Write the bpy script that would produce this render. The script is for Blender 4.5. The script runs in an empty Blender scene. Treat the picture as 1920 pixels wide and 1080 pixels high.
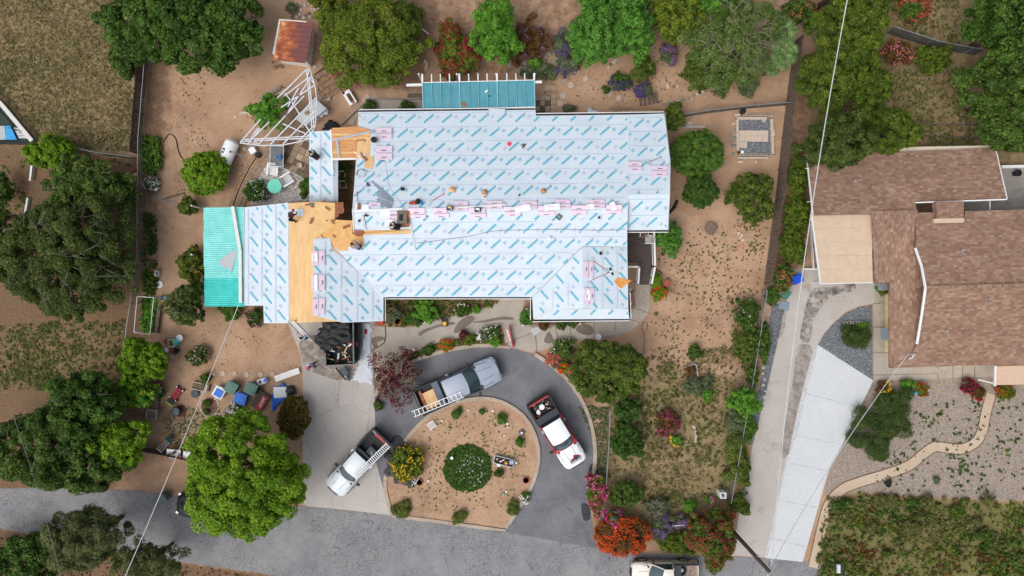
import bpy, math, random
import numpy as np
from mathutils import Vector, Matrix
random.seed(7)
SC = bpy.context.scene
COL = SC.collection
# ---------------------------------------------------------------- camera, sky, sun, exposure
F = 1331.0      # focal length in photo pixels (24 mm equivalent drone lens)
H = 53.0        # drone height above the yard, metres
cam = bpy.data.cameras.new('camera'); cam.sensor_width = 36.0; cam.lens = 36.0*F/1920.0
cam.clip_start = 0.5; cam.clip_end = 2000.0
camo = bpy.data.objects.new('camera', cam); COL.objects.link(camo)
camo.location = (0, 0, H); camo.rotation_euler = (0, 0, 0); SC.camera = camo
SUN_EL, SUN_AZ = math.radians(58), math.radians(228)      # soft sun behind cloud, from the south-west
world = bpy.data.worlds.new('World'); SC.world = world; world.use_nodes = True
wn = world.node_tree.nodes; wl = world.node_tree.links
sky = wn.new('ShaderNodeTexSky'); sky.sky_type = 'NISHITA'; sky.sun_disc = False
sky.sun_elevation = SUN_EL; sky.sun_rotation = SUN_AZ
sky.air_density = 1.0; sky.dust_density = 6.0; sky.ozone_density = 1.0
hsv = wn.new('ShaderNodeHueSaturation'); hsv.inputs['Saturation'].default_value = 0.5
bg = wn['Background']; bg.inputs['Strength'].default_value = 0.15
wl.new(sky.outputs[0], hsv.inputs['Color']); wl.new(hsv.outputs[0], bg.inputs['Color'])
sl = bpy.data.lights.new('sun', 'SUN'); sl.energy = 0.9; sl.angle = math.radians(60); sl.color = (1.0, 0.96, 0.9)
so = bpy.data.objects.new('sun', sl); COL.objects.link(so)
sd = Vector((math.sin(SUN_AZ)*math.cos(SUN_EL), math.cos(SUN_AZ)*math.cos(SUN_EL), math.sin(SUN_EL)))
so.rotation_euler = sd.to_track_quat('Z', 'Y').to_euler(); so.location = (-30, 10, 60)
SC.view_settings.view_transform = 'Standard'; SC.view_settings.look = 'None'
SC.view_settings.exposure = -0.06; SC.view_settings.gamma = 1.0
SC.render.engine = 'CYCLES'; SC.cycles.max_bounces = 6; SC.cycles.transparent_max_bounces = 6
# ---------------------------------------------------------------- helpers
def P(px, py, h=0.0):
    k = (H-h)/F
    return Vector(((px-960)*k, (540-py)*k, h))
def PP(pts, h=0.0): return [P(a, b, h) for a, b in pts]
def M2(r, h=0.0): return r*(H-h)/F          # photo pixels to metres
def lin(c):
    return tuple(((x/255)/12.92 if x/255 <= .04045 else ((x/255+.055)/1.055)**2.4) for x in c)
MATS = {}
def mat(name, rgb, rough=.75, var=.18, scale=6.0, metal=0.0, spec=.3, bump=.0, bscale=40.0, rgb2=None, detail=6.0, stretch=None, alpha=1.0, trans=0.0):
    if name in MATS: return MATS[name]
    m = bpy.data.materials.new(name); m.use_nodes = True
    n = m.node_tree.nodes; l = m.node_tree.links; b = n['Principled BSDF']
    b.inputs['Roughness'].default_value = rough; b.inputs['Metallic'].default_value = metal
    b.inputs['Specular IOR Level'].default_value = spec
    c = lin(rgb); c2 = lin(rgb2) if rgb2 else tuple(x*(1-var*1.6) for x in c)
    c1 = c if rgb2 else tuple(min(1, x*(1+var)) for x in c)
    tc = n.new('ShaderNodeTexCoord'); mp = n.new('ShaderNodeMapping')
    l.new(tc.outputs['Object'], mp.inputs['Vector'])
    if stretch: mp.inputs['Scale'].default_value = stretch
    nz = n.new('ShaderNodeTexNoise'); nz.inputs['Scale'].default_value = scale; nz.inputs['Detail'].default_value = detail
    nz.inputs['Roughness'].default_value = .62
    l.new(mp.outputs[0], nz.inputs['Vector'])
    cr = n.new('ShaderNodeValToRGB'); cr.color_ramp.elements[0].position = .32; cr.color_ramp.elements[1].position = .68
    cr.color_ramp.elements[0].color = (*c2, 1); cr.color_ramp.elements[1].color = (*c1, 1)
    l.new(nz.outputs['Fac'], cr.inputs[0]); l.new(cr.outputs[0], b.inputs['Base Color'])
    if bump:
        nb = n.new('ShaderNodeTexNoise'); nb.inputs['Scale'].default_value = bscale; nb.inputs['Detail'].default_value = 4
        l.new(mp.outputs[0], nb.inputs['Vector'])
        bp = n.new('ShaderNodeBump'); bp.inputs['Strength'].default_value = bump; bp.inputs['Distance'].default_value = .02
        l.new(nb.outputs['Fac'], bp.inputs['Height']); l.new(bp.outputs[0], b.inputs['Normal'])
    if alpha < 1: b.inputs['Alpha'].default_value = alpha
    if trans: b.inputs['Transmission Weight'].default_value = trans
    MATS[name] = m
    return m
def cr3(n, stops):
    cr = n.new('ShaderNodeValToRGB'); e = cr.color_ramp.elements
    while len(e) < len(stops): e.new(.5)
    for i, (p, c) in enumerate(stops): e[i].position = p; e[i].color = (*lin(c), 1)
    return cr
class MB:
    def __init__(s): s.v = []; s.f = []; s.m = []
    def add(s, pts, faces, mi=0):
        o = len(s.v); s.v += [tuple(p) for p in pts]
        s.f += [tuple(o+i for i in f) for f in faces]; s.m += [mi]*len(faces); return s
    def poly(s, pts, mi=0): return s.add(pts, [tuple(range(len(pts)))], mi)
    def prism(s, pts, z0, z1, mi=0):
        n = len(pts); a = z0 if isinstance(z0, (list, tuple)) else [z0]*n; b = z1 if isinstance(z1, (list, tuple)) else [z1]*n
        ar = sum(pts[i][0]*pts[(i+1) % n][1]-pts[(i+1) % n][0]*pts[i][1] for i in range(n))
        idx = list(range(n)) if ar > 0 else list(range(n))[::-1]
        V = [(pts[i][0], pts[i][1], a[i]) for i in idx]+[(pts[i][0], pts[i][1], b[i]) for i in idx]
        fs = [tuple(range(n, 2*n)), tuple(range(n))[::-1]]+[(i, (i+1) % n, n+(i+1) % n, n+i) for i in range(n)]
        return s.add(V, fs, mi)
    def box(s, c, d, rz=0, mi=0, R=None, taper=1.0):
        R = R or Matrix.Rotation(rz, 3, 'Z'); x, y, z = d[0]/2, d[1]/2, d[2]/2; c = Vector(c)
        V = [c+R @ Vector((sx*x*(taper if sz > 0 else 1), sy*y*(taper if sz > 0 else 1), sz*z)) for sz in (-1, 1) for sx, sy in ((-1, -1), (1, -1), (1, 1), (-1, 1))]
        return s.add(V, [(3, 2, 1, 0), (4, 5, 6, 7), (0, 1, 5, 4), (1, 2, 6, 5), (2, 3, 7, 6), (3, 0, 4, 7)], mi)
    def bar(s, p0, p1, w, h, mi=0):
        p0 = Vector(p0); p1 = Vector(p1); d = p1-p0; L = d.length
        if L < 1e-5: return s
        x = d/L; up = Vector((0, 0, 1)) if abs(x.z) < .95 else Vector((0, 1, 0))
        y = up.cross(x).normalized(); z = x.cross(y)
        R = Matrix((x, y, z)).transposed()
        return s.box((p0+p1)/2, (L, w, h), mi=mi, R=R)
    def tube(s, pts, r, n=6, mi=0, cap=True):
        pts = [Vector(p) for p in pts]; k = len(pts); rs = r if isinstance(r, (list, tuple)) else [r]*k
        V = []; fs = []
        for i, p in enumerate(pts):
            d = (pts[min(i+1, k-1)]-pts[max(i-1, 0)]).normalized()
            up = Vector((0, 0, 1)) if abs(d.z) < .9 else Vector((1, 0, 0))
            y = up.cross(d).normalized(); z = d.cross(y)
            for j in range(n):
                a = 2*math.pi*j/n; V.append(p+y*(rs[i]*math.cos(a))+z*(rs[i]*math.sin(a)))
        for i in range(k-1):
            for j in range(n):
                fs.append((i*n+j, i*n+(j+1) % n, (i+1)*n+(j+1) % n, (i+1)*n+j))
        if cap: fs += [tuple(range(n))[::-1], tuple(range((k-1)*n, k*n))]
        return s.add(V, fs, mi)
    def lathe(s, c, prof, n=16, mi=0, sx=1, sy=1, rz=0):
        c = Vector(c); V = []; fs = []; k = len(prof); cz, sz_ = math.cos(rz), math.sin(rz)
        for r, z in prof:
            for j in range(n):
                a = 2*math.pi*j/n; x = r*sx*math.cos(a); y = r*sy*math.sin(a)
                V.append((c.x+x*cz-y*sz_, c.y+x*sz_+y*cz, c.z+z))
        for i in range(k-1):
            for j in range(n): fs.append((i*n+j, i*n+(j+1) % n, (i+1)*n+(j+1) % n, (i+1)*n+j))
        fs.append(tuple(range((k-1)*n, k*n))); fs.append(tuple(range(n))[::-1])
        return s.add(V, fs, mi)
    def cyl(s, c, r, h, n=14, mi=0): return s.lathe(c, [(r, 0), (r, h)], n, mi)
    def ball(s, c, r, nu=12, nv=7, mi=0, jit=0, rnd=random):
        rx, ry, rz = r if isinstance(r, (tuple, list)) else (r, r, r); V = []; fs = []; c = Vector(c)
        for i in range(1, nv):
            t = math.pi*i/nv
            for j in range(nu):
                a = 2*math.pi*j/nu; q = 1+rnd.uniform(-jit, jit)
                V.append((c.x+rx*q*math.sin(t)*math.cos(a), c.y+ry*q*math.sin(t)*math.sin(a), c.z+rz*q*math.cos(t)))
        T = len(V); V += [(c.x, c.y, c.z+rz), (c.x, c.y, c.z-rz)]
        for i in range(nv-2):
            for j in range(nu): fs.append((i*nu+j, (i+1)*nu+j, (i+1)*nu+(j+1) % nu, i*nu+(j+1) % nu))
        for j in range(nu):
            fs.append((T, j, (j+1) % nu)); o = (nv-2)*nu; fs.append((T+1, o+(j+1) % nu, o+j))
        return s.add(V, fs, mi)
    def build(s, name, mats, parent=None, off=None, smooth=False, world=True):
        me = bpy.data.meshes.new(name)
        if off is None:
            off = Vector((0, 0, 0))
            if parent is not None and world:
                q = parent
                while q.parent: q = q.parent
                off = q.location
        o3 = tuple(off)
        me.from_pydata([(a-o3[0], b-o3[1], c-o3[2]) for a, b, c in s.v], [], s.f)
        if not isinstance(mats, (list, tuple)): mats = [mats]
        for m in mats: me.materials.append(m)
        if len(mats) > 1: me.polygons.foreach_set('material_index', s.m)
        if smooth: me.polygons.foreach_set('use_smooth', [True]*len(s.f))
        me.update()
        o = bpy.data.objects.new(name, me); COL.objects.link(o)
        if parent is not None: o.parent = parent
        return o
def tag(o, label, cat, group=None, kind=None):
    if label: o['label'] = label
    if cat: o['category'] = cat
    if group: o['group'] = group
    if kind: o['kind'] = kind
    return o
def thing(name, label, cat, loc=(0, 0, 0), rz=0, group=None):
    o = bpy.data.objects.new(name, None); COL.objects.link(o); o.location = loc; o.rotation_euler = (0, 0, rz); o.empty_display_size = .3
    return tag(o, label, cat, group)
def struct(name, mb, m, parent=None, smooth=False):
    o = mb.build(name, m, parent, smooth=smooth)
    if parent is None: o['kind'] = 'structure'
    return o
def single(mb, name, m, label, cat, loc, group=None, smooth=False):
    o = mb.build(name, m, None, off=Vector(loc), smooth=smooth); o.location = loc
    return tag(o, label, cat, group)
def spline(pts, n=6, closed=False):
    out = []; k = len(pts)
    rng = range(k) if closed else range(k-1)
    for i in rng:
        p0 = pts[(i-1) % k] if closed or i > 0 else pts[i]; p1 = pts[i]; p2 = pts[(i+1) % k]
        p3 = pts[(i+2) % k] if closed or i+2 < k else p2
        for j in range(n):
            t = j/n
            out.append(tuple(.5*((2*b)+(-a+c)*t+(2*a-5*b+4*c-d)*t*t+(-a+3*b-3*c+d)*t**3) for a, b, c, d in zip(p0, p1, p2, p3)))
    if not closed: out.append(tuple(pts[-1]))
    return out
def clip(poly, a, b, c):
    out = []; n = len(poly)
    for i in range(n):
        p = poly[i]; q = poly[(i+1) % n]; dp = a*p[0]+b*p[1]-c; dq = a*q[0]+b*q[1]-c
        if dp <= 0: out.append(p)
        if dp*dq < 0:
            t = dp/(dp-dq); out.append((p[0]+(q[0]-p[0])*t, p[1]+(q[1]-p[1])*t))
    return out
def inside(p, poly):
    r = False; n = len(poly)
    for i in range(n):
        a = poly[i]; b = poly[(i+1) % n]
        if (a[1] > p[1]) != (b[1] > p[1]) and p[0] < (b[0]-a[0])*(p[1]-a[1])/(b[1]-a[1])+a[0]: r = not r
    return r
def area2(poly): return abs(sum(poly[i][0]*poly[(i+1) % len(poly)][1]-poly[(i+1) % len(poly)][0]*poly[i][1] for i in range(len(poly))))/2
def ribbon(pts, w):
    L = []; R = []; k = len(pts)
    for i in range(k):
        a = pts[max(i-1, 0)]; b = pts[min(i+1, k-1)]; d = math.hypot(b[0]-a[0], b[1]-a[1]) or 1
        nx, ny = -(b[1]-a[1])/d, (b[0]-a[0])/d; ww = w[i] if isinstance(w, list) else w
        L.append((pts[i][0]+nx*ww/2, pts[i][1]+ny*ww/2)); R.append((pts[i][0]-nx*ww/2, pts[i][1]-ny*ww/2))
    return L+R[::-1]
def walk(pts, step):
    out = []; carry = 0
    for a, b in zip(pts[:-1], pts[1:]):
        d = math.hypot(b[0]-a[0], b[1]-a[1]); t = carry
        while t < d:
            u = t/d; out.append((a[0]+(b[0]-a[0])*u, a[1]+(b[1]-a[1])*u, math.atan2(b[1]-a[1], b[0]-a[0]))); t += step
        carry = t-d
    return out
def copy_tree(o, parent=None):
    c = o.copy(); COL.objects.link(c); c.parent = parent
    for ch in list(o.children): copy_tree(ch, c)
    return c
# ---------------------------------------------------------------- foliage engine
def unit(a): return a/np.maximum(np.linalg.norm(a, axis=1, keepdims=True), 1e-9)
def leafmesh(name, pos, nrm, ln, wd, tint, m, parent=None, off=(0, 0, 0), rs=None, tang=None):
    rs = rs or np.random.RandomState(1); N = len(pos)
    nrm = unit(nrm); t = rs.normal(size=(N, 3)) if tang is None else tang
    t = unit(t-nrm*np.sum(t*nrm, 1, keepdims=True)); b = np.cross(nrm, t)
    ln = ln.reshape(N, 1); wd = wd.reshape(N, 1)
    V = np.empty((N, 4, 3)); V[:, 0] = pos-t*ln*.5; V[:, 1] = pos+b*wd*.5+t*ln*.06; V[:, 2] = pos+t*ln*.5-nrm*ln*.12; V[:, 3] = pos-b*wd*.5+t*ln*.06
    V -= np.array(off).reshape(1, 1, 3)
    me = bpy.data.meshes.new(name); me.vertices.add(N*4); me.vertices.foreach_set('co', V.astype(np.float32).ravel())
    me.loops.add(N*4); me.loops.foreach_set('vertex_index', np.arange(N*4, dtype=np.int32))
    me.polygons.add(N); me.polygons.foreach_set('loop_start', np.arange(0, N*4, 4, dtype=np.int32))
    try: me.polygons.foreach_set('loop_total', np.full(N, 4, dtype=np.int32))
    except Exception: pass
    a = me.attributes.new('tint', 'FLOAT', 'FACE'); a.data.foreach_set('value', tint.astype(np.float32))
    me.materials.append(m); me.update(calc_edges=True)
    o = bpy.data.objects.new(name, me); COL.objects.link(o)
    if parent is not None: o.parent = parent
    return o
LEAF = {}
def leafmat(name, dark, mid, light, rough=.55, spec=.25, trans=.26):
    if name in LEAF: return LEAF[name]
    m = bpy.data.materials.new('leaf_'+name); m.use_nodes = True; n = m.node_tree.nodes; l = m.node_tree.links
    b = n['Principled BSDF']; b.inputs['Roughness'].default_value = rough; b.inputs['Specular IOR Level'].default_value = spec
    at = n.new('ShaderNodeAttribute'); at.attribute_name = 'tint'
    cr = cr3(n, [(0, dark), (.5, mid), (1, light)]); l.new(at.outputs['Fac'], cr.inputs[0]); l.new(cr.outputs[0], b.inputs['Base Color'])
    tr = n.new('ShaderNodeBsdfTranslucent'); l.new(cr.outputs[0], tr.inputs['Color'])
    mx = n.new('ShaderNodeMixShader'); mx.inputs[0].default_value = trans
    l.new(b.outputs[0], mx.inputs[1]); l.new(tr.outputs[0], mx.inputs[2]); l.new(mx.outputs[0], n['Material Output'].inputs['Surface'])
    LEAF[name] = m; return m
# style: dark, mid, light leaf colours (sRGB), leaf length, width, clump radius share, fill
STY = {
 'deep':   ((38, 62, 20), (64, 98, 30), (98, 132, 48), .26, .15, .17, 1.0),
 'deep2':  ((42, 64, 22), (70, 98, 34), (108, 134, 52), .26, .14, .17, 1.0),
 'olive':  ((60, 76, 18), (94, 114, 28), (134, 148, 46), .20, .11, .15, 1.0),
 'lime':   ((56, 100, 28), (92, 146, 42), (128, 178, 62), .20, .11, .16, 1.0),
 'vivid':  ((68, 106, 14), (104, 146, 24), (150, 180, 44), .22, .13, .12, 1.1),
 'glossy': ((50, 92, 30), (82, 136, 46), (122, 170, 72), .26, .12, .15, 1.0),
 'clip':   ((48, 78, 26), (80, 118, 38), (116, 150, 54), .13, .08, .12, 1.1),
 'clipdk': ((40, 68, 26), (64, 98, 34), (92, 124, 46), .13, .08, .12, 1.1),
 'cypress':((52, 74, 20), (82, 106, 30), (132, 146, 44), .24, .08, .14, 1.0),
 'greygr': ((70, 92, 38), (100, 126, 56), (142, 158, 92), .24, .06, .16, .8),
 'wisp':   ((66, 76, 42), (94, 106, 60), (128, 136, 86), .30, .06, .18, .85),
 'straw':  ((124, 108, 78), (154, 136, 102), (188, 170, 134), .14, .06, .3, 1.0),
 'dull':   ((78, 84, 44), (106, 110, 60), (138, 136, 84), .14, .08, .3, 1.0),
 'white':  ((200, 200, 196), (214, 214, 210), (224, 224, 222), .1, .08, .3, 1.0),
 'oak':    ((46, 62, 24), (72, 92, 36), (110, 124, 58), .22, .09, .15, .9),
 'brownol':((70, 62, 22), (100, 88, 34), (128, 110, 48), .12, .06, .10, 1.2),
 'olivegn':((52, 70, 20), (82, 104, 32), (126, 140, 56), .20, .10, .13, 1.0),
 'sage':   ((72, 84, 58), (102, 116, 80), (140, 150, 112), .14, .06, .2, .9),
 'grassy': ((48, 68, 30), (72, 94, 42), (98, 116, 54), .42, .04, .3, 1.0),
 'bronze': ((70, 48, 30), (104, 74, 38), (124, 98, 48), .18, .09, .18, .9),
 'redleaf':((74, 30, 38), (104, 44, 52), (130, 62, 68), .16, .09, .2, .6),
 'ground': ((66, 82, 36), (98, 116, 48), (136, 146, 66), .14, .08, .3, 1.0)}
FLW = {'red': (168, 38, 58), 'crimson': (164, 28, 66), 'magenta': (188, 60, 128), 'pink': (224, 140, 170), 'orange': (226, 88, 40),
       'purple': (120, 96, 140), 'violet': (92, 74, 132), 'yellow': (236, 190, 50), 'white': (236, 236, 230), 'lilac': (142, 110, 150), 'coral': (206, 110, 96), 'rust': (170, 84, 40)}
FLM = {'white': .16, 'orange': .6, 'yellow': .35, 'crimson': .9, 'magenta': .5, 'pink': .4, 'violet': .4, 'purple': .4, 'lilac': .4}
STY = {k: tuple(tuple(min(255, int(x*1.0)) for x in c) for c in v[:3])+v[3:] for k, v in STY.items()}
def flmat(c):
    r = FLW[c]; return leafmat('fl_'+c, tuple(int(x*.72) for x in r), r, tuple(min(255, int(x*1.12)) for x in r), .6, .15, .3)
BARK = lambda: mat('bark', (112, 98, 84), .9, .3, 9, bump=.5, bscale=30)
def crown_pts(R, seed, style, fill=1.0, lobes=None, low=-.25, rag=.16):
    rs = np.random.RandomState(seed); d, mmid, lt, LL, LW, cs, ff = STY[style]
    rx, ry, rz = R; rm = math.sqrt(rx*ry); k0 = .88*min(1.0, .45+rm*.42); LL *= k0; LW *= k0
    rc = max(.14, cs*rm*.95); rc = min(rc, .46)
    nc = int(max(7, 2.6*(rx*ry+rx*rz+ry*rz)/(rc*rc)*.62))
    u = unit(rs.normal(size=(nc*3, 3))); u = u[u[:, 2] > low][:nc]; nc = len(u)
    ang = np.arctan2(u[:, 1], u[:, 0]); ph = rs.rand(6)*6.28
    q = 1+rag*(np.sin(2*ang+ph[0])*.5+np.sin(3*ang+ph[1])*.7+np.sin(5*ang+ph[2])*.6+np.sin(8*ang+ph[3])*.35)
    q *= 1+rag*.5*np.sin(u[:, 2]*5+ph[4])
    rr = np.where(rs.rand(nc) < .72, .8+.22*rs.rand(nc), .35+.5*rs.rand(nc))*q
    C = u*rr[:, None]*np.array([rx-rc*.55, ry-rc*.55, rz-rc*.4])
    nl = int(fill*ff*4.4*(rc*rc*4.0)/(LL*LW*.5)*.55); nl = max(8, min(nl, 1400))
    cr_ = rc*(.5+.95*rs.rand(nc)); ct = rs.rand(nc)
    I = np.repeat(np.arange(nc), nl); N = len(I)
    v = unit(rs.normal(size=(N, 3))+np.array([0, 0, .35])+u[I]*.35)
    r2 = cr_[I]*(.55+.5*rs.rand(N)**.6)
    pos = C[I]+v*r2[:, None]*np.array([1, 1, .75])
    nrm = v*.8+rs.normal(size=(N, 3))*.45+np.array([0, 0, .55])
    k = .65+.7*rs.rand(N)
    tint = np.clip(.5+(ct[I]-.5)*.45+rs.normal(size=N)*.2, 0, 1)
    return pos, nrm, LL*k, LW*k, tint, rs
def plant(name, label, cat, px, py, rx, ry, hm, style, rz=None, flowers=None, trunk=True, seed=None, group=None, fill=1.0, low=-.25, rag=.2, twigs=0, rot=0, fl_share=.12, fl_size=1.0, floor=True):
    c = P(px, py, hm); R = (M2(rx, hm), M2(ry, hm)); Rz = rz if rz else min(hm*.95, .8*min(R)+.15)
    seed = seed if seed is not None else int(px*7+py*13) % 99991
    o = thing(name, label, cat, (c.x, c.y, 0), rot, group)
    pos, nrm, L, W, T, rs = crown_pts((R[0], R[1], Rz), seed, style, fill, low=low, rag=rag)
    pos[:, 2] += hm
    if floor: pos[:, 2] = np.maximum(pos[:, 2], .03+.1*rs.rand(len(pos)))
    s = STY[style]
    cn = 'crown' if trunk else 'foliage'
    leafmesh(cn, pos, nrm, L, W, T, leafmat(style, *s[:3]), o, rs=rs)
    if flowers:
        cols = flowers if isinstance(flowers, (list, tuple)) else [flowers]
        for fi, fc in enumerate(cols):
            dirs = unit(pos-np.array([0, 0, hm])); out = np.linalg.norm((pos-np.array([0, 0, hm]))/np.array([R[0], R[1], Rz]), axis=1)
            patch = np.sin(pos[:, 0]*(2.2+fi)+seed)*np.sin(pos[:, 1]*(2.6+fi*.7)+seed*.7)
            ok = np.where((out > .78) & (pos[:, 2] > hm*.55) & (patch > -.25))[0]
            if len(ok) == 0: continue
            n = max(6, int(len(pos)*fl_share*FLM.get(fc, .5)/len(cols))); sel = rs.choice(ok, min(n, len(ok)), replace=False)
            fp = pos[sel]+dirs[sel]*.06+np.array([0, 0, .05]); fs = fl_size*(.06+.05*rs.rand(len(sel)))
            fo = leafmesh('flowers', fp, dirs[sel]*.5+np.array([0, 0, 1.0])+rs.normal(size=(len(sel), 3))*.3, fs*1.2, fs, rs.rand(len(sel)), flmat(fc), o, rs=rs); fo['kind'] = 'stuff'
    if trunk:
        mb = MB(); rt = max(.05, .055*min(R)+.03); rnd = random.Random(seed)
        lean = Vector((rnd.uniform(-.25, .25), rnd.uniform(-.25, .25), 0))
        top = Vector((0, 0, hm*.75))+lean
        mb.tube([(0, 0, -.05), lean*.4+Vector((0, 0, hm*.35)), top], [rt*1.25, rt, rt*.7], 8)
        for i in range(5+int(min(R))):
            a = rnd.uniform(0, 6.28); e = top+Vector((math.cos(a)*R[0]*.62, math.sin(a)*R[1]*.62, rnd.uniform(.05, .6)*Rz))
            st = Vector((0, 0, hm*rnd.uniform(.4, .7)))+lean*.7; md = (st+e)/2+Vector((rnd.uniform(-.2, .2), rnd.uniform(-.2, .2), .15))
            mb.tube([st, md, e], [rt*.55, rt*.38, rt*.14], 5)
        mb.build('trunk', BARK(), o, world=False, smooth=True)
    if twigs:
        mb = MB(); rnd = random.Random(seed+5)
        for i in range(twigs):
            a = rnd.uniform(0, 6.28); r0 = math.sqrt(rnd.random())*.75; hd = a+rnd.gauss(0, .9); ln = rnd.uniform(.12, .4)
            x0, y0 = math.cos(a)*r0, math.sin(a)*r0; x1, y1 = x0+math.cos(hd)*ln, y0+math.sin(hd)*ln
            zt = lambda x, y: hm+Rz*math.sqrt(max(.03, 1-min(.97, x*x+y*y)))
            p0 = Vector((x0*R[0], y0*R[1], zt(x0, y0)*.97)); p2 = Vector((x1*R[0], y1*R[1], zt(x1, y1)*1.0+.2)); pm = (p0+p2)/2+Vector((rnd.uniform(-.15, .15), rnd.uniform(-.15, .15), .12))
            mb.tube([p0, pm, p2], [.022, .015, .007], 4)
            for k in range(2):
                t = rnd.uniform(.4, .9); q = p0.lerp(p2, t)+Vector((0, 0, .06)); b = hd+rnd.choice((-1, 1))*rnd.uniform(.4, .9)
                mb.tube([q, q+Vector((math.cos(b), math.sin(b), .2))*rnd.uniform(.25, .6)], [.013, .005], 3)
        mb.build('twig', mat('twigs', (136, 128, 112), .9, .2), o, world=False)['kind'] = 'stuff'
    return o
def scatter(name, label, cat, poly, n, style, size=(.06, .16), per=7, lie=.5, kind='stuff', clumps=None, seed=3, tall=.08, asp=.5, tintmul=1.0, base=.02):
    rs = np.random.RandomState(seed); W = [(v.x, v.y) for v in PP(poly)]
    xs = [a for a, b in W]; ys = [b for a, b in W]; pts = []
    cl = [(rs.uniform(min(xs), max(xs)), rs.uniform(min(ys), max(ys)), rs.uniform(.6, 2.2)) for _ in range(clumps)] if clumps else None
    g = 0
    while len(pts) < n and g < n*30:
        g += 1
        if cl and rs.rand() < .8:
            c = cl[rs.randint(len(cl))]; p = (c[0]+rs.normal()*c[2]*.5, c[1]+rs.normal()*c[2]*.5)
        else: p = (rs.uniform(min(xs), max(xs)), rs.uniform(min(ys), max(ys)))
        if inside(p, W): pts.append(p)
    pts = np.array(pts); n = len(pts); I = np.repeat(np.arange(n), per); N = n*per
    sz = (size[0]+(size[1]-size[0])*rs.rand(n)**1.6)[I]; a = rs.rand(N)*6.283
    dirv = np.stack([np.cos(a), np.sin(a), np.zeros(N)], 1)
    pos = np.zeros((N, 3)); pos[:, :2] = pts[I]; pos += dirv*(sz*.45*rs.rand(N)**.5)[:, None]; pos[:, 2] = base+tall*rs.rand(N)*sz/size[1]
    nrm = rs.normal(size=(N, 3))*lie+np.array([0, 0, 1.0]); tg = dirv+np.array([0, 0, .3])
    pt = rs.rand(n)[I]; T = np.clip(pt*.6+.4*rs.rand(N), 0, 1)*tintmul
    s = STY[style]
    o = leafmesh(name, pos, nrm, sz*(.7+.6*rs.rand(N)), sz*asp*(.7+.6*rs.rand(N)), T, leafmat(style, *s[:3]), rs=rs, tang=tg)
    return tag(o, label, cat, kind=kind)
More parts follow.
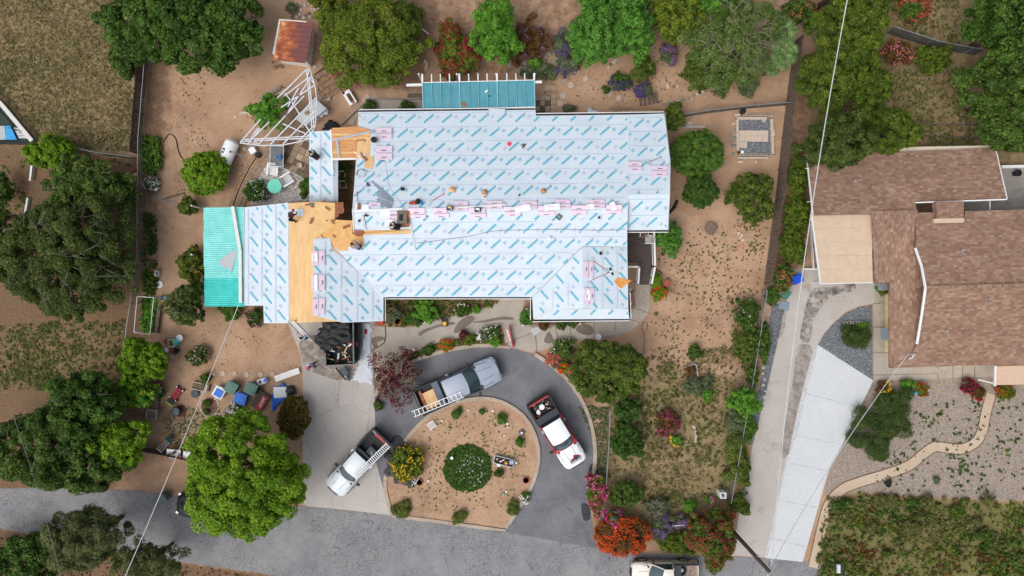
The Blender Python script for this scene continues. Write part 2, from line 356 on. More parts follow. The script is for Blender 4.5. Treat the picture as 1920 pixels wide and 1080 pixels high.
# ---------------------------------------------------------------- ground
def ground():
    nx, ny = 460, 300; X = np.linspace(-46, 46, nx); Y = np.linspace(-30, 30, ny)
    XX, YY = np.meshgrid(X, Y); px = XX*F/H+960; py = 540-YY*F/H
    ch = np.zeros((4, ny, nx))
    def paint(c, poly, v):
        r = np.zeros(px.shape, bool); n = len(poly)
        for i in range(n):
            (ax, ay), (bx, by) = poly[i], poly[(i+1) % n]
            if ay == by: continue
            r ^= ((ay > py) != (by > py)) & (px < (bx-ax)*(py-ay)/(by-ay)+ax)
        ch[c][r] = np.maximum(ch[c][r], v)
    field = [(-400, -400), (275, -400), (268, 100), (255, 290), (150, 282), (60, 266), (-400, 250)]
    paint(1, field, .95); paint(0, field, .58)
    wyard = [(-400, 250), (60, 266), (262, 298), (262, 480), (245, 640), (232, 800), (220, 930), (-400, 930)]
    paint(2, wyard, .85); paint(0, wyard, .45)
    paint(1, [(0, 610), (240, 600), (230, 720), (0, 720)], .4); paint(0, [(0, 610), (240, 600), (230, 720), (0, 720)], .5)
    ne = [(1505, -400), (2600, -400), (2600, 330), (1510, 330)]
    paint(2, ne, .55); paint(0, ne, .6); paint(1, [(1680, 150), (1800, 150), (1810, 230), (1680, 210)], .6)
    paint(2, [(1480, 130), (1520, 130), (1500, 520), (1445, 540)], .6)
    ey = [(1120, 770), (1180, 690), (1390, 700), (1410, 640), (1440, 560), (1440, 620), (1400, 940), (1380, 1040), (1110, 1020), (1105, 880)]
    paint(0, ey, .56); paint(1, ey, .58); paint(2, ey, .35)
    paint(0, [(1250, 480), (1420, 440), (1420, 700), (1230, 690)], .28)
    paint(2, [(1265, 560), (1420, 520), (1430, 720), (1380, 740)], .25)
    paint(2, [(800, -400), (1500, -400), (1480, 30), (1300, 60), (1230, 90), (1050, 100), (1010, 150), (830, 150), (780, 60)], .5)
    paint(2, [(590, -40), (800, -40), (800, 170), (660, 170), (600, 120)], .75)
    paint(2, [(262, 100), (330, 100), (318, 300), (300, 380), (262, 380)], .7)
    paint(2, [(262, 380), (295, 380), (290, 620), (310, 700), (330, 790), (230, 800), (245, 600)], .6)
    paint(2, [(300, 790), (390, 790), (380, 880), (250, 880)], .45); paint(0, [(310, 780), (440, 760), (440, 840), (330, 850)], .35); paint(1, [(310, 760), (440, 740), (440, 840), (330, 850)], .5)
    paint(2, [(700, 555), (945, 555), (930, 572), (800, 602), (785, 615), (700, 615)], .95)
    paint(2, [(705, 700), (740, 668), (860, 636), (945, 616), (958, 652), (900, 642), (800, 660), (706, 750)], .95)
    paint(2, [(975, 560), (1000, 560), (1180, 600), (1170, 612), (1000, 616), (975, 600)], .9)
    paint(2, [(1030, 650), (1120, 636), (1150, 650), (1110, 780), (1060, 710)], .8)
    paint(2, [(-400, 960), (0, 988), (100, 1010), (230, 1035), (340, 1052), (480, 1072), (600, 1092), (600, 1400), (-400, 1400)], 1.0)
    paint(2, [(440, 265), (560, 190), (580, 300), (450, 390)], .35); paint(2, [(570, 380), (670, 240), (670, 420), (640, 420)], .9)
    paint(2, [(420, 270), (480, 250), (470, 320), (420, 330)], .4)
    paint(2, [(1255, 190), (1275, 190), (1275, 560), (1240, 560)], .5)
    gy = [(1560, 860), (1636, 712), (1760, 705), (2600, 690), (2600, 950), (1900, 940), (1740, 930), (1600, 922), (1545, 930)]
    paint(3, gy, 1.0)
    me_ = [(1545, 930), (1620, 920), (1740, 930), (1900, 938), (2600, 950), (2600, 1500), (1500, 1500), (1525, 1060)]
    paint(0, me_, .95); paint(2, me_, .6); paint(1, me_, .4)
    paint(2, [(1640, 712), (1700, 715), (1720, 760), (1640, 870), (1590, 870), (1580, 830)], .7)
    rk = random.Random(77)
    for k in range(90):
        a, b, r1, r2 = rk.uniform(280, 1450), rk.uniform(-20, 1000), rk.uniform(8, 38), rk.uniform(6, 26)
        paint(rk.choice((0, 1, 2, 2)), [(a+r1*math.cos(t)*rk.uniform(.6, 1.2), b+r2*math.sin(t)*rk.uniform(.6, 1.2)) for t in np.linspace(0, 5.8, 9)], rk.uniform(.3, .6))
    for c in range(4):
        a = ch[c]
        for _ in range(14 if c < 3 else 1):
            a = (a+np.roll(a, 1, 0)+np.roll(a, -1, 0)+np.roll(a, 1, 1)+np.roll(a, -1, 1))/5
        ch[c] = a
    # outermost rings stretched far out so that the sheet reaches the horizon
    Xs = X.copy(); Ys = Y.copy(); Xs[0], Xs[1], Xs[-2], Xs[-1] = -900, -200, 200, 900; Ys[0], Ys[1], Ys[-2], Ys[-1] = -900, -200, 200, 900
    XX, YY = np.meshgrid(Xs, Ys); V = np.stack([XX, YY, np.zeros_like(XX)], -1).reshape(-1, 3)
    i = np.arange(nx-1)[None, :]+np.arange(ny-1)[:, None]*nx; i = i.ravel(); Fq = np.stack([i, i+1, i+1+nx, i+nx], 1)
    me = bpy.data.meshes.new('ground'); me.vertices.add(len(V)); me.vertices.foreach_set('co', V.astype(np.float32).ravel())
    nf = len(Fq); me.loops.add(nf*4); me.loops.foreach_set('vertex_index', Fq.astype(np.int32).ravel())
    me.polygons.add(nf); me.polygons.foreach_set('loop_start', np.arange(0, nf*4, 4, dtype=np.int32))
    me.update(calc_edges=True)
    at = me.attributes.new('cover', 'FLOAT_COLOR', 'POINT'); at.data.foreach_set('color', np.moveaxis(ch, 0, -1).reshape(-1).astype(np.float32))
    m = bpy.data.materials.new('ground_soil'); m.use_nodes = True; n = m.node_tree.nodes; l = m.node_tree.links; b = n['Principled BSDF']
    b.inputs['Roughness'].default_value = .95; b.inputs['Specular IOR Level'].default_value = .1
    tc = n.new('ShaderNodeTexCoord')
    def noise(sc, det=5, ro=.6, dist=0):
        z = n.new('ShaderNodeTexNoise'); z.inputs['Scale'].default_value = sc; z.inputs['Detail'].default_value = det; z.inputs['Roughness'].default_value = ro; z.inputs['Distortion'].default_value = dist
        l.new(tc.outputs['Object'], z.inputs['Vector']); return z.outputs['Fac']
    def mix(fac, a, bb):
        x = n.new('ShaderNodeMix'); x.data_type = 'RGBA'; l.new(fac, x.inputs[0]); l.new(a, x.inputs[6]); l.new(bb, x.inputs[7]); return x.outputs[2]
    def math_(op, a, bb):
        x = n.new('ShaderNodeMath'); x.operation = op; x.use_clamp = False
        for k, q in enumerate((a, bb)):
            if isinstance(q, (int, float)): x.inputs[k].default_value = q
            else: l.new(q, x.inputs[k])
        return x.outputs[0]
    def step(v, lo, hi):
        x = n.new('ShaderNodeMapRange'); x.interpolation_type = 'SMOOTHSTEP'; x.inputs[1].default_value = lo; x.inputs[2].default_value = hi; l.new(v, x.inputs[0]); return x.outputs[0]
    def ramp(v, st):
        c = cr3(n, st); l.new(v, c.inputs[0]); return c.outputs[0]
    soil = ramp(noise(.55, 8, .66, .6), [(.28, (148, 118, 94)), (.5, (180, 149, 123)), (.74, (196, 167, 142))])
    fine = ramp(noise(9, 8, .7), [(.33, (118, 92, 72)), (.52, (182, 151, 125)), (.72, (206, 180, 155))])
    x = n.new('ShaderNodeMix'); x.data_type = 'RGBA'; x.inputs[0].default_value = .36; l.new(soil, x.inputs[6]); l.new(fine, x.inputs[7]); col = x.outputs[2]
    col = mix(math_('MULTIPLY', step(noise(.16, 6, .7, 1.0), .5, .66), .5), col, ramp(noise(3.0, 8, .7), [(.3, (120, 94, 74)), (.7, (158, 128, 104))]))
    col = mix(math_('MULTIPLY', step(noise(4.3, 6, .72), .60, .68), .55), col, ramp(noise(14), [(.3, (98, 72, 54)), (.7, (142, 108, 84))]))
    ca = n.new('ShaderNodeAttribute'); ca.attribute_name = 'cover'; sp = n.new('ShaderNodeSeparateColor'); l.new(ca.outputs['Color'], sp.inputs[0])
    def cover(mask, nsc, lo, hi, colr, c0, mul=1.0):
        v = math_('ADD', mask, math_('SUBTRACT', noise(nsc, 7, .7), .5))
        return mix(math_('MULTIPLY', step(v, lo, hi), mul), c0, colr)
    mul = ramp(noise(7, 8, .72), [(.3, (78, 60, 48)), (.5, (112, 88, 70)), (.72, (152, 122, 98))])
    col = cover(sp.outputs[2], 1.3, .3, .75, mul, col, .9)
    dry = ramp(noise(12, 8, .78), [(.3, (110, 96, 70)), (.5, (146, 126, 96)), (.72, (184, 164, 130))])
    col = cover(sp.outputs[1], 1.1, .25, .7, dry, col, .92)
    grn = ramp(noise(10, 8, .75), [(.3, (84, 88, 50)), (.52, (112, 112, 66)), (.75, (142, 138, 92))])
    col = cover(sp.outputs[0], 1.6, .38, .8, grn, col, .8)
    vo = n.new('ShaderNodeTexVoronoi'); vo.inputs['Scale'].default_value = 24; l.new(tc.outputs['Object'], vo.inputs['Vector'])
    spc = n.new('ShaderNodeSeparateColor'); l.new(vo.outputs['Color'], spc.inputs[0])
    grv = ramp(spc.outputs[0], [(0, (116, 105, 96)), (.45, (148, 136, 125)), (1, (182, 170, 160))])
    col = mix(step(ca.outputs['Alpha'], .3, .7), col, grv)
    l.new(col, b.inputs['Base Color'])
    bp = n.new('ShaderNodeBump'); bp.inputs['Strength'].default_value = .5; bp.inputs['Distance'].default_value = .05
    l.new(noise(11, 8, .75), bp.inputs['Height']); l.new(bp.outputs[0], b.inputs['Normal'])
    me.materials.append(m)
    o = bpy.data.objects.new('ground', me); COL.objects.link(o); o['kind'] = 'structure'
ground()
# ---------------------------------------------------------------- paved surfaces
def cracked(name, base, lightc, crack, vs, wdt, stain=None, amount=1.0, grainc=None, crack_gate=(.42, .6)):
    m = bpy.data.materials.new(name); m.use_nodes = True; n = m.node_tree.nodes; l = m.node_tree.links; b = n['Principled BSDF']
    b.inputs['Roughness'].default_value = .9; b.inputs['Specular IOR Level'].default_value = .2
    tc = n.new('ShaderNodeTexCoord')
    wz = n.new('ShaderNodeTexNoise'); wz.inputs['Scale'].default_value = 1.6; wz.inputs['Detail'].default_value = 5; l.new(tc.outputs['Object'], wz.inputs['Vector'])
    vm = n.new('ShaderNodeVectorMath'); vm.operation = 'SCALE'; vm.inputs['Scale'].default_value = .35; l.new(wz.outputs['Color'], vm.inputs[0])
    va = n.new('ShaderNodeVectorMath'); va.operation = 'ADD'; l.new(tc.outputs['Object'], va.inputs[0]); l.new(vm.outputs[0], va.inputs[1])
    z1 = n.new('ShaderNodeTexNoise'); z1.inputs['Scale'].default_value = .5; z1.inputs['Detail'].default_value = 7; z1.inputs['Roughness'].default_value = .65; l.new(tc.outputs['Object'], z1.inputs['Vector'])
    c = cr3(n, [(.3, base), (.7, lightc)]); l.new(z1.outputs['Fac'], c.inputs[0]); col = c.outputs[0]
    z2 = n.new('ShaderNodeTexNoise'); z2.inputs['Scale'].default_value = 28; z2.inputs['Detail'].default_value = 4; z2.inputs['Roughness'].default_value = .8; l.new(tc.outputs['Object'], z2.inputs['Vector'])
    def mixm(fac, a, rgb, typ='MIX'):
        x = n.new('ShaderNodeMix'); x.data_type = 'RGBA'; x.blend_type = typ
        if isinstance(fac, float): x.inputs[0].default_value = fac
        else: l.new(fac, x.inputs[0])
        l.new(a, x.inputs[6])
        if hasattr(rgb, 'is_output'): l.new(rgb, x.inputs[7])
        else: x.inputs[7].default_value = (*lin(rgb), 1)
        return x.outputs[2]
    g = cr3(n, [(.3, (150, 150, 150)), (.7, (255, 255, 255))]); l.new(z2.outputs['Fac'], g.inputs[0]); col = mixm(.6, col, g.outputs[0], 'MULTIPLY')
    def rng(v, lo, hi, a=0., bb=1.):
        x = n.new('ShaderNodeMapRange'); x.inputs[1].default_value = lo; x.inputs[2].default_value = hi; x.inputs[3].default_value = a; x.inputs[4].default_value = bb; x.interpolation_type = 'SMOOTHSTEP'; l.new(v, x.inputs[0]); return x.outputs[0]
    def mulv(a, bb):
        x = n.new('ShaderNodeMath'); x.operation = 'MULTIPLY'; l.new(a, x.inputs[0])
        if isinstance(bb, float): x.inputs[1].default_value = bb
        else: l.new(bb, x.inputs[1])
        return x.outputs[0]
    if stain:
        zs = n.new('ShaderNodeTexNoise'); zs.inputs['Scale'].default_value = .9; zs.inputs['Detail'].default_value = 8; zs.inputs['Roughness'].default_value = .7; zs.inputs['Distortion'].default_value = .8; l.new(tc.outputs['Object'], zs.inputs['Vector'])
        col = mixm(mulv(rng(zs.outputs['Fac'], .54, .68), .65), col, stain)
    if vs:
        vo = n.new('ShaderNodeTexVoronoi'); vo.feature = 'DISTANCE_TO_EDGE'; vo.inputs['Scale'].default_value = vs; l.new(va.outputs[0], vo.inputs['Vector'])
        zg = n.new('ShaderNodeTexNoise'); zg.inputs['Scale'].default_value = .28; zg.inputs['Detail'].default_value = 3; l.new(tc.outputs['Object'], zg.inputs['Vector'])
        ck = mulv(mulv(rng(vo.outputs['Distance'], 0, wdt, 1., 0.), rng(zg.outputs['Fac'], *crack_gate)), amount)
        col = mixm(ck, col, crack)
        vo2 = n.new('ShaderNodeTexVoronoi'); vo2.feature = 'DISTANCE_TO_EDGE'; vo2.inputs['Scale'].default_value = vs*.14; l.new(va.outputs[0], vo2.inputs['Vector'])
        col = mixm(mulv(rng(vo2.outputs['Distance'], 0, wdt*.1, 1., 0.), amount*.9), col, crack)
    l.new(col, b.inputs['Base Color'])
    bp = n.new('ShaderNodeBump'); bp.inputs['Strength'].default_value = .25; bp.inputs['Distance'].default_value = .01; l.new(z2.outputs['Fac'], bp.inputs['Height']); l.new(bp.outputs[0], b.inputs['Normal'])
    return m
A_ROAD = cracked('asphalt_road', (136, 137, 141), (168, 168, 170), (78, 78, 82), 4.4, .06, stain=(120, 120, 125), amount=.85, crack_gate=(.4, .52))
A_DRIVE = cracked('asphalt_drive', (114, 116, 122), (142, 144, 150), (80, 80, 84), .5, .02, stain=(104, 106, 112), amount=.35, crack_gate=(.36, .5))
C_OLD = cracked('concrete_old', (196, 190, 184), (212, 207, 202), (130, 122, 114), .3, .009, stain=(180, 172, 164), amount=.5, crack_gate=(.34, .46))
C_WALK = cracked('concrete_walk', (180, 170, 158), (202, 194, 184), (112, 102, 94), .5, .01, stain=(150, 138, 122), amount=.3)
C_NEW = cracked('concrete_new', (218, 224, 228), (228, 232, 235), (170, 172, 176), 0, .01, stain=(206, 211, 215), amount=0)
C_STAIN = cracked('concrete_stained', (194, 187, 180), (210, 204, 198), (120, 110, 100), 0, .01, stain=(158, 147, 136), amount=0)
KERB = cracked('kerb_concrete', (186, 168, 150), (208, 193, 176), (120, 106, 94), 1.2, .012, stain=(160, 142, 126), amount=.6)
W2 = lambda pts, h=0: [(v.x, v.y) for v in PP(pts, h)]
def slab(name, pts, z0, z1, m, smooth=0, parent=None):
    p = spline(pts, smooth, True) if smooth else pts
    return struct(name, MB().prism(W2(p), z0, z1), m, parent)
ROAD_N = [(-400, 900), (0, 916), (130, 914), (260, 920), (340, 932), (420, 939), (575, 949), (740, 967), (960, 999), (1120, 1026), (1170, 1036), (1300, 1041), (1400, 1044), (1510, 1052), (1620, 1080), (1800, 1125), (2300, 1250)]
ROAD_S = [(-400, 955), (0, 990), (100, 1012), (230, 1036), (340, 1054), (480, 1073), (600, 1094), (900, 1130), (1300, 1190), (1700, 1260), (2300, 1420)]
slab('road', ROAD_N+ROAD_S[::-1], -.3, .02, A_ROAD)
DRV = [(560, 600), (700, 600), (703, 770), (706, 870), (733, 966), (660, 957), (577, 949), (567, 940), (568, 700), (564, 665), (550, 630), (540, 605)]
slab('concrete_driveway', DRV, -.2, .045, C_OLD)
ISL = [(735, 966), (728, 940), (722, 912), (726, 882), (744, 850), (776, 806), (812, 774), (852, 755), (905, 746), (948, 756), (985, 783), (1005, 822), (1010, 860), (1001, 900), (985, 932), (966, 962), (948, 990), (860, 978), (790, 970)]
OUT = [(703, 720), (718, 700), (760, 676), (810, 661), (860, 650), (910, 646), (960, 653), (1003, 666), (1045, 697), (1080, 737), (1103, 785), (1113, 835), (1112, 880), (1106, 920), (1107, 960), (1113, 1000), (1119, 1027), (1040, 1014), (960, 1000), (733, 967), (706, 870), (703, 770)]
slab('asphalt_driveway', OUT, -.2, .030, A_DRIVE)
# island soil and its kerb
isl = W2(spline(ISL[:-3], 4)+[(948, 990), (860, 978), (790, 971)])
io = struct('island_soil', MB().prism(isl, 0, .085), bpy.data.materials['ground_soil'])
ia = io.data.attributes.new('cover', 'FLOAT_COLOR', 'POINT'); ia.data.foreach_set('color', [.12, .15, 0, 0]*len(io.data.vertices))
def kerb(name, pts, w=.2, z=.15, step=1.0, m=None):
    root = MB().prism(ribbon([(p[0], p[1]) for p in pts], w*.7), -.1, z-.05).build(name, m or KERB); root['kind'] = 'structure'
    pr = walk(pts, step); nxt = pr[1:]+[None]
    for a, b in zip(pr, nxt):
        if b is None: continue
        mb = MB(); d = math.hypot(b[0]-a[0], b[1]-a[1]); hd = math.atan2(b[1]-a[1], b[0]-a[0])
        mb.box(((a[0]+b[0])/2, (a[1]+b[1])/2, (z-.1)/2+random.uniform(-.008, .008)), (d-.012, w, z+.1), hd+random.uniform(-.008, .008))
        mb.build('kerb_stone', m or KERB, root)
kerb('kerb', [tuple(p) for p in W2(spline(ISL[:-3]+[(948, 990)], 5))], .27, .17, .9)
kerb('kerb', W2([(735, 966), (800, 974), (880, 985), (948, 994)]), .24, .15, 1.1)
kerb('kerb', W2(spline([(1003, 664), (1046, 694), (1081, 734), (1105, 784), (1115, 835), (1114, 880), (1109, 905)], 5)), .27, .17, .9)
kerb('kerb', W2(spline([(706, 742), (716, 712), (760, 684), (812, 664), (862, 652), (910, 647), (956, 652)], 5)), .27, .17, .9)
kerb('kerb', W2(spline([(703, 708), (714, 688), (735, 672), (760, 661), (790, 652)], 5)), .1, .14, .9)
slab('garden_path', [(655, 600), (700, 612), (760, 614), (786, 612), (802, 600), (870, 590), (926, 572), (946, 556), (985, 556), (980, 585), (988, 612), (960, 640), (962, 652), (948, 652), (944, 615), (860, 634), (792, 651), (740, 668), (715, 686), (704, 705), (704, 640)], -.2, .038, C_WALK)
slab('walk_base', [(961, 605), (1042, 609), (1115, 603), (1178, 597), (1191, 576), (1192, 532), (1219, 532), (1218, 572), (1201, 606), (1180, 622), (1154, 629), (1114, 635), (1048, 639), (1006, 660), (962, 653)], -.2, .03, mat('joint_tan', (140, 128, 116), .9))
for nm, q in (('path_slab', [(962, 606), (990, 598), (1002, 622), (967, 635)]), ('path_slab', [(967, 637), (1002, 624), (1006, 655), (1000, 661), (962, 652)]), ('path_slab', [(1005, 623), (1040, 612), (1046, 638), (1040, 648), (1008, 659)]),
      ('path_slab', [(1042, 610), (1068, 606), (1070, 634), (1048, 638)]), ('path_slab', [(1070, 606), (1113, 604), (1114, 634), (1072, 636)]), ('path_slab', [(1115, 603), (1152, 600), (1154, 628), (1115, 634)]),
      ('path_slab', [(1154, 600), (1178, 598), (1200, 606), (1180, 622), (1154, 629)]), ('path_slab', [(1179, 597), (1190, 578), (1215, 588), (1201, 605)]), ('path_slab', [(1190, 576), (1192, 532), (1219, 532), (1218, 570), (1215, 586)])):
    slab(nm, q, -.2, .05+random.uniform(-.004, .004), C_WALK)
# damp patches, oil and tyre stains: thin films lying on the paving
def stain_mat(name, rgb, a, sc=2.0, lo=.42, hi=.56):
    m = mat(name, rgb, .6, .12, 4); n = m.node_tree.nodes; l = m.node_tree.links; tc = n.new('ShaderNodeTexCoord'); z = n.new('ShaderNodeTexNoise'); z.inputs['Scale'].default_value = sc; z.inputs['Detail'].default_value = 7; z.inputs['Roughness'].default_value = .68; l.new(tc.outputs['Object'], z.inputs['Vector'])
    r = n.new('ShaderNodeMapRange'); r.inputs[1].default_value = lo; r.inputs[2].default_value = hi; r.inputs[4].default_value = a; l.new(z.outputs['Fac'], r.inputs[0]); l.new(r.outputs[0], n['Principled BSDF'].inputs['Alpha']); return m
WET = stain_mat('damp', (122, 112, 102), .9, 1.5, .2, .34); OIL = stain_mat('oil', (58, 60, 66), .9, 2.0, .3, .42); TYST = stain_mat('tyre_stain', (128, 116, 106), .7, 2.0, .34, .72); SOOT = stain_mat('soot', (86, 80, 76), .85, 1.8, .4, .72); BRN = stain_mat('damp_brown', (146, 126, 108), .75, 1.2, .36, .62)
def stain(pts, m, z=.062):
    o = MB().poly([(x, y, z) for x, y in W2(spline(pts, 4, True))]).build('stain', m); o['kind'] = 'structure'
for q in ([(851, 622), (858, 606), (870, 596), (883, 592), (890, 597), (882, 607), (868, 616), (858, 624)], [(785, 624), (800, 616), (830, 607), (850, 604), (852, 608), (826, 612), (800, 622), (788, 630)], [(885, 604), (910, 600), (940, 594), (960, 595), (962, 599), (935, 600), (905, 605)], [(1080, 616), (1092, 606), (1106, 610), (1114, 620), (1104, 628), (1086, 624)], [(1020, 640), (1024, 628), (1030, 622), (1038, 638), (1030, 644)], [(698, 634), (716, 631), (722, 636), (708, 642), (708, 652), (700, 650)]): stain(q, WET)
stain([(563, 640), (600, 628), (612, 660), (640, 690), (640, 712), (610, 706), (575, 690), (566, 668)], BRN); stain([(735, 822), (745, 815), (755, 822), (757, 836), (748, 852), (738, 846)], OIL); stain([(1090, 945), (1104, 948), (1106, 972), (1094, 974)], OIL); stain([(1128, 900), (1106, 905), (1104, 880), (1112, 870)], OIL)
stain([(1520, 545), (1560, 538), (1600, 530), (1600, 545), (1560, 555), (1540, 575), (1525, 600), (1518, 640), (1500, 636), (1505, 600)], SOOT); stain([(1495, 650), (1522, 652), (1512, 700), (1494, 770), (1478, 850), (1462, 850), (1476, 770), (1488, 700)], TYST); stain([(1462, 590), (1472, 580), (1470, 620), (1455, 634)], TYST)
# neighbour's paving
slab('driveway_base', [(1532, 646), (1637, 713), (1579, 834), (1553, 884), (1534, 951), (1505, 1053), (1434, 1046), (1460, 920), (1489, 800), (1509, 715)], -.2, .047, mat('joint_grey', (194, 197, 200), .9))
slab('walkway_base', [(1638, 568), (1661, 570), (1661, 661), (1760, 686), (1869, 685), (1869, 705), (1757, 710), (1638, 712)], -.2, .04, mat('joint_tan', (140, 128, 116), .9))
slab('neighbour_driveway', [(1490, 505), (1540, 500), (1660, 500), (1660, 560), (1636, 569), (1610, 574), (1585, 585), (1560, 607), (1545, 625), (1530, 652), (1457, 641), (1472, 575), (1480, 540)], -.2, .04, C_STAIN)
slab('neighbour_driveway', [(1459, 636), (1532, 647), (1512, 715), (1492, 800), (1464, 920), (1437, 1045), (1372, 1041), (1393, 920), (1412, 830), (1440, 720)], -.2, .042, C_STAIN)
for q in ([(1534, 647), (1636, 713), (1612, 762), (1512, 737)], [(1511, 739), (1611, 764), (1592, 806), (1578, 832), (1494, 815)], [(1493, 817), (1577, 834), (1556, 870), (1552, 882), (1477, 866)], [(1476, 868), (1551, 884), (1538, 925), (1533, 950), (1460, 936)], [(1459, 938), (1532, 952), (1520, 1000), (1513, 1024), (1448, 1008)], [(1447, 1010), (1512, 1026), (1504, 1053), (1438, 1046)]):
    slab('new_driveway_slab', q, -.2, .055+random.uniform(-.003, .003), C_NEW)
for q in ([(1637, 570), (1662, 568), (1662, 612), (1637, 612)], [(1637, 614), (1662, 614), (1662, 660), (1637, 660)], [(1637, 662), (1670, 662), (1760, 690), (1760, 700), (1637, 702)], [(1637, 704), (1757, 701), (1757, 711), (1637, 713)], [(1759, 684), (1785, 684), (1785, 709), (1759, 710)], [(1787, 684), (1803, 684), (1803, 708), (1787, 709)], [(1805, 684), (1826, 684), (1826, 707), (1805, 708)], [(1828, 684), (1870, 684), (1870, 706), (1828, 707)], [(1640, 500), (1665, 500), (1665, 567), (1640, 568)]):
    slab('walkway_slab', q, -.2, .05+random.uniform(-.004, .004), C_WALK)
GRAVEL = bpy.data.materials.new('grey_gravel')
def gravel_mat(m, c0, c1, c2, sc):
    m.use_nodes = True; n = m.node_tree.nodes; l = m.node_tree.links; b = n['Principled BSDF']; b.inputs['Roughness'].default_value = .9
    tc = n.new('ShaderNodeTexCoord'); vo = n.new('ShaderNodeTexVoronoi'); vo.inputs['Scale'].default_value = sc; l.new(tc.outputs['Object'], vo.inputs['Vector'])
    s = n.new('ShaderNodeSeparateColor'); l.new(vo.outputs['Color'], s.inputs[0]); c = cr3(n, [(0, c0), (.5, c1), (1, c2)]); l.new(s.outputs[0], c.inputs[0]); l.new(c.outputs[0], b.inputs['Base Color'])
    bp = n.new('ShaderNodeBump'); bp.inputs['Strength'].default_value = 1; bp.inputs['Distance'].default_value = .03; bp.invert = True; l.new(vo.outputs['Distance'], bp.inputs['Height']); l.new(bp.outputs[0], b.inputs['Normal'])
    return m
gravel_mat(GRAVEL, (80, 84, 90), (106, 111, 117), (146, 152, 158), 18)
WGRAVEL = gravel_mat(bpy.data.materials.new('white_gravel'), (140, 132, 128), (190, 184, 180), (226, 222, 220), 12)
slab('gravel_bed', [(1533, 646), (1546, 626), (1561, 608), (1586, 587), (1611, 576), (1635, 571), (1636, 712)], -.1, .03, GRAVEL)
slab('gravel_strip', [(1448, 566), (1472, 574), (1460, 634), (1440, 720), (1412, 830), (1400, 830), (1428, 700)], -.1, .012, GRAVEL)
slab('gravel_patio', [(478, 330), (505, 300), (560, 318), (582, 335), (584, 376), (520, 382), (470, 385), (470, 350)], -.1, .02, WGRAVEL)
PATH = cracked('decomposed_granite', (206, 184, 160), (220, 201, 180), (150, 120, 96), 0, .01, stain=(184, 158, 132), amount=0)
pc = W2(spline([(1858, 738), (1848, 775), (1842, 805), (1830, 828), (1803, 842), (1775, 840), (1752, 838), (1730, 852), (1705, 872), (1665, 888), (1615, 903), (1580, 917), (1556, 942), (1543, 980), (1532, 1030), (1524, 1064)], 7))
struct('winding_path', MB().prism(ribbon(pc, .7), -.1, .03), PATH)
for s in (-1, 1):
    rb = ribbon(pc, .76); e = rb[:len(pc)] if s > 0 else rb[len(pc):][::-1]
    struct('path_edging', MB().prism(ribbon(e, .04), -.05, .06), mat('edging', (128, 104, 88), .9))
# ---------------------------------------------------------------- the house being re-roofed
UNDER = mat('underlayment', (209, 222, 232), .5, .04, .5, spec=.3, bump=.5, bscale=1.6, rgb2=(197, 211, 223), stretch=(1, 2.2, 1))
PRINT = [mat('print_teal', (86, 180, 206), .6, .12, 9), mat('print_dark', (92, 118, 138), .6, .05), mat('print_pale', (164, 184, 204), .6, .04)]
PLY = mat('plywood', (232, 196, 146), .8, .1, 2.4, rgb2=(214, 174, 122), stretch=(1, .25, 1))
PLANK = mat('cedar_plank', (222, 170, 116), .8, .2, 5, rgb2=(188, 130, 84), stretch=(.3, 3, 1))
OLDW = mat('old_sheathing', (160, 104, 76), .85, .25, 5)
WHITE = mat('white_paint', (232, 234, 236), .5, .04, 3)
METAL = mat('galvanised', (176, 186, 196), .45, .1, 6, metal=.4)
DARK = mat('dark_plastic', (32, 33, 36), .5, .25, 8)
STUCCO = mat('stucco', (206, 198, 184), .9, .1, 5, bump=.3)
class Plane:
    def __init__(s, pts):
        W = np.array([tuple(P(*p)) for p in pts]); A = np.c_[W[:, :2], np.ones(len(W))]
        s.k = np.linalg.lstsq(A, W[:, 2], rcond=None)[0]; s.xy = [tuple(w[:2]) for w in W]
    def z(s, x, y): return float(s.k[0]*x+s.k[1]*y+s.k[2])
    def at(s, px, py):
        h = 3.3
        for _ in range(4):
            p = P(px, py, h); h = s.z(p.x, p.y)
        return P(px, py, h)
    def poly(s, pts): return [tuple(s.at(*p)[:2]) for p in pts]
HOUSE = thing('house', 'large house under re-roofing, wrapped in pale blue printed underlayment', 'house', P(900, 400))
def deck(pl, outline, name='roof_deck', th=.14, m=None):
    xy = pl.poly(outline); z = [pl.z(*q) for q in xy]
    return MB().prism(xy, [a-th for a in z], z).build(name, m or PLY, HOUSE)
LET = [.115, .085, .10, .075, .11, .10, .09]
def mark(mb, pl, dz, cx, cy, ang, poly, flip, rnd):
    ca, sa = math.cos(ang), math.sin(ang)
    def q(s0, s1, t0, t1, mi, ox=0, oy=0):
        s0, s1, t0, t1 = s0*1.04, s1*1.04, t0*.98, t1*.98
        if flip: s0, s1, t0, t1 = -s1, -s0, -t1, -t0
        P4 = [(cx+ox+s*ca-t*sa, cy+oy+s*sa+t*ca) for s, t in ((s0, t0), (s1, t0), (s1, t1), (s0, t1))]
        if not all(inside(p, poly) for p in P4): return
        mb.add([(x, y, pl.z(x, y)+dz) for x, y in P4], [(0, 1, 2, 3)], mi)
    s = -.42
    for i, w in enumerate(LET):
        k = (i*5+2) % 4
        if k == 0: q(s, s+w, -.078, .078, 0)
        elif k == 1: q(s, s+w, -.078, -.02, 0); q(s, s+w, .012, .078, 0); q(s, s+w*.4, -.02, .012, 0)
        elif k == 2: q(s, s+w*.42, -.078, .078, 0); q(s+w*.6, s+w, -.078, .078, 0); q(s+w*.42, s+w*.6, -.02, .03, 0)
        else: q(s, s+w, -.078, .03, 0); q(s, s+w*.55, .045, .078, 0)
        s += w+.012
    q(s+.02, s+.09, -.085, -.02, 1); q(s+.03, s+.11, .03, .085, 1); q(s+.09, s+.12, -.02, .03, 2)
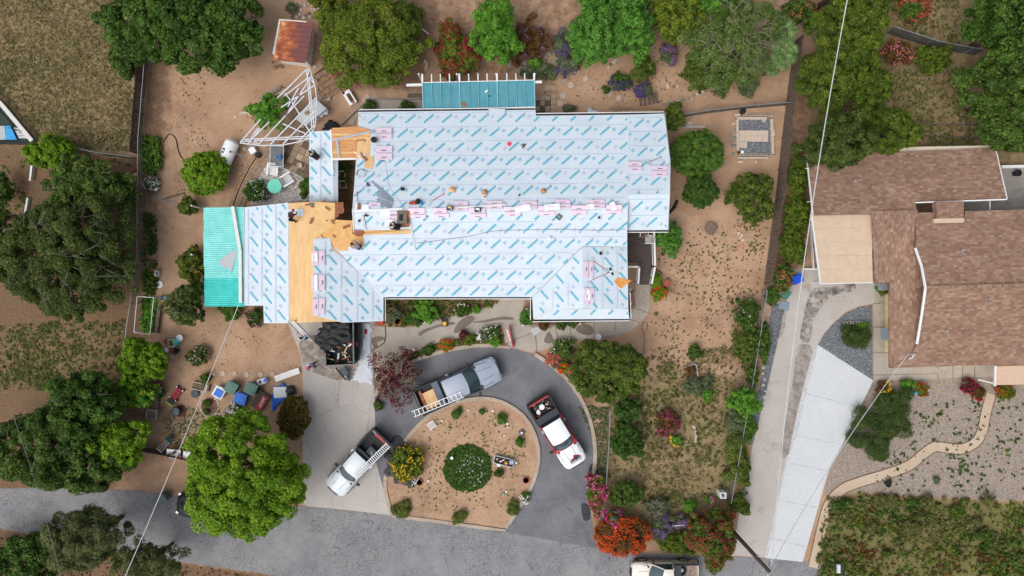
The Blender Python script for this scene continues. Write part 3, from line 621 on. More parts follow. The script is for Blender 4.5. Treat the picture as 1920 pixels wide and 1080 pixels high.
def lay(pl, outline, ang=0.0, width=1.05, slope=+1, phase=0.0, vertical=False, flip=False, cut=None):
    xy = pl.poly(outline); a = ang+random.uniform(-.004, .004)+(math.pi/2 if vertical else 0); ca, sa = math.cos(a), math.sin(a); nx, ny = -sa, ca
    ts = [x*nx+y*ny for x, y in xy]; t0 = min(ts) if slope > 0 else max(ts); rnd = random.Random(int(t0*1000))
    k = 0
    while True:
        lo = t0+slope*(k*width-phase); hi = lo+slope*width; a0, a1 = min(lo, hi), max(lo, hi)
        if (slope > 0 and a0 > max(ts)) or (slope < 0 and a1 < min(ts)): break
        q = clip(clip(xy, nx, ny, a1+.012), -nx, -ny, -(a0-.012)); k += 1
        if len(q) < 3 or area2(q) < .04: continue
        dz = [.012+.016*((a1-(x*nx+y*ny))/width if slope > 0 else ((x*nx+y*ny)-a0)/width) for x, y in q]
        z = [pl.z(*p) for p in q]
        o = MB().prism(q, [a-.004 for a in z], [a+d for a, d in zip(z, dz)]).build('underlayment_strip', UNDER, HOUSE)
        mb = MB(); ss = [x*ca+y*sa for x, y in q]; tm = (a0+a1)/2; s = min(ss)+rnd.uniform(-1.0, -.1); ma = a+(math.radians(41) if not vertical else math.radians(41))
        fl = flip if k % 5 else not flip
        while s < max(ss)+1:
            cx, cy = s*ca+tm*nx+nx*.02, s*sa+tm*ny+ny*.02; mark(mb, pl, .034, cx, cy, ma, q, fl, rnd)
            for j in (-1, 1):
                ox, oy = s*ca+.645*ca+(tm-.12*(1 if fl else -1))*nx, s*sa+.645*sa+(tm-.12*(1 if fl else -1))*ny
                c2, s2 = math.cos(ma), math.sin(ma); u = .125; v0 = j*.057
                P4 = [(ox+e*u*c2-(v0+g*.028)*s2, oy+e*u*s2+(v0+g*.028)*c2) for e, g in ((-1, -1), (1, -1), (1, 1), (-1, 1))]
                if all(inside(p, q) for p in P4): mb.add([(x, y, pl.z(x, y)+.034) for x, y in P4], [(0, 1, 2, 3)], 0 if (k+j) % 2 else 2)
            for e in (.1, .67):                                   # cap nails along the lap
                x, y = (s+e)*ca+(a0+.08)*nx, (s+e)*sa+(a0+.08)*ny
                if inside((x, y), q): mb.add([(x+.025*math.cos(w*1.05), y+.025*math.sin(w*1.05), pl.z(x, y)+.036) for w in range(6)], [tuple(range(6))], 2)
            s += 1.29
        lx0, lx1 = min(ss)+.1, max(ss)-.1                         # printed lap line
        n = max(1, int((lx1-lx0)/1.5))
        for j in range(n):
            x0 = lx0+(lx1-lx0)*j/n; x1 = lx0+(lx1-lx0)*(j+.9)/n; tt = a1-.07
            P4 = [(x0*ca+(tt-.014)*nx, x0*sa+(tt-.014)*ny), (x1*ca+(tt-.014)*nx, x1*sa+(tt-.014)*ny), (x1*ca+(tt+.014)*nx, x1*sa+(tt+.014)*ny), (x0*ca+(tt+.014)*nx, x0*sa+(tt+.014)*ny)]
            if all(inside(p, q) for p in P4): mb.add([(x, y, pl.z(x, y)+.034) for x, y in P4], [(0, 1, 2, 3)], 2)
        if mb.f: mb.build('print', PRINT, o)['kind'] = 'stuff'
    return xy
T1 = math.radians(.6)
RD = 4.3
N1 = Plane([(672, 210, 2.9), (1178, 210, 2.9), (1178, 391, RD), (661, 391, RD)])
N1o = [(672, 210), (1004, 206), (1005, 217), (1178, 215), (1178, 391), (661, 392), (662, 375), (668, 298), (694, 298), (696, 243), (672, 240)]
deck(N1, [(672, 211), (1003, 207), (1004, 218), (1177, 216), (1177, 390), (662, 391), (663, 375), (668, 298), (670, 240)])
lay(N1, N1o, T1, 1.05, 1, .2)
E1 = Plane([(1178, 214, 2.9), (1246, 213, 2.9), (1256, 365, 4.25), (1178, 365, 4.25)])
lay(E1, [(1178, 215), (1245, 213), (1257, 298), (1256, 365), (1179, 365)], T1, 1.05, 1, .6); deck(E1, [(1178, 216), (1244, 214), (1255, 298), (1255, 364), (1179, 364)])
E2 = Plane([(1178, 365, 4.25), (1255, 365, 4.25), (1253, 432, 3.4), (1178, 432, 3.4)])
lay(E2, [(1178, 365), (1256, 365), (1252, 431), (1178, 432)], T1, 1.07, 1, 0, flip=True); deck(E2, [(1178, 366), (1255, 366), (1251, 430), (1178, 431)])
S1 = Plane([(661, 391, RD), (1176, 391, RD), (1176, 432, 3.72), (661, 432, 3.72)])
lay(S1, [(661, 392), (1177, 391), (1177, 414), (771, 416), (771, 430), (663, 433)], T1, 1.25, 1, 0, flip=True)
deck(S1, [(661, 392), (1176, 391), (1176, 414), (771, 416), (771, 431), (661, 440)])
S2 = Plane([(771, 416, 3.94), (1176, 414, 3.94), (998, 557, 2.95), (720, 557, 2.95)])
lay(S2, [(771, 416), (1176, 414), (1176, 462), (1092, 462), (998, 557), (720, 557), (702, 541), (628, 471), (653, 470), (653, 463), (681, 463), (682, 441), (771, 438)], T1, 1.08, 1, .1)
deck(S2, [(590, 444), (630, 412), (661, 414), (661, 440), (771, 431), (771, 416), (1175, 415), (1175, 461), (1092, 462), (998, 556), (720, 556)])
W1 = Plane([(458, 388, 2.75), (590, 378, 3.95), (590, 606, 3.95), (458, 606, 2.75)])
W1o = [(458, 389), (541, 380), (542, 606), (495, 606), (494, 573), (459, 573)]
lay(W1, W1o, 0, 1.05, 1, 0, vertical=True); deck(W1, [(459, 389), (590, 378), (590, 604), (496, 605), (495, 572), (460, 572)])
W2p = Plane([(590, 378, 3.95), (720, 557, 2.95), (720, 602, 2.95), (590, 604, 3.95)])
lay(W2p, [(588, 448), (620, 446), (622, 468), (640, 480), (719, 557), (719, 602), (642, 605), (588, 591)], 0, 1.05, 1, .3, vertical=True)
deck(W2p, [(590, 378), (627, 380), (628, 411), (600, 440), (719, 556), (718, 601), (590, 604)])
X1 = Plane([(998, 557, 2.9), (1092, 462, 3.6), (1092, 580, 3.6), (998, 600, 2.9)])
lay(X1, [(998, 558), (1092, 463), (1092, 579), (1036, 580), (1000, 598)], 0, 1.05, 1, 0, vertical=True); deck(X1, [(999, 558), (1092, 463), (1092, 579), (1036, 580), (1001, 598)])
X2 = Plane([(1092, 462, 3.6), (1176, 462, 3.05), (1178, 580, 3.05), (1092, 580, 3.6)])
lay(X2, [(1092, 463), (1176, 462), (1178, 580), (1092, 579)], 0, 1.05, 1, .2, vertical=True); deck(X2, [(1092, 463), (1175, 463), (1177, 580), (1092, 579)])
X3 = Plane([(1000, 600, 2.8), (1180, 598, 2.8), (1178, 579, 3.15), (1036, 579, 3.15)])
lay(X3, [(1000, 599), (1036, 580), (1178, 579), (1180, 598)], T1, 1.25, 1, 0); deck(X3, [(1001, 598), (1036, 580), (1177, 579), (1179, 597)])
CW = Plane([(580, 247, 2.75), (626, 247, 3.0), (626, 378, 3.0), (580, 378, 2.75)])
lay(CW, [(580, 247), (622, 245), (626, 378), (580, 378)], 0, 1.0, 1, 0, vertical=True); deck(CW, [(581, 248), (622, 246), (626, 377), (581, 377)])
CE = Plane([(622, 300, 3.0), (634, 300, 2.85), (634, 378, 2.85), (626, 378, 3.0)])
lay(CE, [(622, 300), (634, 300), (634, 378), (626, 378)], 0, 1.0, 1, 0, vertical=True)
# bare plank deck between the breezeway and the main roof, one board at a time
PK = Plane([(622, 239, 3.25), (694, 239, 3.25), (692, 298, 3.3), (624, 298, 3.3)])
PKo = PK.poly([(622, 240), (671, 237), (696, 244), (692, 278), (690, 297), (624, 299)])
ys = [y for x, y in PKo]; y = min(ys); rnd = random.Random(4)
while y < max(ys):
    q = clip(clip(PKo, 0, 1, y+.135), 0, -1, -y)
    if len(q) > 2: MB().prism(q, [PK.z(*p)-.03 for p in q], [PK.z(*p)+.004*rnd.random() for p in q]).build('roof_plank', [PLANK, PLY][rnd.random() < .2], HOUSE)
    y += .14
def on(pl, px, py, dz=.02): v = pl.at(px, py); return Vector((v.x, v.y, v.z+dz))
# plywood sheets on the bare strip of the west wing and round the opening
def sheets(pl, outline, w, h, z=.006, m=PLY, name='plywood_sheet', jit=.0):
    xy = pl.poly(outline); x0 = min(a for a, b in xy); x1 = max(a for a, b in xy); y0 = min(b for a, b in xy); y1 = max(b for a, b in xy)
    i = 0; yy = y0
    while yy < y1:
        xx = x0-(w*.5 if i % 2 else 0)
        while xx < x1:
            q = clip(clip(clip(clip(xy, 1, 0, xx+w-.008), -1, 0, -xx), 0, 1, yy+h-.008), 0, -1, -yy)
            if len(q) > 2 and area2(q) > .02: MB().prism(q, [pl.z(*p)-.01 for p in q], [pl.z(*p)+z+random.uniform(0, .004) for p in q]).build(name, m, HOUSE)
            xx += w
        yy += h; i += 1
PLYS = [PLY, mat('plywood_fresh', (240, 206, 150), .8, .08, 3, rgb2=(226, 184, 124)), mat('plywood_amber', (226, 182, 122), .8, .12, 3, rgb2=(206, 160, 102))]
sheets(W1, [(541, 381), (590, 378), (590, 604), (543, 606)], 1.75, 2.44, m=PLYS[0])
sheets(W2p, [(590, 378), (628, 380), (628, 411), (602, 440), (590, 446)], 1.22, 2.44, m=PLYS[1])
sheets(S2, [(592, 446), (630, 413), (661, 416), (661, 439), (682, 441), (680, 462), (653, 463), (652, 469), (622, 466), (620, 446)], 2.44, .9, m=PLYS[2])
sheets(S1, [(661, 433), (771, 431), (771, 438), (661, 441)], 2.44, .5, z=.03, m=PLYS[2])
def scrap(name, pl, outline, m, z=.03, label=None, cat=None, th=.02):
    xy = pl.poly(outline); zz = [pl.z(*p)+z for p in xy]; c = Vector((sum(a for a, b in xy)/len(xy), sum(b for a, b in xy)/len(xy), min(zz)))
    return single(MB().prism(xy, [a-th for a in zz], zz), name, m, label, cat, c)
sheets(W2p, [(627, 379), (645, 379), (645, 398), (628, 411)], .3, .4, m=OLDW, name='old_sheathing_board')
sheets(S2, [(664, 432), (681, 432), (681, 443), (665, 443)], .3, .6, z=.045, m=OLDW, name='old_sheathing_board')
# walls below the eaves
def wall(outline, h, name='wall', m=STUCCO):
    return MB().prism(W2(outline, 0), -.05, h).build(name, m, HOUSE)
def shrink(pts, h): return [((a-960)*(H-h)/H+960, (b-540)*(H-h)/H+540) for a, b in pts]   # photo pixel of the foot below a roof point
wall(shrink([(690, 235), (995, 228), (1170, 235), (1235, 235), (1235, 415), (1160, 415), (1160, 575), (1015, 580), (1015, 535), (705, 535), (700, 585), (510, 588), (510, 555), (478, 555), (478, 405), (575, 398), (640, 430), (676, 430), (676, 300)], 2.8), 2.7)
wall(shrink([(594, 262), (615, 262), (615, 378), (594, 378)], 2.8), 2.66)
# gutters: dark trough with a white lip, fascia behind
def gutter(pts, h, side):
    w = [P(a, b, h) for a, b in pts]
    for a, b in zip(w[:-1], w[1:]):
        d = (b-a).normalized(); nrm = Vector((-d.y, d.x, 0))*side
        MB().bar(a+nrm*.05-Vector((0, 0, .1)), b+nrm*.05-Vector((0, 0, .1)), .1, .02).bar(a+nrm*.01-Vector((0, 0, .06)), b+nrm*.01-Vector((0, 0, .06)), .02, .1).build('gutter_trough', DARK, HOUSE)
        MB().bar(a+nrm*.125-Vector((0, 0, .05)), b+nrm*.125-Vector((0, 0, .05)), .05, .1).build('gutter_lip', WHITE, HOUSE)
gutter([(719, 602), (719, 557), (998, 557), (998, 600), (1180, 598), (1178, 548)], 2.82, -1)
gutter([(1177, 432), (1253, 432)], 3.3, -1)
gutter([(672, 209), (1004, 205)], 2.82, 1); gutter([(1005, 216), (1245, 213)], 2.82, 1)
def edge(a, b, w=.08, m=WHITE, name='drip_edge', dz=.05):
    MB().bar(a+Vector((0, 0, dz)), b+Vector((0, 0, dz)), w, .03).build(name, m, HOUSE)
edge(P(620, 243, 3.2), P(624, 326, 3.1), .1); edge(P(624, 299, 3.25), P(668, 298, 3.3), .12); edge(P(458, 390, 2.75), P(459, 573, 2.75), .05, METAL)
edge(P(1177, 330, 4.05), P(1177, 432, 3.7), .05, METAL); edge(P(661, 392, 4.3), P(664, 436, 3.75), .05); edge(P(1246, 213, 2.9), P(1256, 300, 3.65), .05, METAL); edge(P(1256, 300, 3.65), P(1253, 432, 3.4), .05, METAL)
edge(on(S2, 770, 419), on(S2, 779, 470), .12, METAL, 'flashing', .03)
MB().bar(on(S2, 624, 467, .03), on(S2, 720, 557, .03), .42, .03).build('valley_strip', UNDER, HOUSE); edge(on(E1, 1178, 217, .0), on(E1, 1178, 366, .0), .14, UNDER, 'seam_strip', .03)
# chimney flue curb and roof vents
MB().prism([tuple(on(S1, a, b)[:2]) for a, b in ((745, 396), (764, 395), (765, 420), (747, 421))], 3.6, 4.4).build('chimney', mat('chimney_brown', (122, 112, 98), .9, .2), HOUSE)
MB().prism([tuple(on(S1, a, b)[:2]) for a, b in ((750, 403), (757, 403), (757, 415), (750, 415))], 4.3, 4.43).build('chimney_flue', DARK, HOUSE)
edge(on(S1, 766, 396, .12), on(S1, 767, 424, .12), .16, OLDW, 'chimney_flashing'); edge(on(S1, 747, 424, .12), on(S1, 767, 424, .12), .16, OLDW, 'chimney_flashing')
for i, (a, b, pl, r) in enumerate(((755, 355, N1, .1), (1123, 408, S1, .06), (674, 414, S1, .06), (974, 366, N1, .05), (1126, 475, X2, .08), (1030, 447, S2, .09))):
    v = on(pl, a, b); mb = MB(); mb.cyl(v, r*1.5, .02, 12).cyl(v, r, .3, 12); mb.build('vent_pipe', DARK if i not in (5,) else WHITE, HOUSE, smooth=False)
# ---------------------------------------------------------------- loads on the roof
PINK = mat('pink_wrapper', (228, 213, 228), .45, .06, 7, rgb2=(216, 194, 214), spec=.4)
INK = mat('label_ink', (92, 70, 92), .6, .1)
def bundle(pl, x0, y0, x1, y1, where, lift=0.0, rot=0):
    c = on(pl, (x0+x1)/2, (y0+y1)/2, .03+lift); w = M2(x1-x0, c.z); d = M2(y1-y0, c.z)
    o = thing('shingle_bundle', 'pink wrapped shingle bundle '+where, 'shingle bundle', c, rot, 'pink shingle bundles on the roof')
    al = abs(pl.k[1]) > abs(pl.k[0]); sl = math.atan(pl.k[1]) if al else -math.atan(pl.k[0])
    R = Matrix.Rotation(sl, 3, 'X' if al else 'Y') @ Matrix.Rotation(random.uniform(-.03, .03), 3, 'Z')
    MB().box((0, 0, .05), (w, d, .1), R=R).build('wrapper', PINK, o, world=False)
    lg = w > d; mb = MB()
    L = .34 if lg else .3
    for k in range(6):
        t = (k-2.5)*L/6
        mb.box(R @ Vector(((t, -d*.22, .104) if lg else (w*.15, t, .104))), ((L/8, d*.16, .006) if lg else (w*.2, L/8, .006)), R=R)
    mb.build('label_print', INK, o, world=False)['kind'] = 'stuff'
    return o
BD = [(N1, 706, 240, 735, 250, 'by black bucket, upper of the upper pair'), (N1, 706, 251, 735, 261, 'by black bucket, lower of the upper pair'),
 (N1, 705, 274, 736, 287, 'under coiled cord, upper of the lower pair'), (N1, 705, 288, 736, 300, 'under coiled cord, lower of the lower pair'),
 (N1, 692, 380, 714, 388, 'at west end of ridge, below the grey flashing pieces'), (S1, 732, 396, 746, 403, 'left of chimney, upper'), (S1, 724, 404, 747, 412, 'left of chimney, lower'),
 (S1, 765, 390, 797, 401, 'right of chimney, upper'), (S1, 769, 402, 799, 409, 'right of chimney, lower'),
 (S1, 811, 390, 838, 399, 'left of the first black nail box, upper'), (S1, 813, 400, 842, 408, 'left of the first black nail box, lower'),
 (N1, 849, 378, 878, 386, 'on ridge between the two nail boxes, upper'), (N1, 849, 387, 878, 395, 'on ridge between the two nail boxes, lower'),
 (S1, 879, 390, 910, 399, 'beneath the second black nail box, upper'), (S1, 882, 400, 911, 408, 'beneath the second black nail box, lower'),
 (N1, 912, 377, 942, 384, 'under east end of long white ridge board, upper'), (N1, 912, 385, 942, 392, 'under east end of long white ridge board, lower'),
 (S1, 945, 388, 976, 396, 'left of first white wrapper sheet, upper'), (S1, 946, 397, 976, 405, 'left of first white wrapper sheet, lower'),
 (N1, 978, 378, 1007, 385, 'right of first white wrapper sheet, upper'), (N1, 978, 386, 1007, 392, 'right of first white wrapper sheet, lower'),
 (S1, 1009, 386, 1040, 395, 'under second white wrapper sheet, upper left'), (S1, 1010, 396, 1040, 404, 'under second white wrapper sheet, lower left'),
 (N1, 1040, 375, 1069, 382, 'right of second white wrapper sheet, upper'), (N1, 1041, 383, 1070, 391, 'right of second white wrapper sheet, lower'),
 (S1, 1071, 385, 1100, 393, 'right of the square brown vent, upper'), (S1, 1071, 394, 1100, 403, 'right of the square brown vent, lower'),
 (N1, 1103, 375, 1133, 382, 'right of third white wrapper sheet, upper'), (N1, 1104, 383, 1134, 390, 'right of third white wrapper sheet, lower'),
 (S1, 1136, 384, 1166, 393, 'easternmost on the main ridge, upper'), (S1, 1136, 394, 1165, 402, 'easternmost on the main ridge, lower'),
 (W2p, 587, 470, 597, 498, 'northernmost of west wing, left of its pair'), (W2p, 598, 470, 609, 497, 'northernmost of west wing, right of its pair'),
 (W2p, 586, 515, 597, 545, 'in the middle of west wing, left of its pair'), (W2p, 598, 515, 609, 544, 'in the middle of west wing, right of its pair'),
 (W2p, 587, 560, 597, 590, 'southernmost of west wing, left of its pair'), (W2p, 598, 559, 609, 589, 'southernmost of west wing, right of its pair'),
 (X2, 1093, 490, 1102, 520, 'beside red broom handle, left of its pair'), (X2, 1103, 490, 1112, 519, 'beside red broom handle, right of its pair'),
 (X2, 1095, 540, 1104, 570, 'nearest the south hip, left of its pair'), (X2, 1105, 540, 1113, 569, 'nearest the south hip, right of its pair'),
 (E1, 1176, 304, 1203, 312, 'on east end section, western upper'), (E1, 1177, 313, 1203, 321, 'on east end section, western lower'),
 (E1, 1222, 311, 1252, 320, 'at the far east edge, upper'), (E1, 1221, 321, 1250, 331, 'at the far east edge, lower')]
for q in BD: bundle(*q)
PAPER = mat('white_sheet', (236, 240, 244), .6, .03, 3)
def sheet(pl, px, py, w, d, rot, where, h=.14, name='wrapper_sheet', m=PAPER, cat='sheet', lab='white wrapper sheet '):
    v = on(pl, px, py, h); ww, dd = M2(w, v.z), M2(d, v.z); mb = MB(); R = Matrix.Rotation(rot, 3, 'Z'); n = 5; V = []; Fc = []
    for i in range(n+1):
        for j in range(3):
            q = R @ Vector((ww*(i/n-.5), dd*(j/2-.5), .02*math.sin(i*1.7+j))); V.append(v+q)
    for i in range(n):
        for j in range(2): Fc.append((i*3+j, (i+1)*3+j, (i+1)*3+j+1, i*3+j+1))
    mb.add(V, Fc); mb.add([p-Vector((0, 0, .012)) for p in V], [f[::-1] for f in Fc])
    return single(mb, name, m, lab+where, cat, v)
for q in ((S1, 723, 400, 19, 15, 0, 'beside the chimney, the larger one'), (S1, 730, 418, 17, 12, 0, 'beside the chimney, the lower one'), (N1, 686, 389, 13, 10, .05, 'at west end of ridge'), (S1, 980, 391, 30, 12, .16, 'on ridge, first east of the long white board'),
          (S1, 1035, 389, 30, 12, .1, 'on ridge, above the square brown vent'), (N1, 1106, 388, 16, 10, .1, 'on ridge, small one between pink bundles'), (S1, 1149, 387, 11, 16, .35, 'turned askew on the easternmost ridge bundles'),
          (W2p, 591, 482, 11, 16, 0, 'on northernmost west wing bundles'), (W2p, 591, 530, 11, 30, 0, 'on middle west wing bundles, longest there'), (X2, 1101, 553, 11, 20, 0, 'on bundles nearest the south hip')): sheet(*q)
def strip(pts, w, where, name='metal_strip', m=METAL, h=.02, cat='metal strip'):
    c = Vector(pts[0]); mb = MB()
    for a, b in zip(pts[:-1], pts[1:]): mb.bar(a, b, w, h)
    return single(mb, name, m, where, cat, c)
strip([on(S1, 664, 396, .16), on(S1, 755, 392, .16)], .12, 'long white ridge board west of the chimney', 'ridge_board', WHITE, .04, 'board')
strip([on(N1, 859, 390, .2), on(N1, 948, 384, .2)], .09, 'long white ridge board lying over pink bundles', 'ridge_board', WHITE, .04, 'board')
strip([on(S1, 680, 405, .1), on(S1, 686, 432, .1)], .16, 'short pale metal strip hanging below the ridge board', m=METAL)
strip([on(PK, 622, 264, .06), on(PK, 696, 247, .08), on(N1, 712, 243, .08)], .13, 'long pale metal strip lying across bare planks')
strip([on(PK, 632, 264, .05), on(PK, 636, 297, .05)], .16, 'short pale metal strip lying along bare planks')
strip([on(PK, 666, 285, .1), on(N1, 680, 300, .1)], .1, 'left white trim piece below the square plank hatch', m=WHITE)
strip([on(PK, 676, 286, .1), on(N1, 686, 292, .1)], .1, 'right white trim piece below the square plank hatch', m=WHITE)
strip([on(PK, 674, 282, .12), on(N1, 688, 302, .12)], .14, 'brown offcut board lying across the plank hatch', 'offcut_board', OLDW, .03, 'board')
FL = [((697, 340), (737, 374)), ((703, 346), (737, 378)), ((708, 360), (735, 375)), ((707, 366), (737, 380)), ((707, 374), (735, 386)), ((706, 380), (733, 390))]
wh = ['uppermost of the fanned pile', 'second from top of the fanned pile', 'third from top of the fanned pile', 'third from bottom of the fanned pile', 'second from bottom of the fanned pile', 'lowest of the fanned pile']
for i, (a, b) in enumerate(FL): strip([on(N1, *a, .04+.012*i), on(N1, *b, .04+.012*i)], .15, 'grey step flashing, '+wh[i], 'step_flashing', mat('flashing_grey', (132, 146, 160), .55, .2, 5), .01, 'flashing')
mb = MB(); v = on(PK, 672, 273, .05)
for a, b in (((670, 263), (685, 263)), ((685, 263), (684, 286)), ((684, 286), (669, 286)), ((669, 286), (670, 263))): mb.bar(on(PK, *a, .05), on(PK, *b, .05), .08, .05)
mb.build('hatch_frame', OLDW, HOUSE)
scrap('plywood_offcut', N1, [(686, 300), (700, 292), (702, 300), (698, 318), (684, 314), (683, 309)], PLY, .06, 'curved bare plywood offcut beside coiled wire', 'plywood')
t = scrap('plywood_offcut', X2, [(1151, 528), (1158, 520), (1184, 526), (1166, 540), (1163, 541)], mat('ply_orange', (224, 158, 86), .8, .12, 4), .05, 'triangular plywood offcut overhanging the east eave', 'plywood')
scrap('underlayment_scrap', W1, [(541, 393), (569, 392), (570, 404), (542, 405)], UNDER, .04, 'loose pale underlayment scrap on bare plywood', 'underlayment')
scrap('felt_flap', N1, [(913, 204), (948, 205), (946, 214), (938, 216), (925, 212)], UNDER, .1, 'loose grey flap folded over north eave', 'underlayment')
# buckets, hats, tools
def pot(px, py, r, m, label, cat='flower pot', name='flower_pot', h=None, base=0.0, fill=None, plantst=None, group=None, rim=True, pl=None):
    v = on(pl, px, py) if pl else P(px, py, base); R = M2(r, v.z); h = h or R*1.5
    o = thing(name, label, cat, v, 0, group); mb = MB()
    prof = [(R*.7, 0), (R*.95, h), (R*1.06, h), (R*1.06, h*.86)] if not rim else [(R*.72, 0), (R*.93, h*.84), (R*1.05, h*.84), (R*1.05, h), (R*.88, h), (R*.84, h*.8)]
    mb.lathe((0, 0, 0), prof, 18); mb.build('vessel', m, o, world=False, smooth=False)
    if fill: MB().lathe((0, 0, h*.72), [(R*.84, 0), (R*.84, .02)], 16).build('soil', fill, o, world=False)
    if plantst:
        pos, nrm, L, W, T, rs = crown_pts((R*1.05, R*1.05, R*.8), int(px+py), plantst, 1.2); pos[:, 2] += h+R*.25
        leafmesh('foliage', pos, nrm, L, W, T, leafmat(plantst, *STY[plantst][:3]), o, rs=rs)
    return o
TERRA = mat('terracotta', (168, 96, 74), .85, .18, 6); POTSOIL = mat('potting_soil', (70, 52, 42), .95, .3, 12)
pot(703, 264, 5.5, DARK, 'black bucket beside pink bundles on the north slope', 'bucket', 'bucket', .4, pl=N1)
STRAW = mat('straw', (226, 186, 140), .9, .12, 18)
def hat(pl, px, py, r, m, label):
    v = on(pl, px, py, .03); R = M2(r, v.z)
    return single(MB().lathe(v, [(R, 0), (R*.98, .02), (R*.5, .03), (R*.46, .1), (R*.3, .13), (R*.1, .12)], 18), 'straw_hat', m, label, 'hat', v, smooth=True)
hat(N1, 848, 357, 7.5, STRAW, 'pale straw hat lying on the roof'); hat(N1, 909, 361, 6.3, mat('tan_hat', (196, 148, 112), .9, .15), 'brown brimmed hat lying with a small box'); hat(N1, 1019, 359, 6, mat('brown_hat', (198, 156, 108), .9, .2), 'tan hat with dark crown furthest east')
v = on(N1, 909, 369, .02); single(MB().box(v+Vector((0, 0, .06)), (.22, .26, .12), .2).box(v+Vector((0, 0, .125)), (.14, .16, .01), .2, mi=1), 'small_box', [PAPER, OLDW], 'small white box below the brown hat', 'box', v)
def nailbox(px, py, label, lid):
    v = on(S1, px, py, .16); o = thing('nail_box', label, 'box', v)
    MB().box((0, 0, .1), (.42, .3, .2), -.12).build('case', mat('navy_plastic', (52, 56, 72), .5, .2), o, world=False)
    MB().box((0, .03, .21), (.26, .13, .03), -.12).build('lid', lid, o, world=False); MB().cyl((.12, -.1, .2), .04, .03).build('cap', PAPER, o, world=False)
nailbox(844, 391, 'black nail box with cream lid on pink bundles', STRAW); nailbox(896, 394, 'black nail box with white lid on pink bundles', PAPER)
v = on(S1, 1048, 407, .02); o = thing('square_vent', 'square brown roof vent lying loose south of ridge', 'vent', v, .9)
MB().box((0, 0, .06), (.36, .36, .12)).build('body', mat('vent_brown', (120, 100, 92), .7, .2), o, world=False); MB().cyl((0, 0, .12), .09, .03).build('opening', PRINT[0], o, world=False)
v = on(N1, 955, 270, .03); single(MB().box(v, (.27, .27, .05), .78), 'red_card', mat('red_card', (226, 62, 84), .6, .05), 'red square card lying on the north slope', 'card', v)
def nailgun(pl, px, py, rz, label, m=DARK):
    v = on(pl, px, py, .03); o = thing('nail_gun', label, 'nail gun', v, rz)
    MB().bar((-.2, 0, .07), (.12, 0, .09), .09, .1).build('body', m, o, world=False); MB().bar((-.02, 0, .07), (-.06, .2, .06), .05, .06).build('handle', m, o, world=False)
    mb = MB(); mb.tube([(-.06, .18, .05), (-.14, .24, .04), (-.2, .14, .04), (-.12, .1, .04)], .014, 5); mb.build('magazine', METAL, o, world=False)
nailgun(N1, 983, 273, .85, 'black nail gun alone in the middle of north slope')
nailgun(N1, 690, 345, 2.2, 'small black nail gun near the wire coil'); nailgun(S1, 688, 405, 0, 'dark nail gun beside short metal strip'); nailgun(N1, 686, 323, .3, 'grey nail gun by the wire coil', METAL)
def coil(pl, px, py, r, label, m, turns=3, tail=None, th=.012):
    v = on(pl, px, py, .03); rnd = random.Random(int(px)); pts = []
    for i in range(turns*14):
        a = i/14*6.283; R = M2(r, v.z)*(1+rnd.uniform(-.12, .12)); pts.append(v+Vector((math.cos(a)*R+rnd.uniform(-.03, .03), math.sin(a)*R*.85, .01*i/14)))
    if tail: pts += [on(pl, a, b, .03) for a, b in tail]
    return single(MB().tube(pts, th, 4), 'air_hose', m, label, 'hose', v)
HOSE = mat('grey_hose', (138, 146, 156), .6, .1)
coil(N1, 716, 308, 8, 'thin grey hose coil trailing down the north slope', HOSE, 2, [(727, 330), (730, 350), (745, 372), (762, 393)]); coil(N1, 678, 325, 9, 'tangled grey wire coil at west edge of roof', HOSE, 4)
single(MB().tube([on(S2, a, b, .04) for a, b in spline([(782, 456), (830, 450), (880, 443), (930, 433), (1000, 431), (1060, 430), (1120, 432), (1172, 430)], 4)], .02, 5), 'air_hose', HOSE, 'long grey hose lying along the south slope', 'hose', on(S2, 782, 456))
v = on(N1, 780, 381, .04); o = thing('tool_pile', 'pile of red rags, black bag and blue gloves above ridge', 'tool pile', v, .25)
rr = random.Random(2); mb = MB()
for i in range(5): mb.ball((-.36+i*.11, rr.uniform(-.05, .1), .09), (.13, .12, .1), 8, 6, jit=.15, rnd=rr)
mb.build('red_rag', mat('red_rag', (178, 74, 64), .9, .25), o, world=False); MB().ball((.16, .06, .14), (.19, .2, .16), 10, 7, jit=.1, rnd=rr).build('black_bag', DARK, o, world=False)
mb = MB()
for i in range(4): mb.ball((.36+rr.uniform(-.05, .08), -.05+rr.uniform(-.1, .1), .07), (.09, .1, .07), 8, 5, jit=.2, rnd=rr)
mb.build('blue_glove', mat('blue_glove', (58, 132, 200), .8, .2), o, world=False)
REDH = mat('red_handle', (188, 96, 92), .7, .1)
def shovel(pl, a, b, label, m=REDH, blade=METAL):
    p0 = on(pl, *a, .05); p1 = on(pl, *b, .05); o = thing('shovel', label, 'shovel', p0); d = p1-p0; u = d.normalized(); w = Vector((-u.y, u.x, 0))
    MB().tube([(0, 0, 0), d], .022, 6).build('handle', m, o, world=False)
    MB().bar(-u*.02+w*.1, -u*.02-w*.1, .04, .03).build('grip', m, o, world=False)
    MB().prism([tuple((d+u*x+w*y)[:2]) for x, y in ((0, -.05), (.08, -.12), (.3, -.11), (.32, .11), (.08, .12), (0, .05))], d.z-.01, d.z+.01).build('blade', blade, o, world=False)
shovel(N1, (832, 364), (812, 376), 'red handled shovel lying on the roof near the straw hat'); shovel(N1, (670, 361), (671, 378), 'red scraper shovel at the west roof edge'); shovel(E1, (1238, 295), (1220, 303), 'grey handled shovel near far east bundles', mat('grey_handle', (150, 130, 124), .7), METAL); shovel(X2, (1115, 491), (1132, 504), 'pink handled scraper by the green broom')
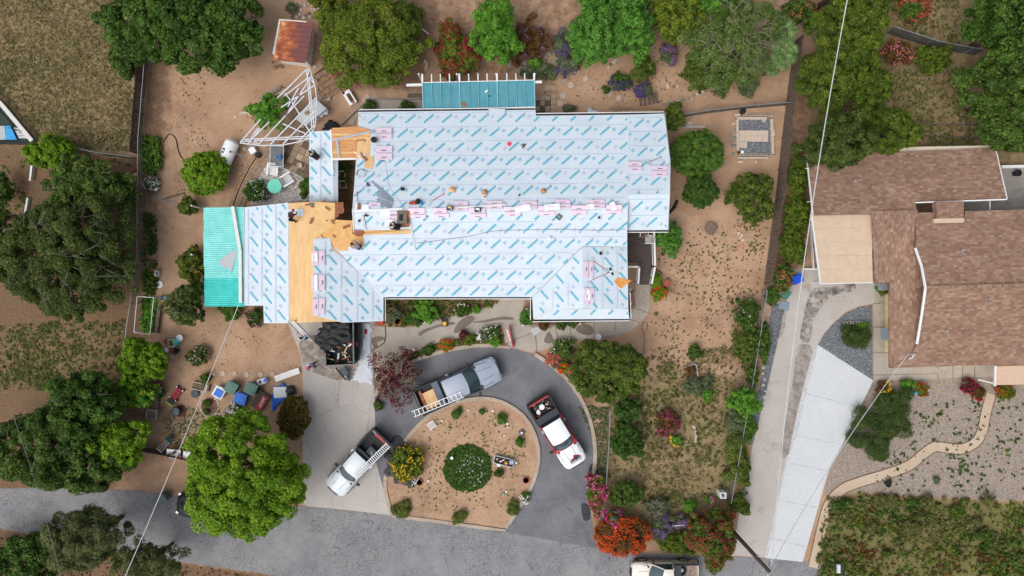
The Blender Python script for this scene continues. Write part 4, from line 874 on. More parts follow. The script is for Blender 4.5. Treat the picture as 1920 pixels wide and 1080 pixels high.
p0 = on(X2, 1110, 525, .06); p1 = on(X2, 1146, 509, .06); o = thing('push_broom', 'push broom with dark green bristles near the east eave', 'broom', p0)
d = p1-p0; MB().tube([(0, 0, 0), d], .02, 6).build('handle', REDH, o, world=False); u = d.normalized(); w = Vector((-u.y, u.x, 0))
MB().bar(d+w*.28, d-w*.28, .13, .09).build('bristles', mat('broom_green', (38, 66, 52), .9, .3), o, world=False); MB().bar(d-w*.06, d+w*.06, .16, .12).build('clamp', PAPER, o, world=False)
v = on(N1, 673, 391, .03); o = thing('traffic_paddle', 'brown leather tool pouch at the west ridge end', 'tool pouch', v); o.name = 'tool_pouch'
MB().box((0, .15, .06), (.16, .4, .12), .03).build('pouch', mat('leather', (158, 98, 68), .8, .2), o, world=False); MB().box((-.16, .1, .02), (.12, .5, .03), -.1).build('strap', PAPER, o, world=False)
rr = random.Random(9)
for i, (a, b, r, w) in enumerate(((577, 384, 9, 'by the small green tarp ball'), (586, 388, 6, 'near the north edge of plywood'), (614, 391, 10, 'beside the plywood crack'), (584, 414, 12, 'lying slanted on the amber sheets'), (624, 416, 10, 'at edge of the dark opening'), (613, 414, 4, 'left of the dark opening'), (580, 447, 8, 'at lower left of amber sheets'), (627, 443, 7, 'alone in the middle of amber sheets'), (650, 425, 14, 'thin one pointing at main roof'), (607, 377, 8, 'at the north plywood edge'))):
    pl = W2p if b < 415 else S2; v = on(pl, a, b, .03); L = M2(r, v.z)
    single(MB().box(v+Vector((0, 0, .02)), (L, L*.35, .04), rr.uniform(-1, 1.5)), 'wood_scrap', OLDW, 'dark wood scrap '+w, 'wood scrap', v)
v = on(W2p, 584, 384, .05); single(MB().ball(v, (.17, .12, .09), 10, 6, jit=.15, rnd=rr), 'tarp_ball', mat('green_cloth', (104, 134, 122), .8, .2), 'crumpled grey green cloth on north plywood edge', 'cloth', v)
# ---------------------------------------------------------------- corrugated patio cover, west
TEALS = [mat('teal_sheet_faded', (140, 224, 220), .55, .08, 1.5, rgb2=(118, 204, 200)), mat('teal_sheet', (76, 206, 198), .55, .1, 1.5, rgb2=(54, 186, 180))]
WC = thing('patio_cover', 'faded turquoise corrugated patio cover at the west wing', 'patio cover', P(420, 480))
def corrugated(x0, x1, y0, y1, zf, pitch, amp, along_x=True, tilt=0):
    mb = MB(); V = []; Fc = []
    n = max(4, int(abs((y1-y0) if along_x else (x1-x0))/pitch*4))
    for i in range(n+1):
        t = i/n; z = amp*math.sin(t*n/4*2*math.pi)
        for e in (0, 1):
            x = (x0 if e == 0 else x1) if along_x else x0+(x1-x0)*t; y = y0+(y1-y0)*t if along_x else (y0 if e == 0 else y1)
            V.append((x, y, zf(x, y)+z))
    for i in range(n): Fc.append((2*i, 2*i+1, 2*i+3, 2*i+2))
    mb.add(V, Fc); return mb
A = P(381, 389, 2.35); B = P(459, 574, 2.7)
zf = lambda x, y: 2.35+(x-A.x)/(B.x-A.x)*.36
yy = A.y; i = 0
cuts = [389, 412, 434, 455, 478, 500, 521, 552, 574]
for a, b in zip(cuts[:-1], cuts[1:]):
    corrugated(A.x-.0+random.uniform(-.03, .03)+(a-389)*.0007, B.x, P(400, b+.6, 2.4).y, P(400, a, 2.4).y, lambda x, y, k=i: zf(x, y)+.004*(k % 2), .135, .016).build('corrugated_panel', TEALS[1] if a >= 521 else TEALS[0], WC); i += 1
for a, b in ((384, 392), (384, 480), (384, 570)):
    MB().bar(P(a, b, 0), P(a, b, 0)+Vector((0, 0, 2.25)), .09, .09).build('post', WHITE, WC)
for x in (386, 405, 425, 445): MB().bar(P(x, 391, 2.2)+Vector((0, 0, 0)), P(x, 572, 2.2)+Vector((0, 0, (x-386)*.004)), .05, .09).build('purlin', WHITE, WC)
strip([P(436, 387, 2.85), P(450, 470, 2.87), P(451, 568, 2.87)], .22, 'bent white gutter length lying on turquoise patio cover', 'loose_gutter', mat('dirty_white', (226, 222, 220), .5, .1, 4), .05, 'gutter')
v = P(424, 485, 2.68); single(MB().prism(W2([(410, 490), (436, 468), (443, 475), (433, 512), (428, 503), (415, 499)], 2.68), 2.62, 2.66), 'felt_piece', mat('grey_felt', (186, 190, 196), .9, .06), 'torn grey felt piece lying on turquoise patio cover', 'roofing felt', v)
# ---------------------------------------------------------------- pergola with blue panels, north
PG = thing('pergola', 'white pergola roofed with blue corrugated plastic, north wall', 'pergola', P(897, 178))
BLUE = mat('blue_plastic', (92, 160, 174), .45, .08, 2, rgb2=(78, 146, 162), spec=.3); BLUEW = mat('blue_rib', (150, 200, 208), .5, .05)
xs = [791.5, 809, 825.5, 842.5, 861, 878.5, 896, 913, 931.5, 950, 967, 983.5, 1001]
for i, x in enumerate(xs):
    top = 139-.33*(i*.4)
    MB().bar(P(x, top, 2.72), P(x+.6, 155-i*.4, 2.72), .07 if i not in (0, 4, 8, 12) else .12, .12).build('rafter', WHITE, PG); MB().bar(P(x+.6, 155-i*.4, 2.72), P(x+2, 205, 2.72), .025 if i not in (0, 4, 8, 12) else .06, .05).build('rib', BLUEW, PG)
for i, (a, b) in enumerate(zip(xs[:-1], xs[1:])):
    p0 = P(a+.7, 155-i*.35, 2.66); p1 = P(b-.7+1, 204-i*.25, 2.66)
    corrugated(p0.x, p1.x, p1.y, p0.y, lambda x, y: 2.66, .08, .008, along_x=False).build('corrugated_panel', BLUE, PG)
MB().bar(P(762, 160, 2.5), P(1016, 154, 2.5), .16, .2).build('beam', WHITE, PG); MB().bar(P(791, 206, 2.6), P(1003, 201, 2.6), .08, .14).build('ledger', WHITE, PG); MB().bar(P(791, 155, 2.8), P(1002, 150, 2.8), .05, .04).build('batten', WHITE, PG)
for x in (793, 861, 931, 1001): MB().bar(P(x, 157, 0), P(x, 157, 0)+Vector((0, 0, 2.45)), .1, .1).build('post', WHITE, PG)
v = P(912, 171, 2.72); single(MB().box(v, (.24, .12, .04), .6), 'tile_scrap', PAPER, 'small white scrap lying on blue pergola roof', 'scrap', v)
v = P(869, 196, 2.72); single(MB().prism(W2([(865, 192), (872, 191), (875, 199), (868, 201)], 2.72), 2.7, 2.72), 'leaf_litter', OLDW, 'brown leaf litter patch on blue pergola roof', 'litter', v)
v = P(918, 180, 2.72); single(MB().ball(v, (.08, .05, .03), 8, 5), 'shoe', DARK, 'small dark shoe on blue pergola roof', 'shoe', v)
# ---------------------------------------------------------------- neighbour's house
def shingles(name, turn):
    m = bpy.data.materials.new(name); m.use_nodes = True; n = m.node_tree.nodes; l = m.node_tree.links; b = n['Principled BSDF']; b.inputs['Roughness'].default_value = .92; b.inputs['Specular IOR Level'].default_value = .15
    tc = n.new('ShaderNodeTexCoord'); mp = n.new('ShaderNodeMapping'); mp.inputs['Rotation'].default_value = (0, 0, turn); l.new(tc.outputs['Object'], mp.inputs['Vector'])
    br = n.new('ShaderNodeTexBrick'); br.inputs['Scale'].default_value = 1; br.inputs['Brick Width'].default_value = .3; br.inputs['Row Height'].default_value = .16; br.inputs['Mortar Size'].default_value = .006; br.offset = .37; br.offset_frequency = 3
    br.inputs['Color1'].default_value = (0, 0, 0, 1); br.inputs['Color2'].default_value = (1, 1, 1, 1); br.inputs['Mortar'].default_value = (.15, .15, .15, 1); br.inputs['Bias'].default_value = -.1
    l.new(mp.outputs[0], br.inputs['Vector'])
    c = cr3(n, [(0, (152, 121, 104)), (.35, (166, 135, 117)), (.7, (175, 145, 127)), (1, (194, 166, 147))]); l.new(br.outputs['Color'], c.inputs[0])
    z = n.new('ShaderNodeTexNoise'); z.inputs['Scale'].default_value = .8; z.inputs['Detail'].default_value = 6; l.new(tc.outputs['Object'], z.inputs['Vector'])
    z2 = n.new('ShaderNodeTexNoise'); z2.inputs['Scale'].default_value = 22; z2.inputs['Detail'].default_value = 3; l.new(tc.outputs['Object'], z2.inputs['Vector'])
    g = cr3(n, [(.3, (228, 225, 222)), (.7, (255, 255, 255))]); l.new(z.outputs['Fac'], g.inputs[0]); g2 = cr3(n, [(.3, (190, 190, 190)), (.7, (255, 255, 255))]); l.new(z2.outputs['Fac'], g2.inputs[0])
    x = n.new('ShaderNodeMix'); x.data_type = 'RGBA'; x.blend_type = 'MULTIPLY'; x.inputs[0].default_value = .8; l.new(c.outputs[0], x.inputs[6]); l.new(g.outputs[0], x.inputs[7])
    x2 = n.new('ShaderNodeMix'); x2.data_type = 'RGBA'; x2.blend_type = 'MULTIPLY'; x2.inputs[0].default_value = .7; l.new(x.outputs[2], x2.inputs[6]); l.new(g2.outputs[0], x2.inputs[7]); l.new(x2.outputs[2], b.inputs['Base Color'])
    # each course thicker at its lower edge
    sp = n.new('ShaderNodeSeparateXYZ'); l.new(mp.outputs[0], sp.inputs[0]); md = n.new('ShaderNodeMath'); md.operation = 'PINGPONG'; md.inputs[1].default_value = .145; l.new(sp.outputs[1], md.inputs[0])
    bp = n.new('ShaderNodeBump'); bp.inputs['Strength'].default_value = .6; bp.inputs['Distance'].default_value = .02; l.new(br.outputs['Fac'], bp.inputs['Height']); bp.invert = True; l.new(bp.outputs[0], b.inputs['Normal'])
    return m
SHX = shingles('brown_shingles', 0); SHY = shingles('brown_shingles_turned', math.pi/2)
NB = thing('house', 'single storey house with brown shingle roof and tan carport', 'house', P(1760, 480))
def nslab(pts, name, m, th=.16, hole=None):
    W = [P(*p) for p in pts]; return MB().prism([(w.x, w.y) for w in W], [w.z-th for w in W], [w.z for w in W]).build(name, m, NB)
nslab([(1513, 291, 2.6), (1866, 277, 2.6), (1887, 373, 3.5), (1716, 381, 3.45), (1720, 398, 3.6), (1636, 401, 3.6), (1524, 404, 3.6)], 'roof', SHX)
nslab([(1636, 401, 3.62), (1720, 398, 3.62), (1716, 465, 3.5), (1734, 540, 3.4), (1722, 640, 3.2), (1705, 668, 3.1), (1668, 690, 2.6), (1668, 531, 2.6), (1640, 531, 2.7)], 'roof', SHY)
nslab([(1720, 399, 3.62), (1752, 398, 3.64), (1756, 412, 3.7), (1808, 411, 3.7), (1810, 396, 3.64), (2080, 388, 3.5), (2080, 530, 4.6), (1737, 540, 4.6), (1718, 465, 4.0)], 'roof', SHX)
nslab([(1737, 540, 4.62), (2080, 530, 4.62), (2080, 678, 2.6), (1670, 690, 2.6), (1706, 668, 3.1), (1721, 645, 3.5)], 'roof', SHX)
nslab([(1756, 378, 3.9), (1807, 377, 3.9), (1807, 411, 3.9), (1756, 412, 3.9)], 'roof_link', SHX, .5)
nslab([(1752, 410, 3.97), (1808, 409, 3.97), (1808, 417, 3.97), (1752, 418, 3.97)], 'link_cap', mat('tan_flat', (206, 184, 160), .8, .05, 2), .5)
TAN = MATS['tan_flat']
for k in range(5):                                         # carport roof, one roll width at a time
    a0 = 403+k*25.6; a1 = a0+25.4
    x0 = 1522.5+(a0-402)*.125; x1 = 1522.5+(a1-402)*.125
    nslab([(x0, a0, 3.05), (1634.5+k*.3, a0-.8, 3.05), (1634.8+k*.3, a1-.8, 3.05), (x1, a1, 3.05)], 'carport_panel', TAN, .1)
nslab([(1867, 687, 2.7), (2000, 683, 2.7), (2000, 719, 2.7), (1866, 722, 2.7)], 'porch_roof', mat('tan_porch', (208, 180, 156), .8, .05), .1)
def nbar(a, b, w, h, name='trim', m=WHITE): MB().bar(P(*a), P(*b), w, h).build(name, m, NB)
for a, b in zip([(1716, 465, 4.02), (1728, 500, 4.3), (1735, 540, 4.64), (1728, 590, 4.2)], [(1728, 500, 4.3), (1735, 540, 4.64), (1728, 590, 4.2), (1719, 645, 3.52)]): nbar(a, b, .14, .1, 'rake_board')
nbar((1521, 402, 3.0), (1538, 532, 3.0), .08, .16, 'fascia'); nbar((1538, 532, 3.0), (1636, 530, 3.0), .06, .14, 'fascia'); nbar((1512, 290, 2.6), (1524, 404, 3.6), .06, .14, 'fascia'); nbar((1716, 380, 3.46), (1887, 374, 3.5), .08, .14, 'fascia')
nbar((1866, 686, 2.68), (1865, 724, 2.68), .1, .14, 'fascia'); nbar((1835, 712, 1.2), (1868, 720, 2.6), .08, .1, 'brace'); nbar((1866, 276, 2.6), (1888, 373, 3.5), .05, .1, 'fascia')
for a, b in (((1754, 379), (1754, 412)), ((1856, 376), (1856, 396)), ((1513, 378), (1524, 378)), ((1510, 316), (1516, 316))): MB().bar(P(*a, 2.9), P(*b, 2.9), .05, .06).build('rafter_tail', WHITE, NB)
for a in ((1520, 408), (1532, 530), (1528, 470)): MB().bar(P(a[0]-6, a[1], 0), P(a[0]-6, a[1], 0)+Vector((0, 0, 2.9)), .1, .1).build('carport_post', WHITE, NB)
nbar((1505, 504, .1), (1540, 505, .5), .1, .2, 'low_wall'); nbar((1519, 420, .8), (1525, 504, .8), .06, .3, 'low_wall')
YEL = mat('yellow_siding', (232, 216, 160), .8, .06, 4)
def nwall(pts, h, m=YEL): return MB().prism(W2(pts, 0), 0, h).build('wall', m, NB)
nwall([(1659, 550), (1760, 545), (1900, 540), (1900, 672), (1755, 680), (1659, 660)], 2.55); nwall([(1560, 290), (1815, 285), (1830, 365), (1570, 385)], 2.45, mat('cream_wall', (206, 196, 176), .85, .1))
MB().bar(P(1658.3, 616, 1.4), P(1658.3, 637, 1.4), .06, .9).build('window', mat('window_glass', (150, 168, 188), .15, .08, spec=.6), NB); 
for q in (570, 590, 650): MB().bar(P(1658.6, q, .9), P(1658.6, q+.8, .9), .03, 1.5).build('siding_joint', mat('joint', (206, 188, 136), .8), NB)
w = MB(); w.box(P(1652, 538, .5), (.5, .5, 1.0)); w.build('utility_box', METAL, NB)
MB().tube([P(1702, 662, 3.2), P(1702, 662, 3.2)+Vector((0, 0, .9)), P(1703, 664, 4.3)], .04, 8).build('service_mast', METAL, NB); MB().tube(spline([tuple(P(1704, 672, 3.3)), tuple(P(1710, 671, 3.3)), tuple(P(1714, 664, 3.4))], 4), .04, 6).build('mast_brace', WHITE, NB)
v = P(1889, 605, 3.4); MB().box(v+Vector((0, 0, .1)), (.35, .12, .1)).build('roof_vent', WHITE, NB)
for a, b in (((1636, 400, 3.66), (1720, 397, 3.66)), ((1738, 540, 4.66), (2080, 530, 4.66))): nbar(a, b, .28, .05, 'ridge_cap', SHY)
for a, b, hh in ((1800, 470, 4.2), (1850, 560, 4.4), (1600, 340, 3.2), (1770, 620, 3.7)): MB().cyl(P(a, b, hh-.1), .06, .35, 10).build('vent_pipe', METAL, NB)
# back patio of the neighbour
slab('neighbour_patio', [(1740, 395), (1880, 310), (2100, 300), (2100, 420), (1740, 420)], -.1, .03, cracked('patio_concrete', (150, 146, 138), (176, 172, 164), (90, 86, 80), 0, .01, stain=(92, 88, 82)))
single(MB().prism(ribbon(W2([(1868, 315), (2100, 310)]), .2), 0, .6), 'garden_wall', WHITE, 'low white wall behind the neighbour house', 'wall', P(1868, 315))
pot(1901, 326, 6, DARK, 'black square-ish planter on neighbour patio', 'planter', 'planter', .5, fill=POTSOIL)
# ---------------------------------------------------------------- rusty shed
SH = thing('shed', 'small metal shed with rusty orange and purple roof', 'shed', P(556, 84)); h = 2.15
RUST = bpy.data.materials.new('rusty_sheet'); RUST.use_nodes = True; n = RUST.node_tree.nodes; l = RUST.node_tree.links; b = n['Principled BSDF']; b.inputs['Roughness'].default_value = .85
tc = n.new('ShaderNodeTexCoord'); z = n.new('ShaderNodeTexNoise'); z.inputs['Scale'].default_value = 1.5; z.inputs['Detail'].default_value = 8; z.inputs['Roughness'].default_value = .65; l.new(tc.outputs['Object'], z.inputs['Vector'])
sp = n.new('ShaderNodeSeparateXYZ'); l.new(tc.outputs['Object'], sp.inputs[0]); ma = n.new('ShaderNodeMath'); ma.operation = 'MULTIPLY_ADD'; l.new(sp.outputs[0], ma.inputs[0]); ma.inputs[1].default_value = -.14; l.new(z.outputs['Fac'], ma.inputs[2])
c = cr3(n, [(.28, (112, 72, 74)), (.46, (138, 78, 64)), (.57, (180, 102, 62)), (.66, (214, 158, 110)), (.78, (232, 214, 186))]); l.new(ma.outputs[0], c.inputs[0]); l.new(c.outputs[0], b.inputs['Base Color'])
C4 = [(526, 38), (589, 44), (573, 119), (512, 112)]
W = [P(a, b, h+.05) for a, b in C4]
for k in range(8):
    t0, t1 = k/8, (k+1)/8; q = [W[0].lerp(W[3], t0), W[1].lerp(W[2], t0), W[1].lerp(W[2], t1), W[0].lerp(W[3], t1)]
    MB().prism([(p.x, p.y) for p in q], [h, h+.1, h+.1, h], [h+.04, h+.14, h+.14, h+.04]).build('roof_panel', RUST, SH)
    MB().bar(q[3]+Vector((0, 0, .03)), q[2]+Vector((0, 0, .12)), .03, .03).build('roof_rib', RUST, SH)
f = [(528, 52), (588, 54), (572, 117), (520, 110)]
MB().prism(W2([(541, 56), (590, 60), (584, 127), (529, 118)], 0), 0, h).build('wall', mat('shed_wall', (234, 232, 224), .7, .05, 4), SH)
for k in range(7):
    t = k/6; a = P(590, 62).lerp(P(585, 126), t); MB().bar(a+Vector((.02, 0, 0)), a+Vector((.02, 0, h-.02)), .03, .03).build('wall_rib', MATS['shed_wall'], SH)
MB().bar(P(529, 119.5, .4), P(529, 119.5, .4)+Vector((0, 0, .01)), .02, .02)
MB().bar(P(515, 90, .3), P(514, 100, .3), .3, .5).build('side_box', METAL, SH)
# ---------------------------------------------------------------- fences
WOODG = mat('grey_boards', (112, 100, 92), .9, .3, 7, stretch=(1, 1, .3)); WOODD = mat('dark_boards', (88, 78, 74), .9, .3, 7); RAIL = mat('steel_rail', (150, 160, 164), .5, .1, metal=.3)
def board_fence(pts, hgt, label, m, bw=.16, gap=.03, lean=0.0, rail=True, tilt=.0):
    w = W2(pts); o = thing('board_fence', label, 'fence', (w[0][0], w[0][1], 0)); seq = walk(w, bw+gap); me = None; rnd = random.Random(3)
    for x, y, hd in seq:
        nx, ny = -math.sin(hd), math.cos(hd); mb = MB(); hh = hgt*rnd.uniform(.95, 1.03); k = lean*rnd.uniform(.7, 1.3); mb.bar((x-nx*.02, y-ny*.02, 0), (x-nx*.02+nx*k+math.cos(hd)*tilt, y-ny*.02+ny*k+math.sin(hd)*tilt, hh), .022, bw) if False else None
        c, s = math.cos(hd), math.sin(hd); B = []
        for (e, z) in ((-1, 0), (1, 0), (1, hh), (-1, hh)):
            for th in (-.012, .012): B.append((x+c*e*bw/2+nx*(th+k*z/hgt), y+s*e*bw/2+ny*(th+k*z/hgt), z))
        mb.add(B, [(0, 2, 4, 6), (1, 7, 5, 3), (0, 1, 3, 2), (2, 3, 5, 4), (4, 5, 7, 6), (6, 7, 1, 0)]); mb.build('board', m, o)
    if rail:
        for z in (hgt*.25, hgt*.8):
            mb = MB()
            for a, b in zip(w[:-1], w[1:]): mb.bar((*a, z), (*b, z), .05, .09)
            mb.build('rail', m, o)
    for x, y, hd in walk(w, 2.4): MB().bar((x, y, 0), (x, y, hgt*.97), .1, .1).build('post', m, o)
    return o
board_fence([(1490, 80), (1478, 160), (1466, 260), (1453, 380), (1432, 536)], 1.75, 'weathered grey board fence along the east boundary', WOODG, .13, .05)
board_fence([(277, 95), (271, 180), (262, 290)], 1.5, 'dark board fence beside dry field, west boundary', WOODD, .16, .02)
board_fence([(268, 838), (330, 850), (385, 862)], 1.1, 'dark board fence behind the white tables near the street', WOODD, .16, .03)
MESH = mat('chain_mesh', (120, 126, 128), .6, .15, 8, alpha=.28); MESHD = mat('shade_cloth', (84, 90, 92), .8, .2, 6, alpha=.75)
def chain_fence(pts, hgt, label, mesh=MESH, post=3.0, rm=RAIL):
    w = W2(pts); o = thing('chain_link_fence', label, 'fence', (w[0][0], w[0][1], 0)); mb = MB(); m2 = MB()
    for a, b in zip(w[:-1], w[1:]):
        mb.tube([(*a, hgt), (*b, hgt)], .028, 6); m2.add([(*a, .03), (*b, .03), (*b, hgt), (*a, hgt)], [(0, 1, 2, 3)])
    mb.build('top_rail', rm, o); m2.build('mesh', mesh, o)
    for x, y, hd in walk(w, post): MB().tube([(x, y, 0), (x, y, hgt+.04)], .03, 6).build('post', rm, o)
    return o
chain_fence([(287, 118), (282, 180), (275, 265), (274, 330), (273, 480), (262, 560), (250, 640), (240, 720), (238, 810)], 1.25, 'long chain link fence along the west side of the yard')
chain_fence([(130, 277), (200, 292), (263, 300)], 1.2, 'short dark shade cloth fence below the dry field', MESHD)
chain_fence([(1268, 222), (1330, 212), (1400, 204), (1472, 198)], 1.0, 'grey wire fence north of the block planter', MESHD)
chain_fence([(1428, 545), (1418, 610), (1404, 700), (1386, 800), (1368, 900), (1362, 935)], 1.2, 'chain link fence between the yard and neighbour driveway')
chain_fence([(1140, 764), (1138, 820), (1133, 898)], 1.2, 'short chain link fence right of the circular drive')
chain_fence([(1660, 62), (1700, 75), (1740, 88), (1790, 98), (1826, 104)], 1.3, 'grey wire fence across the northeast yard', MESHD)
chain_fence([(1236, 980), (1290, 976)], .9, 'short white topped fence among purple flowers', MESH, 2, WHITE)
for nm, q, hh in (('lower white wall beside the west tree, northern length', [(66, 302), (62, 340)], .9), ('lower white wall beside the west tree, southern stub', [(56, 372), (51, 402)], .7)):
    w = W2(q); single(MB().prism(ribbon(w, .14), 0, hh*.4), 'white_wall', WHITE, nm.replace('lower ', ''), 'wall', (*w[0], 0))
for nm, q in (('upper thin timber edging on the northeast slope', [(1700, 228), (1760, 234), (1880, 236)]), ('lower thin timber edging on the northeast slope', [(1715, 254), (1780, 256), (1880, 262)])):
    w = W2(q); single(MB().prism(ribbon(w, .07), 0, .12), 'timber_edging', WOODG, nm, 'edging', (*w[0], 0))
# pool corner at the far left
PL = thing('pool', 'corner of blue lined pool with white rim at left edge', 'pool', P(-40, 235))
rim = [(-160, 60), (2, 192), (62, 264), (-160, 278)]
MB().prism(W2(rim, .5), 0, .12).build('pool_base', mat('liner_dark', (44, 62, 56), .5, .2), PL)
MB().prism(W2([(-150, 90), (-3, 204), (26, 236), (12, 234), (-150, 236)], .12), .1, .2).build('water', mat('green_water', (34, 58, 40), .1, .2, 3, spec=.6), PL)
MB().bar(P(-80, 120, .6), P(3, 196, .6), .3, .1).bar(P(3, 196, .6), P(60, 264, .6), .3, .1).build('rim', mat('rim_white', (214, 212, 208), .6, .06), PL)
MB().prism(W2([(11, 236), (20, 236), (32, 262), (12, 262)], .3), .2, .34).build('float', mat('float_blue', (58, 160, 226), .5, .1), PL)
MB().prism(W2([(-60, 236), (9, 236), (11, 262), (-60, 262)], .3), .2, .3).build('cover', mat('cover_grey', (176, 186, 192), .7, .1), PL)
for k in range(7):
    MB().bar(P(26+k*1.5, 240+k*3, .34), P(36+k*3.2, 241+k*3, .34), .06, .03).build('step_slat', PAPER, PL)
MB().bar(P(-60, 266, .4), P(60, 270, .4), .12, .3).build('skirt', DARK, PL); MB().bar(P(12, 220, .5), P(26, 224, .5), .05, .05).bar(P(16, 239, .5), P(46, 249, .5), .05, .05).build('brace', DARK, PL)
# ---------------------------------------------------------------- deck on the east side
DK = thing('deck', 'dark timber deck with white lattice railing, east side', 'deck', P(1200, 480)); DKW = mat('deck_boards', (88, 80, 76), .85, .35, 6, stretch=(.3, 4, 1)); rnd = random.Random(6)
y = 428.0; dz = .45
while y < 533:
    x1 = 1226 if y < 490 else 1221
    x0 = 1172 if y < 494 else 1199
    MB().box(P((x0+x1)/2, y, dz), (M2(x1-x0, dz), M2(3.9, dz), .04), rnd.uniform(-.002, .002)).build('deck_board', DKW, DK); y += 4.15
def railing(pts, z0, z1):
    for a, b in zip(pts[:-1], pts[1:]):
        A0, B0 = P(*a, z0), P(*b, z0); A1 = Vector((A0.x, A0.y, z1)); B1 = Vector((B0.x, B0.y, z1))
        MB().bar(A1, B1, .13, .05).build('top_rail', WHITE, DK); MB().bar(A0, B0, .06, .08).build('bottom_rail', WHITE, DK)
        L = (B0-A0).length; k = int(L/.14); mb = MB()
        for i in range(k+1):
            t = i/k; p = A0.lerp(B0, t); MB().bar(p, Vector((p.x, p.y, z1)), .05, .05).build('baluster', WHITE, DK)
        for p in (A0, B0): MB().bar(Vector((p.x, p.y, 0)), Vector((p.x, p.y, z1+.03)), .1, .1).build('post', WHITE, DK)
railing([(1222, 432), (1224, 500), (1218, 531)], .5, 1.35); railing([(1166, 501), (1195, 501), (1193, 531)], .5, 1.35)
# ---------------------------------------------------------------- collapsed white patio frame, northwest
FR = thing('bare_pergola', 'bare white timber patio frame leaning over the northwest terrace', 'frame', P(535, 200)); FW = mat('frame_white', (218, 222, 228), .55, .06, 3)
hf = 2.35
def fb(a, b, w=.07, h0=hf, h1=hf, name='rafter'): MB().bar(P(*a, h0), P(*b, h1), w, .09).build(name, FW, FR)
for a, b in (((451, 267), (492, 220)), ((466, 268), (505, 228)), ((486, 270), (570, 180)), ((507, 271), (594, 182)), ((531, 270), (594, 205)), ((562, 263), (592, 232)), ((514, 191), (535, 168)), ((527, 202), (590, 160)), ((536, 217), (584, 144)), ((529, 176), (575, 130)), ((533, 180), (580, 145)), ((540, 200), (560, 165))): fb(a, b)
for a, b in zip([(450, 268), (490, 273), (530, 272), (565, 265), (585, 258), (592, 232), (594, 185), (590, 158), (581, 130)], [(490, 273), (530, 272), (565, 265), (585, 258), (592, 232), (594, 185), (590, 158), (581, 130), (574, 130)]): fb(a, b, .06, name='edge_strip')
for a, b in (((455, 262), (585, 255)), ((456, 265), (583, 259)), ((575, 131), (586, 248)), ((578, 132), (590, 245)), ((466, 267), (484, 240)), ((470, 268), (488, 240)), ((535, 175), (550, 195)), ((550, 195), (562, 215)), ((530, 232), (560, 245)), ((560, 245), (583, 255)), ((571, 232), (586, 255)), ((577, 140), (590, 158)), ((474, 268), (484, 272)), ((472, 262), (486, 271))): fb(a, b, .07, hf-.1, hf-.1, 'beam')
for a in ((455, 265), (586, 252), (578, 135)): MB().bar(P(a[0], a[1], hf)-Vector((0, 0, hf)), P(a[0], a[1], hf), .09, .09).build('post', FW, FR)
# white greenhouse frame over a vegetable bed
GH = thing('plant_cage', 'white tube frame over a vegetable bed by west fence', 'frame', P(275, 592)); z = 1.5
Q = [P(257, 556, z), P(288, 558, z), P(281, 627, z), P(251, 623, z)]
for i in range(4):
    MB().tube([Q[i], Q[(i+1) % 4]], .025, 6).build('top_tube', WHITE, GH); MB().tube([Q[i], Vector((Q[i].x, Q[i].y, 0))], .02, 6).build('leg_tube', WHITE, GH)
w = W2([(304, 556), (301, 590), (296, 624)]); single(MB().prism(ribbon(w, .22), 0, .35), 'timber_edging', WOODG, 'weathered timber edging the vegetable bed', 'edging', (*w[0], 0))
for k, (a, b) in enumerate((((307, 652), (309, 680)), ((300, 715), (296, 750)), ((297, 750), (292, 785)))):
    w = W2([a, b]); single(MB().prism(ribbon(w, .28), 0, .3), 'timber_edging', WOODG, ('weathered timber edging below the pot cluster', 'weathered timber edging left of the red trolley', 'weathered timber edging left of the kettle grill')[k], 'edging', (*w[0], 0))
# utility pole and wires
top = P(1441, 1070, 9.5); base = Vector((P(1340, 965).x+.6, P(1340, 965).y-.9, 0)); base = Vector((top.x, top.y, 0))
UP = thing('utility_pole', 'brown wooden utility pole rising from the bougainvillea', 'utility pole', base); MB().tube([(0, 0, 0), (0, 0, 9.6)], [.17, .12], 12).build('pole', mat('pole_wood', (84, 70, 60), .9, .25, 6), UP, world=False, smooth=True)
MB().box((0, .18, 7.6), (.1, .1, .16)).build('bracket', METAL, UP, world=False); MB().bar((0, 0, 9.3), (.1, -.9, 9.5), .05, .05).bar((.1, -.2, 9.4), (.5, .35, 9.4), .04, .04).build('arm', METAL, UP, world=False)
WIRE = mat('wire_grey', (206, 208, 210), .5, .05)
def wire(a, b, sag, label, r=.025, m=WIRE):
    A0, B0 = P(*a), P(*b); pts = [A0.lerp(B0, i/24)-Vector((0, 0, sag*4*(i/24)*(1-i/24))) for i in range(25)]
    o = single(MB().tube(pts, r, 5), 'overhead_wire', m, label, 'wire', A0); return o
wire((1446, 1062, 9.2), (1604, -80, 9.0), 1.4, 'thick pale overhead wire running north above the east fence', .03)
wire((1446, 1062, 9.1), (1703, 664, 4.2), .6, 'pale drop wire from utility pole to neighbour roof', .025)
wire((200, 1160, 7.0), (447, 572, 3.2), .3, 'white drop wire crossing the southwest yard to the west wing', .03)
wire((118, 1100, 7.5), (-30, 640, 7.5), .5, 'thin grey wire above trees at lower left', .016, mat('wire_dull', (128, 134, 130), .6))
wire((1440, 1072, 9.3), (1420, 1500, 9.2), .4, 'pale wire leaving the pole toward the street', .03)
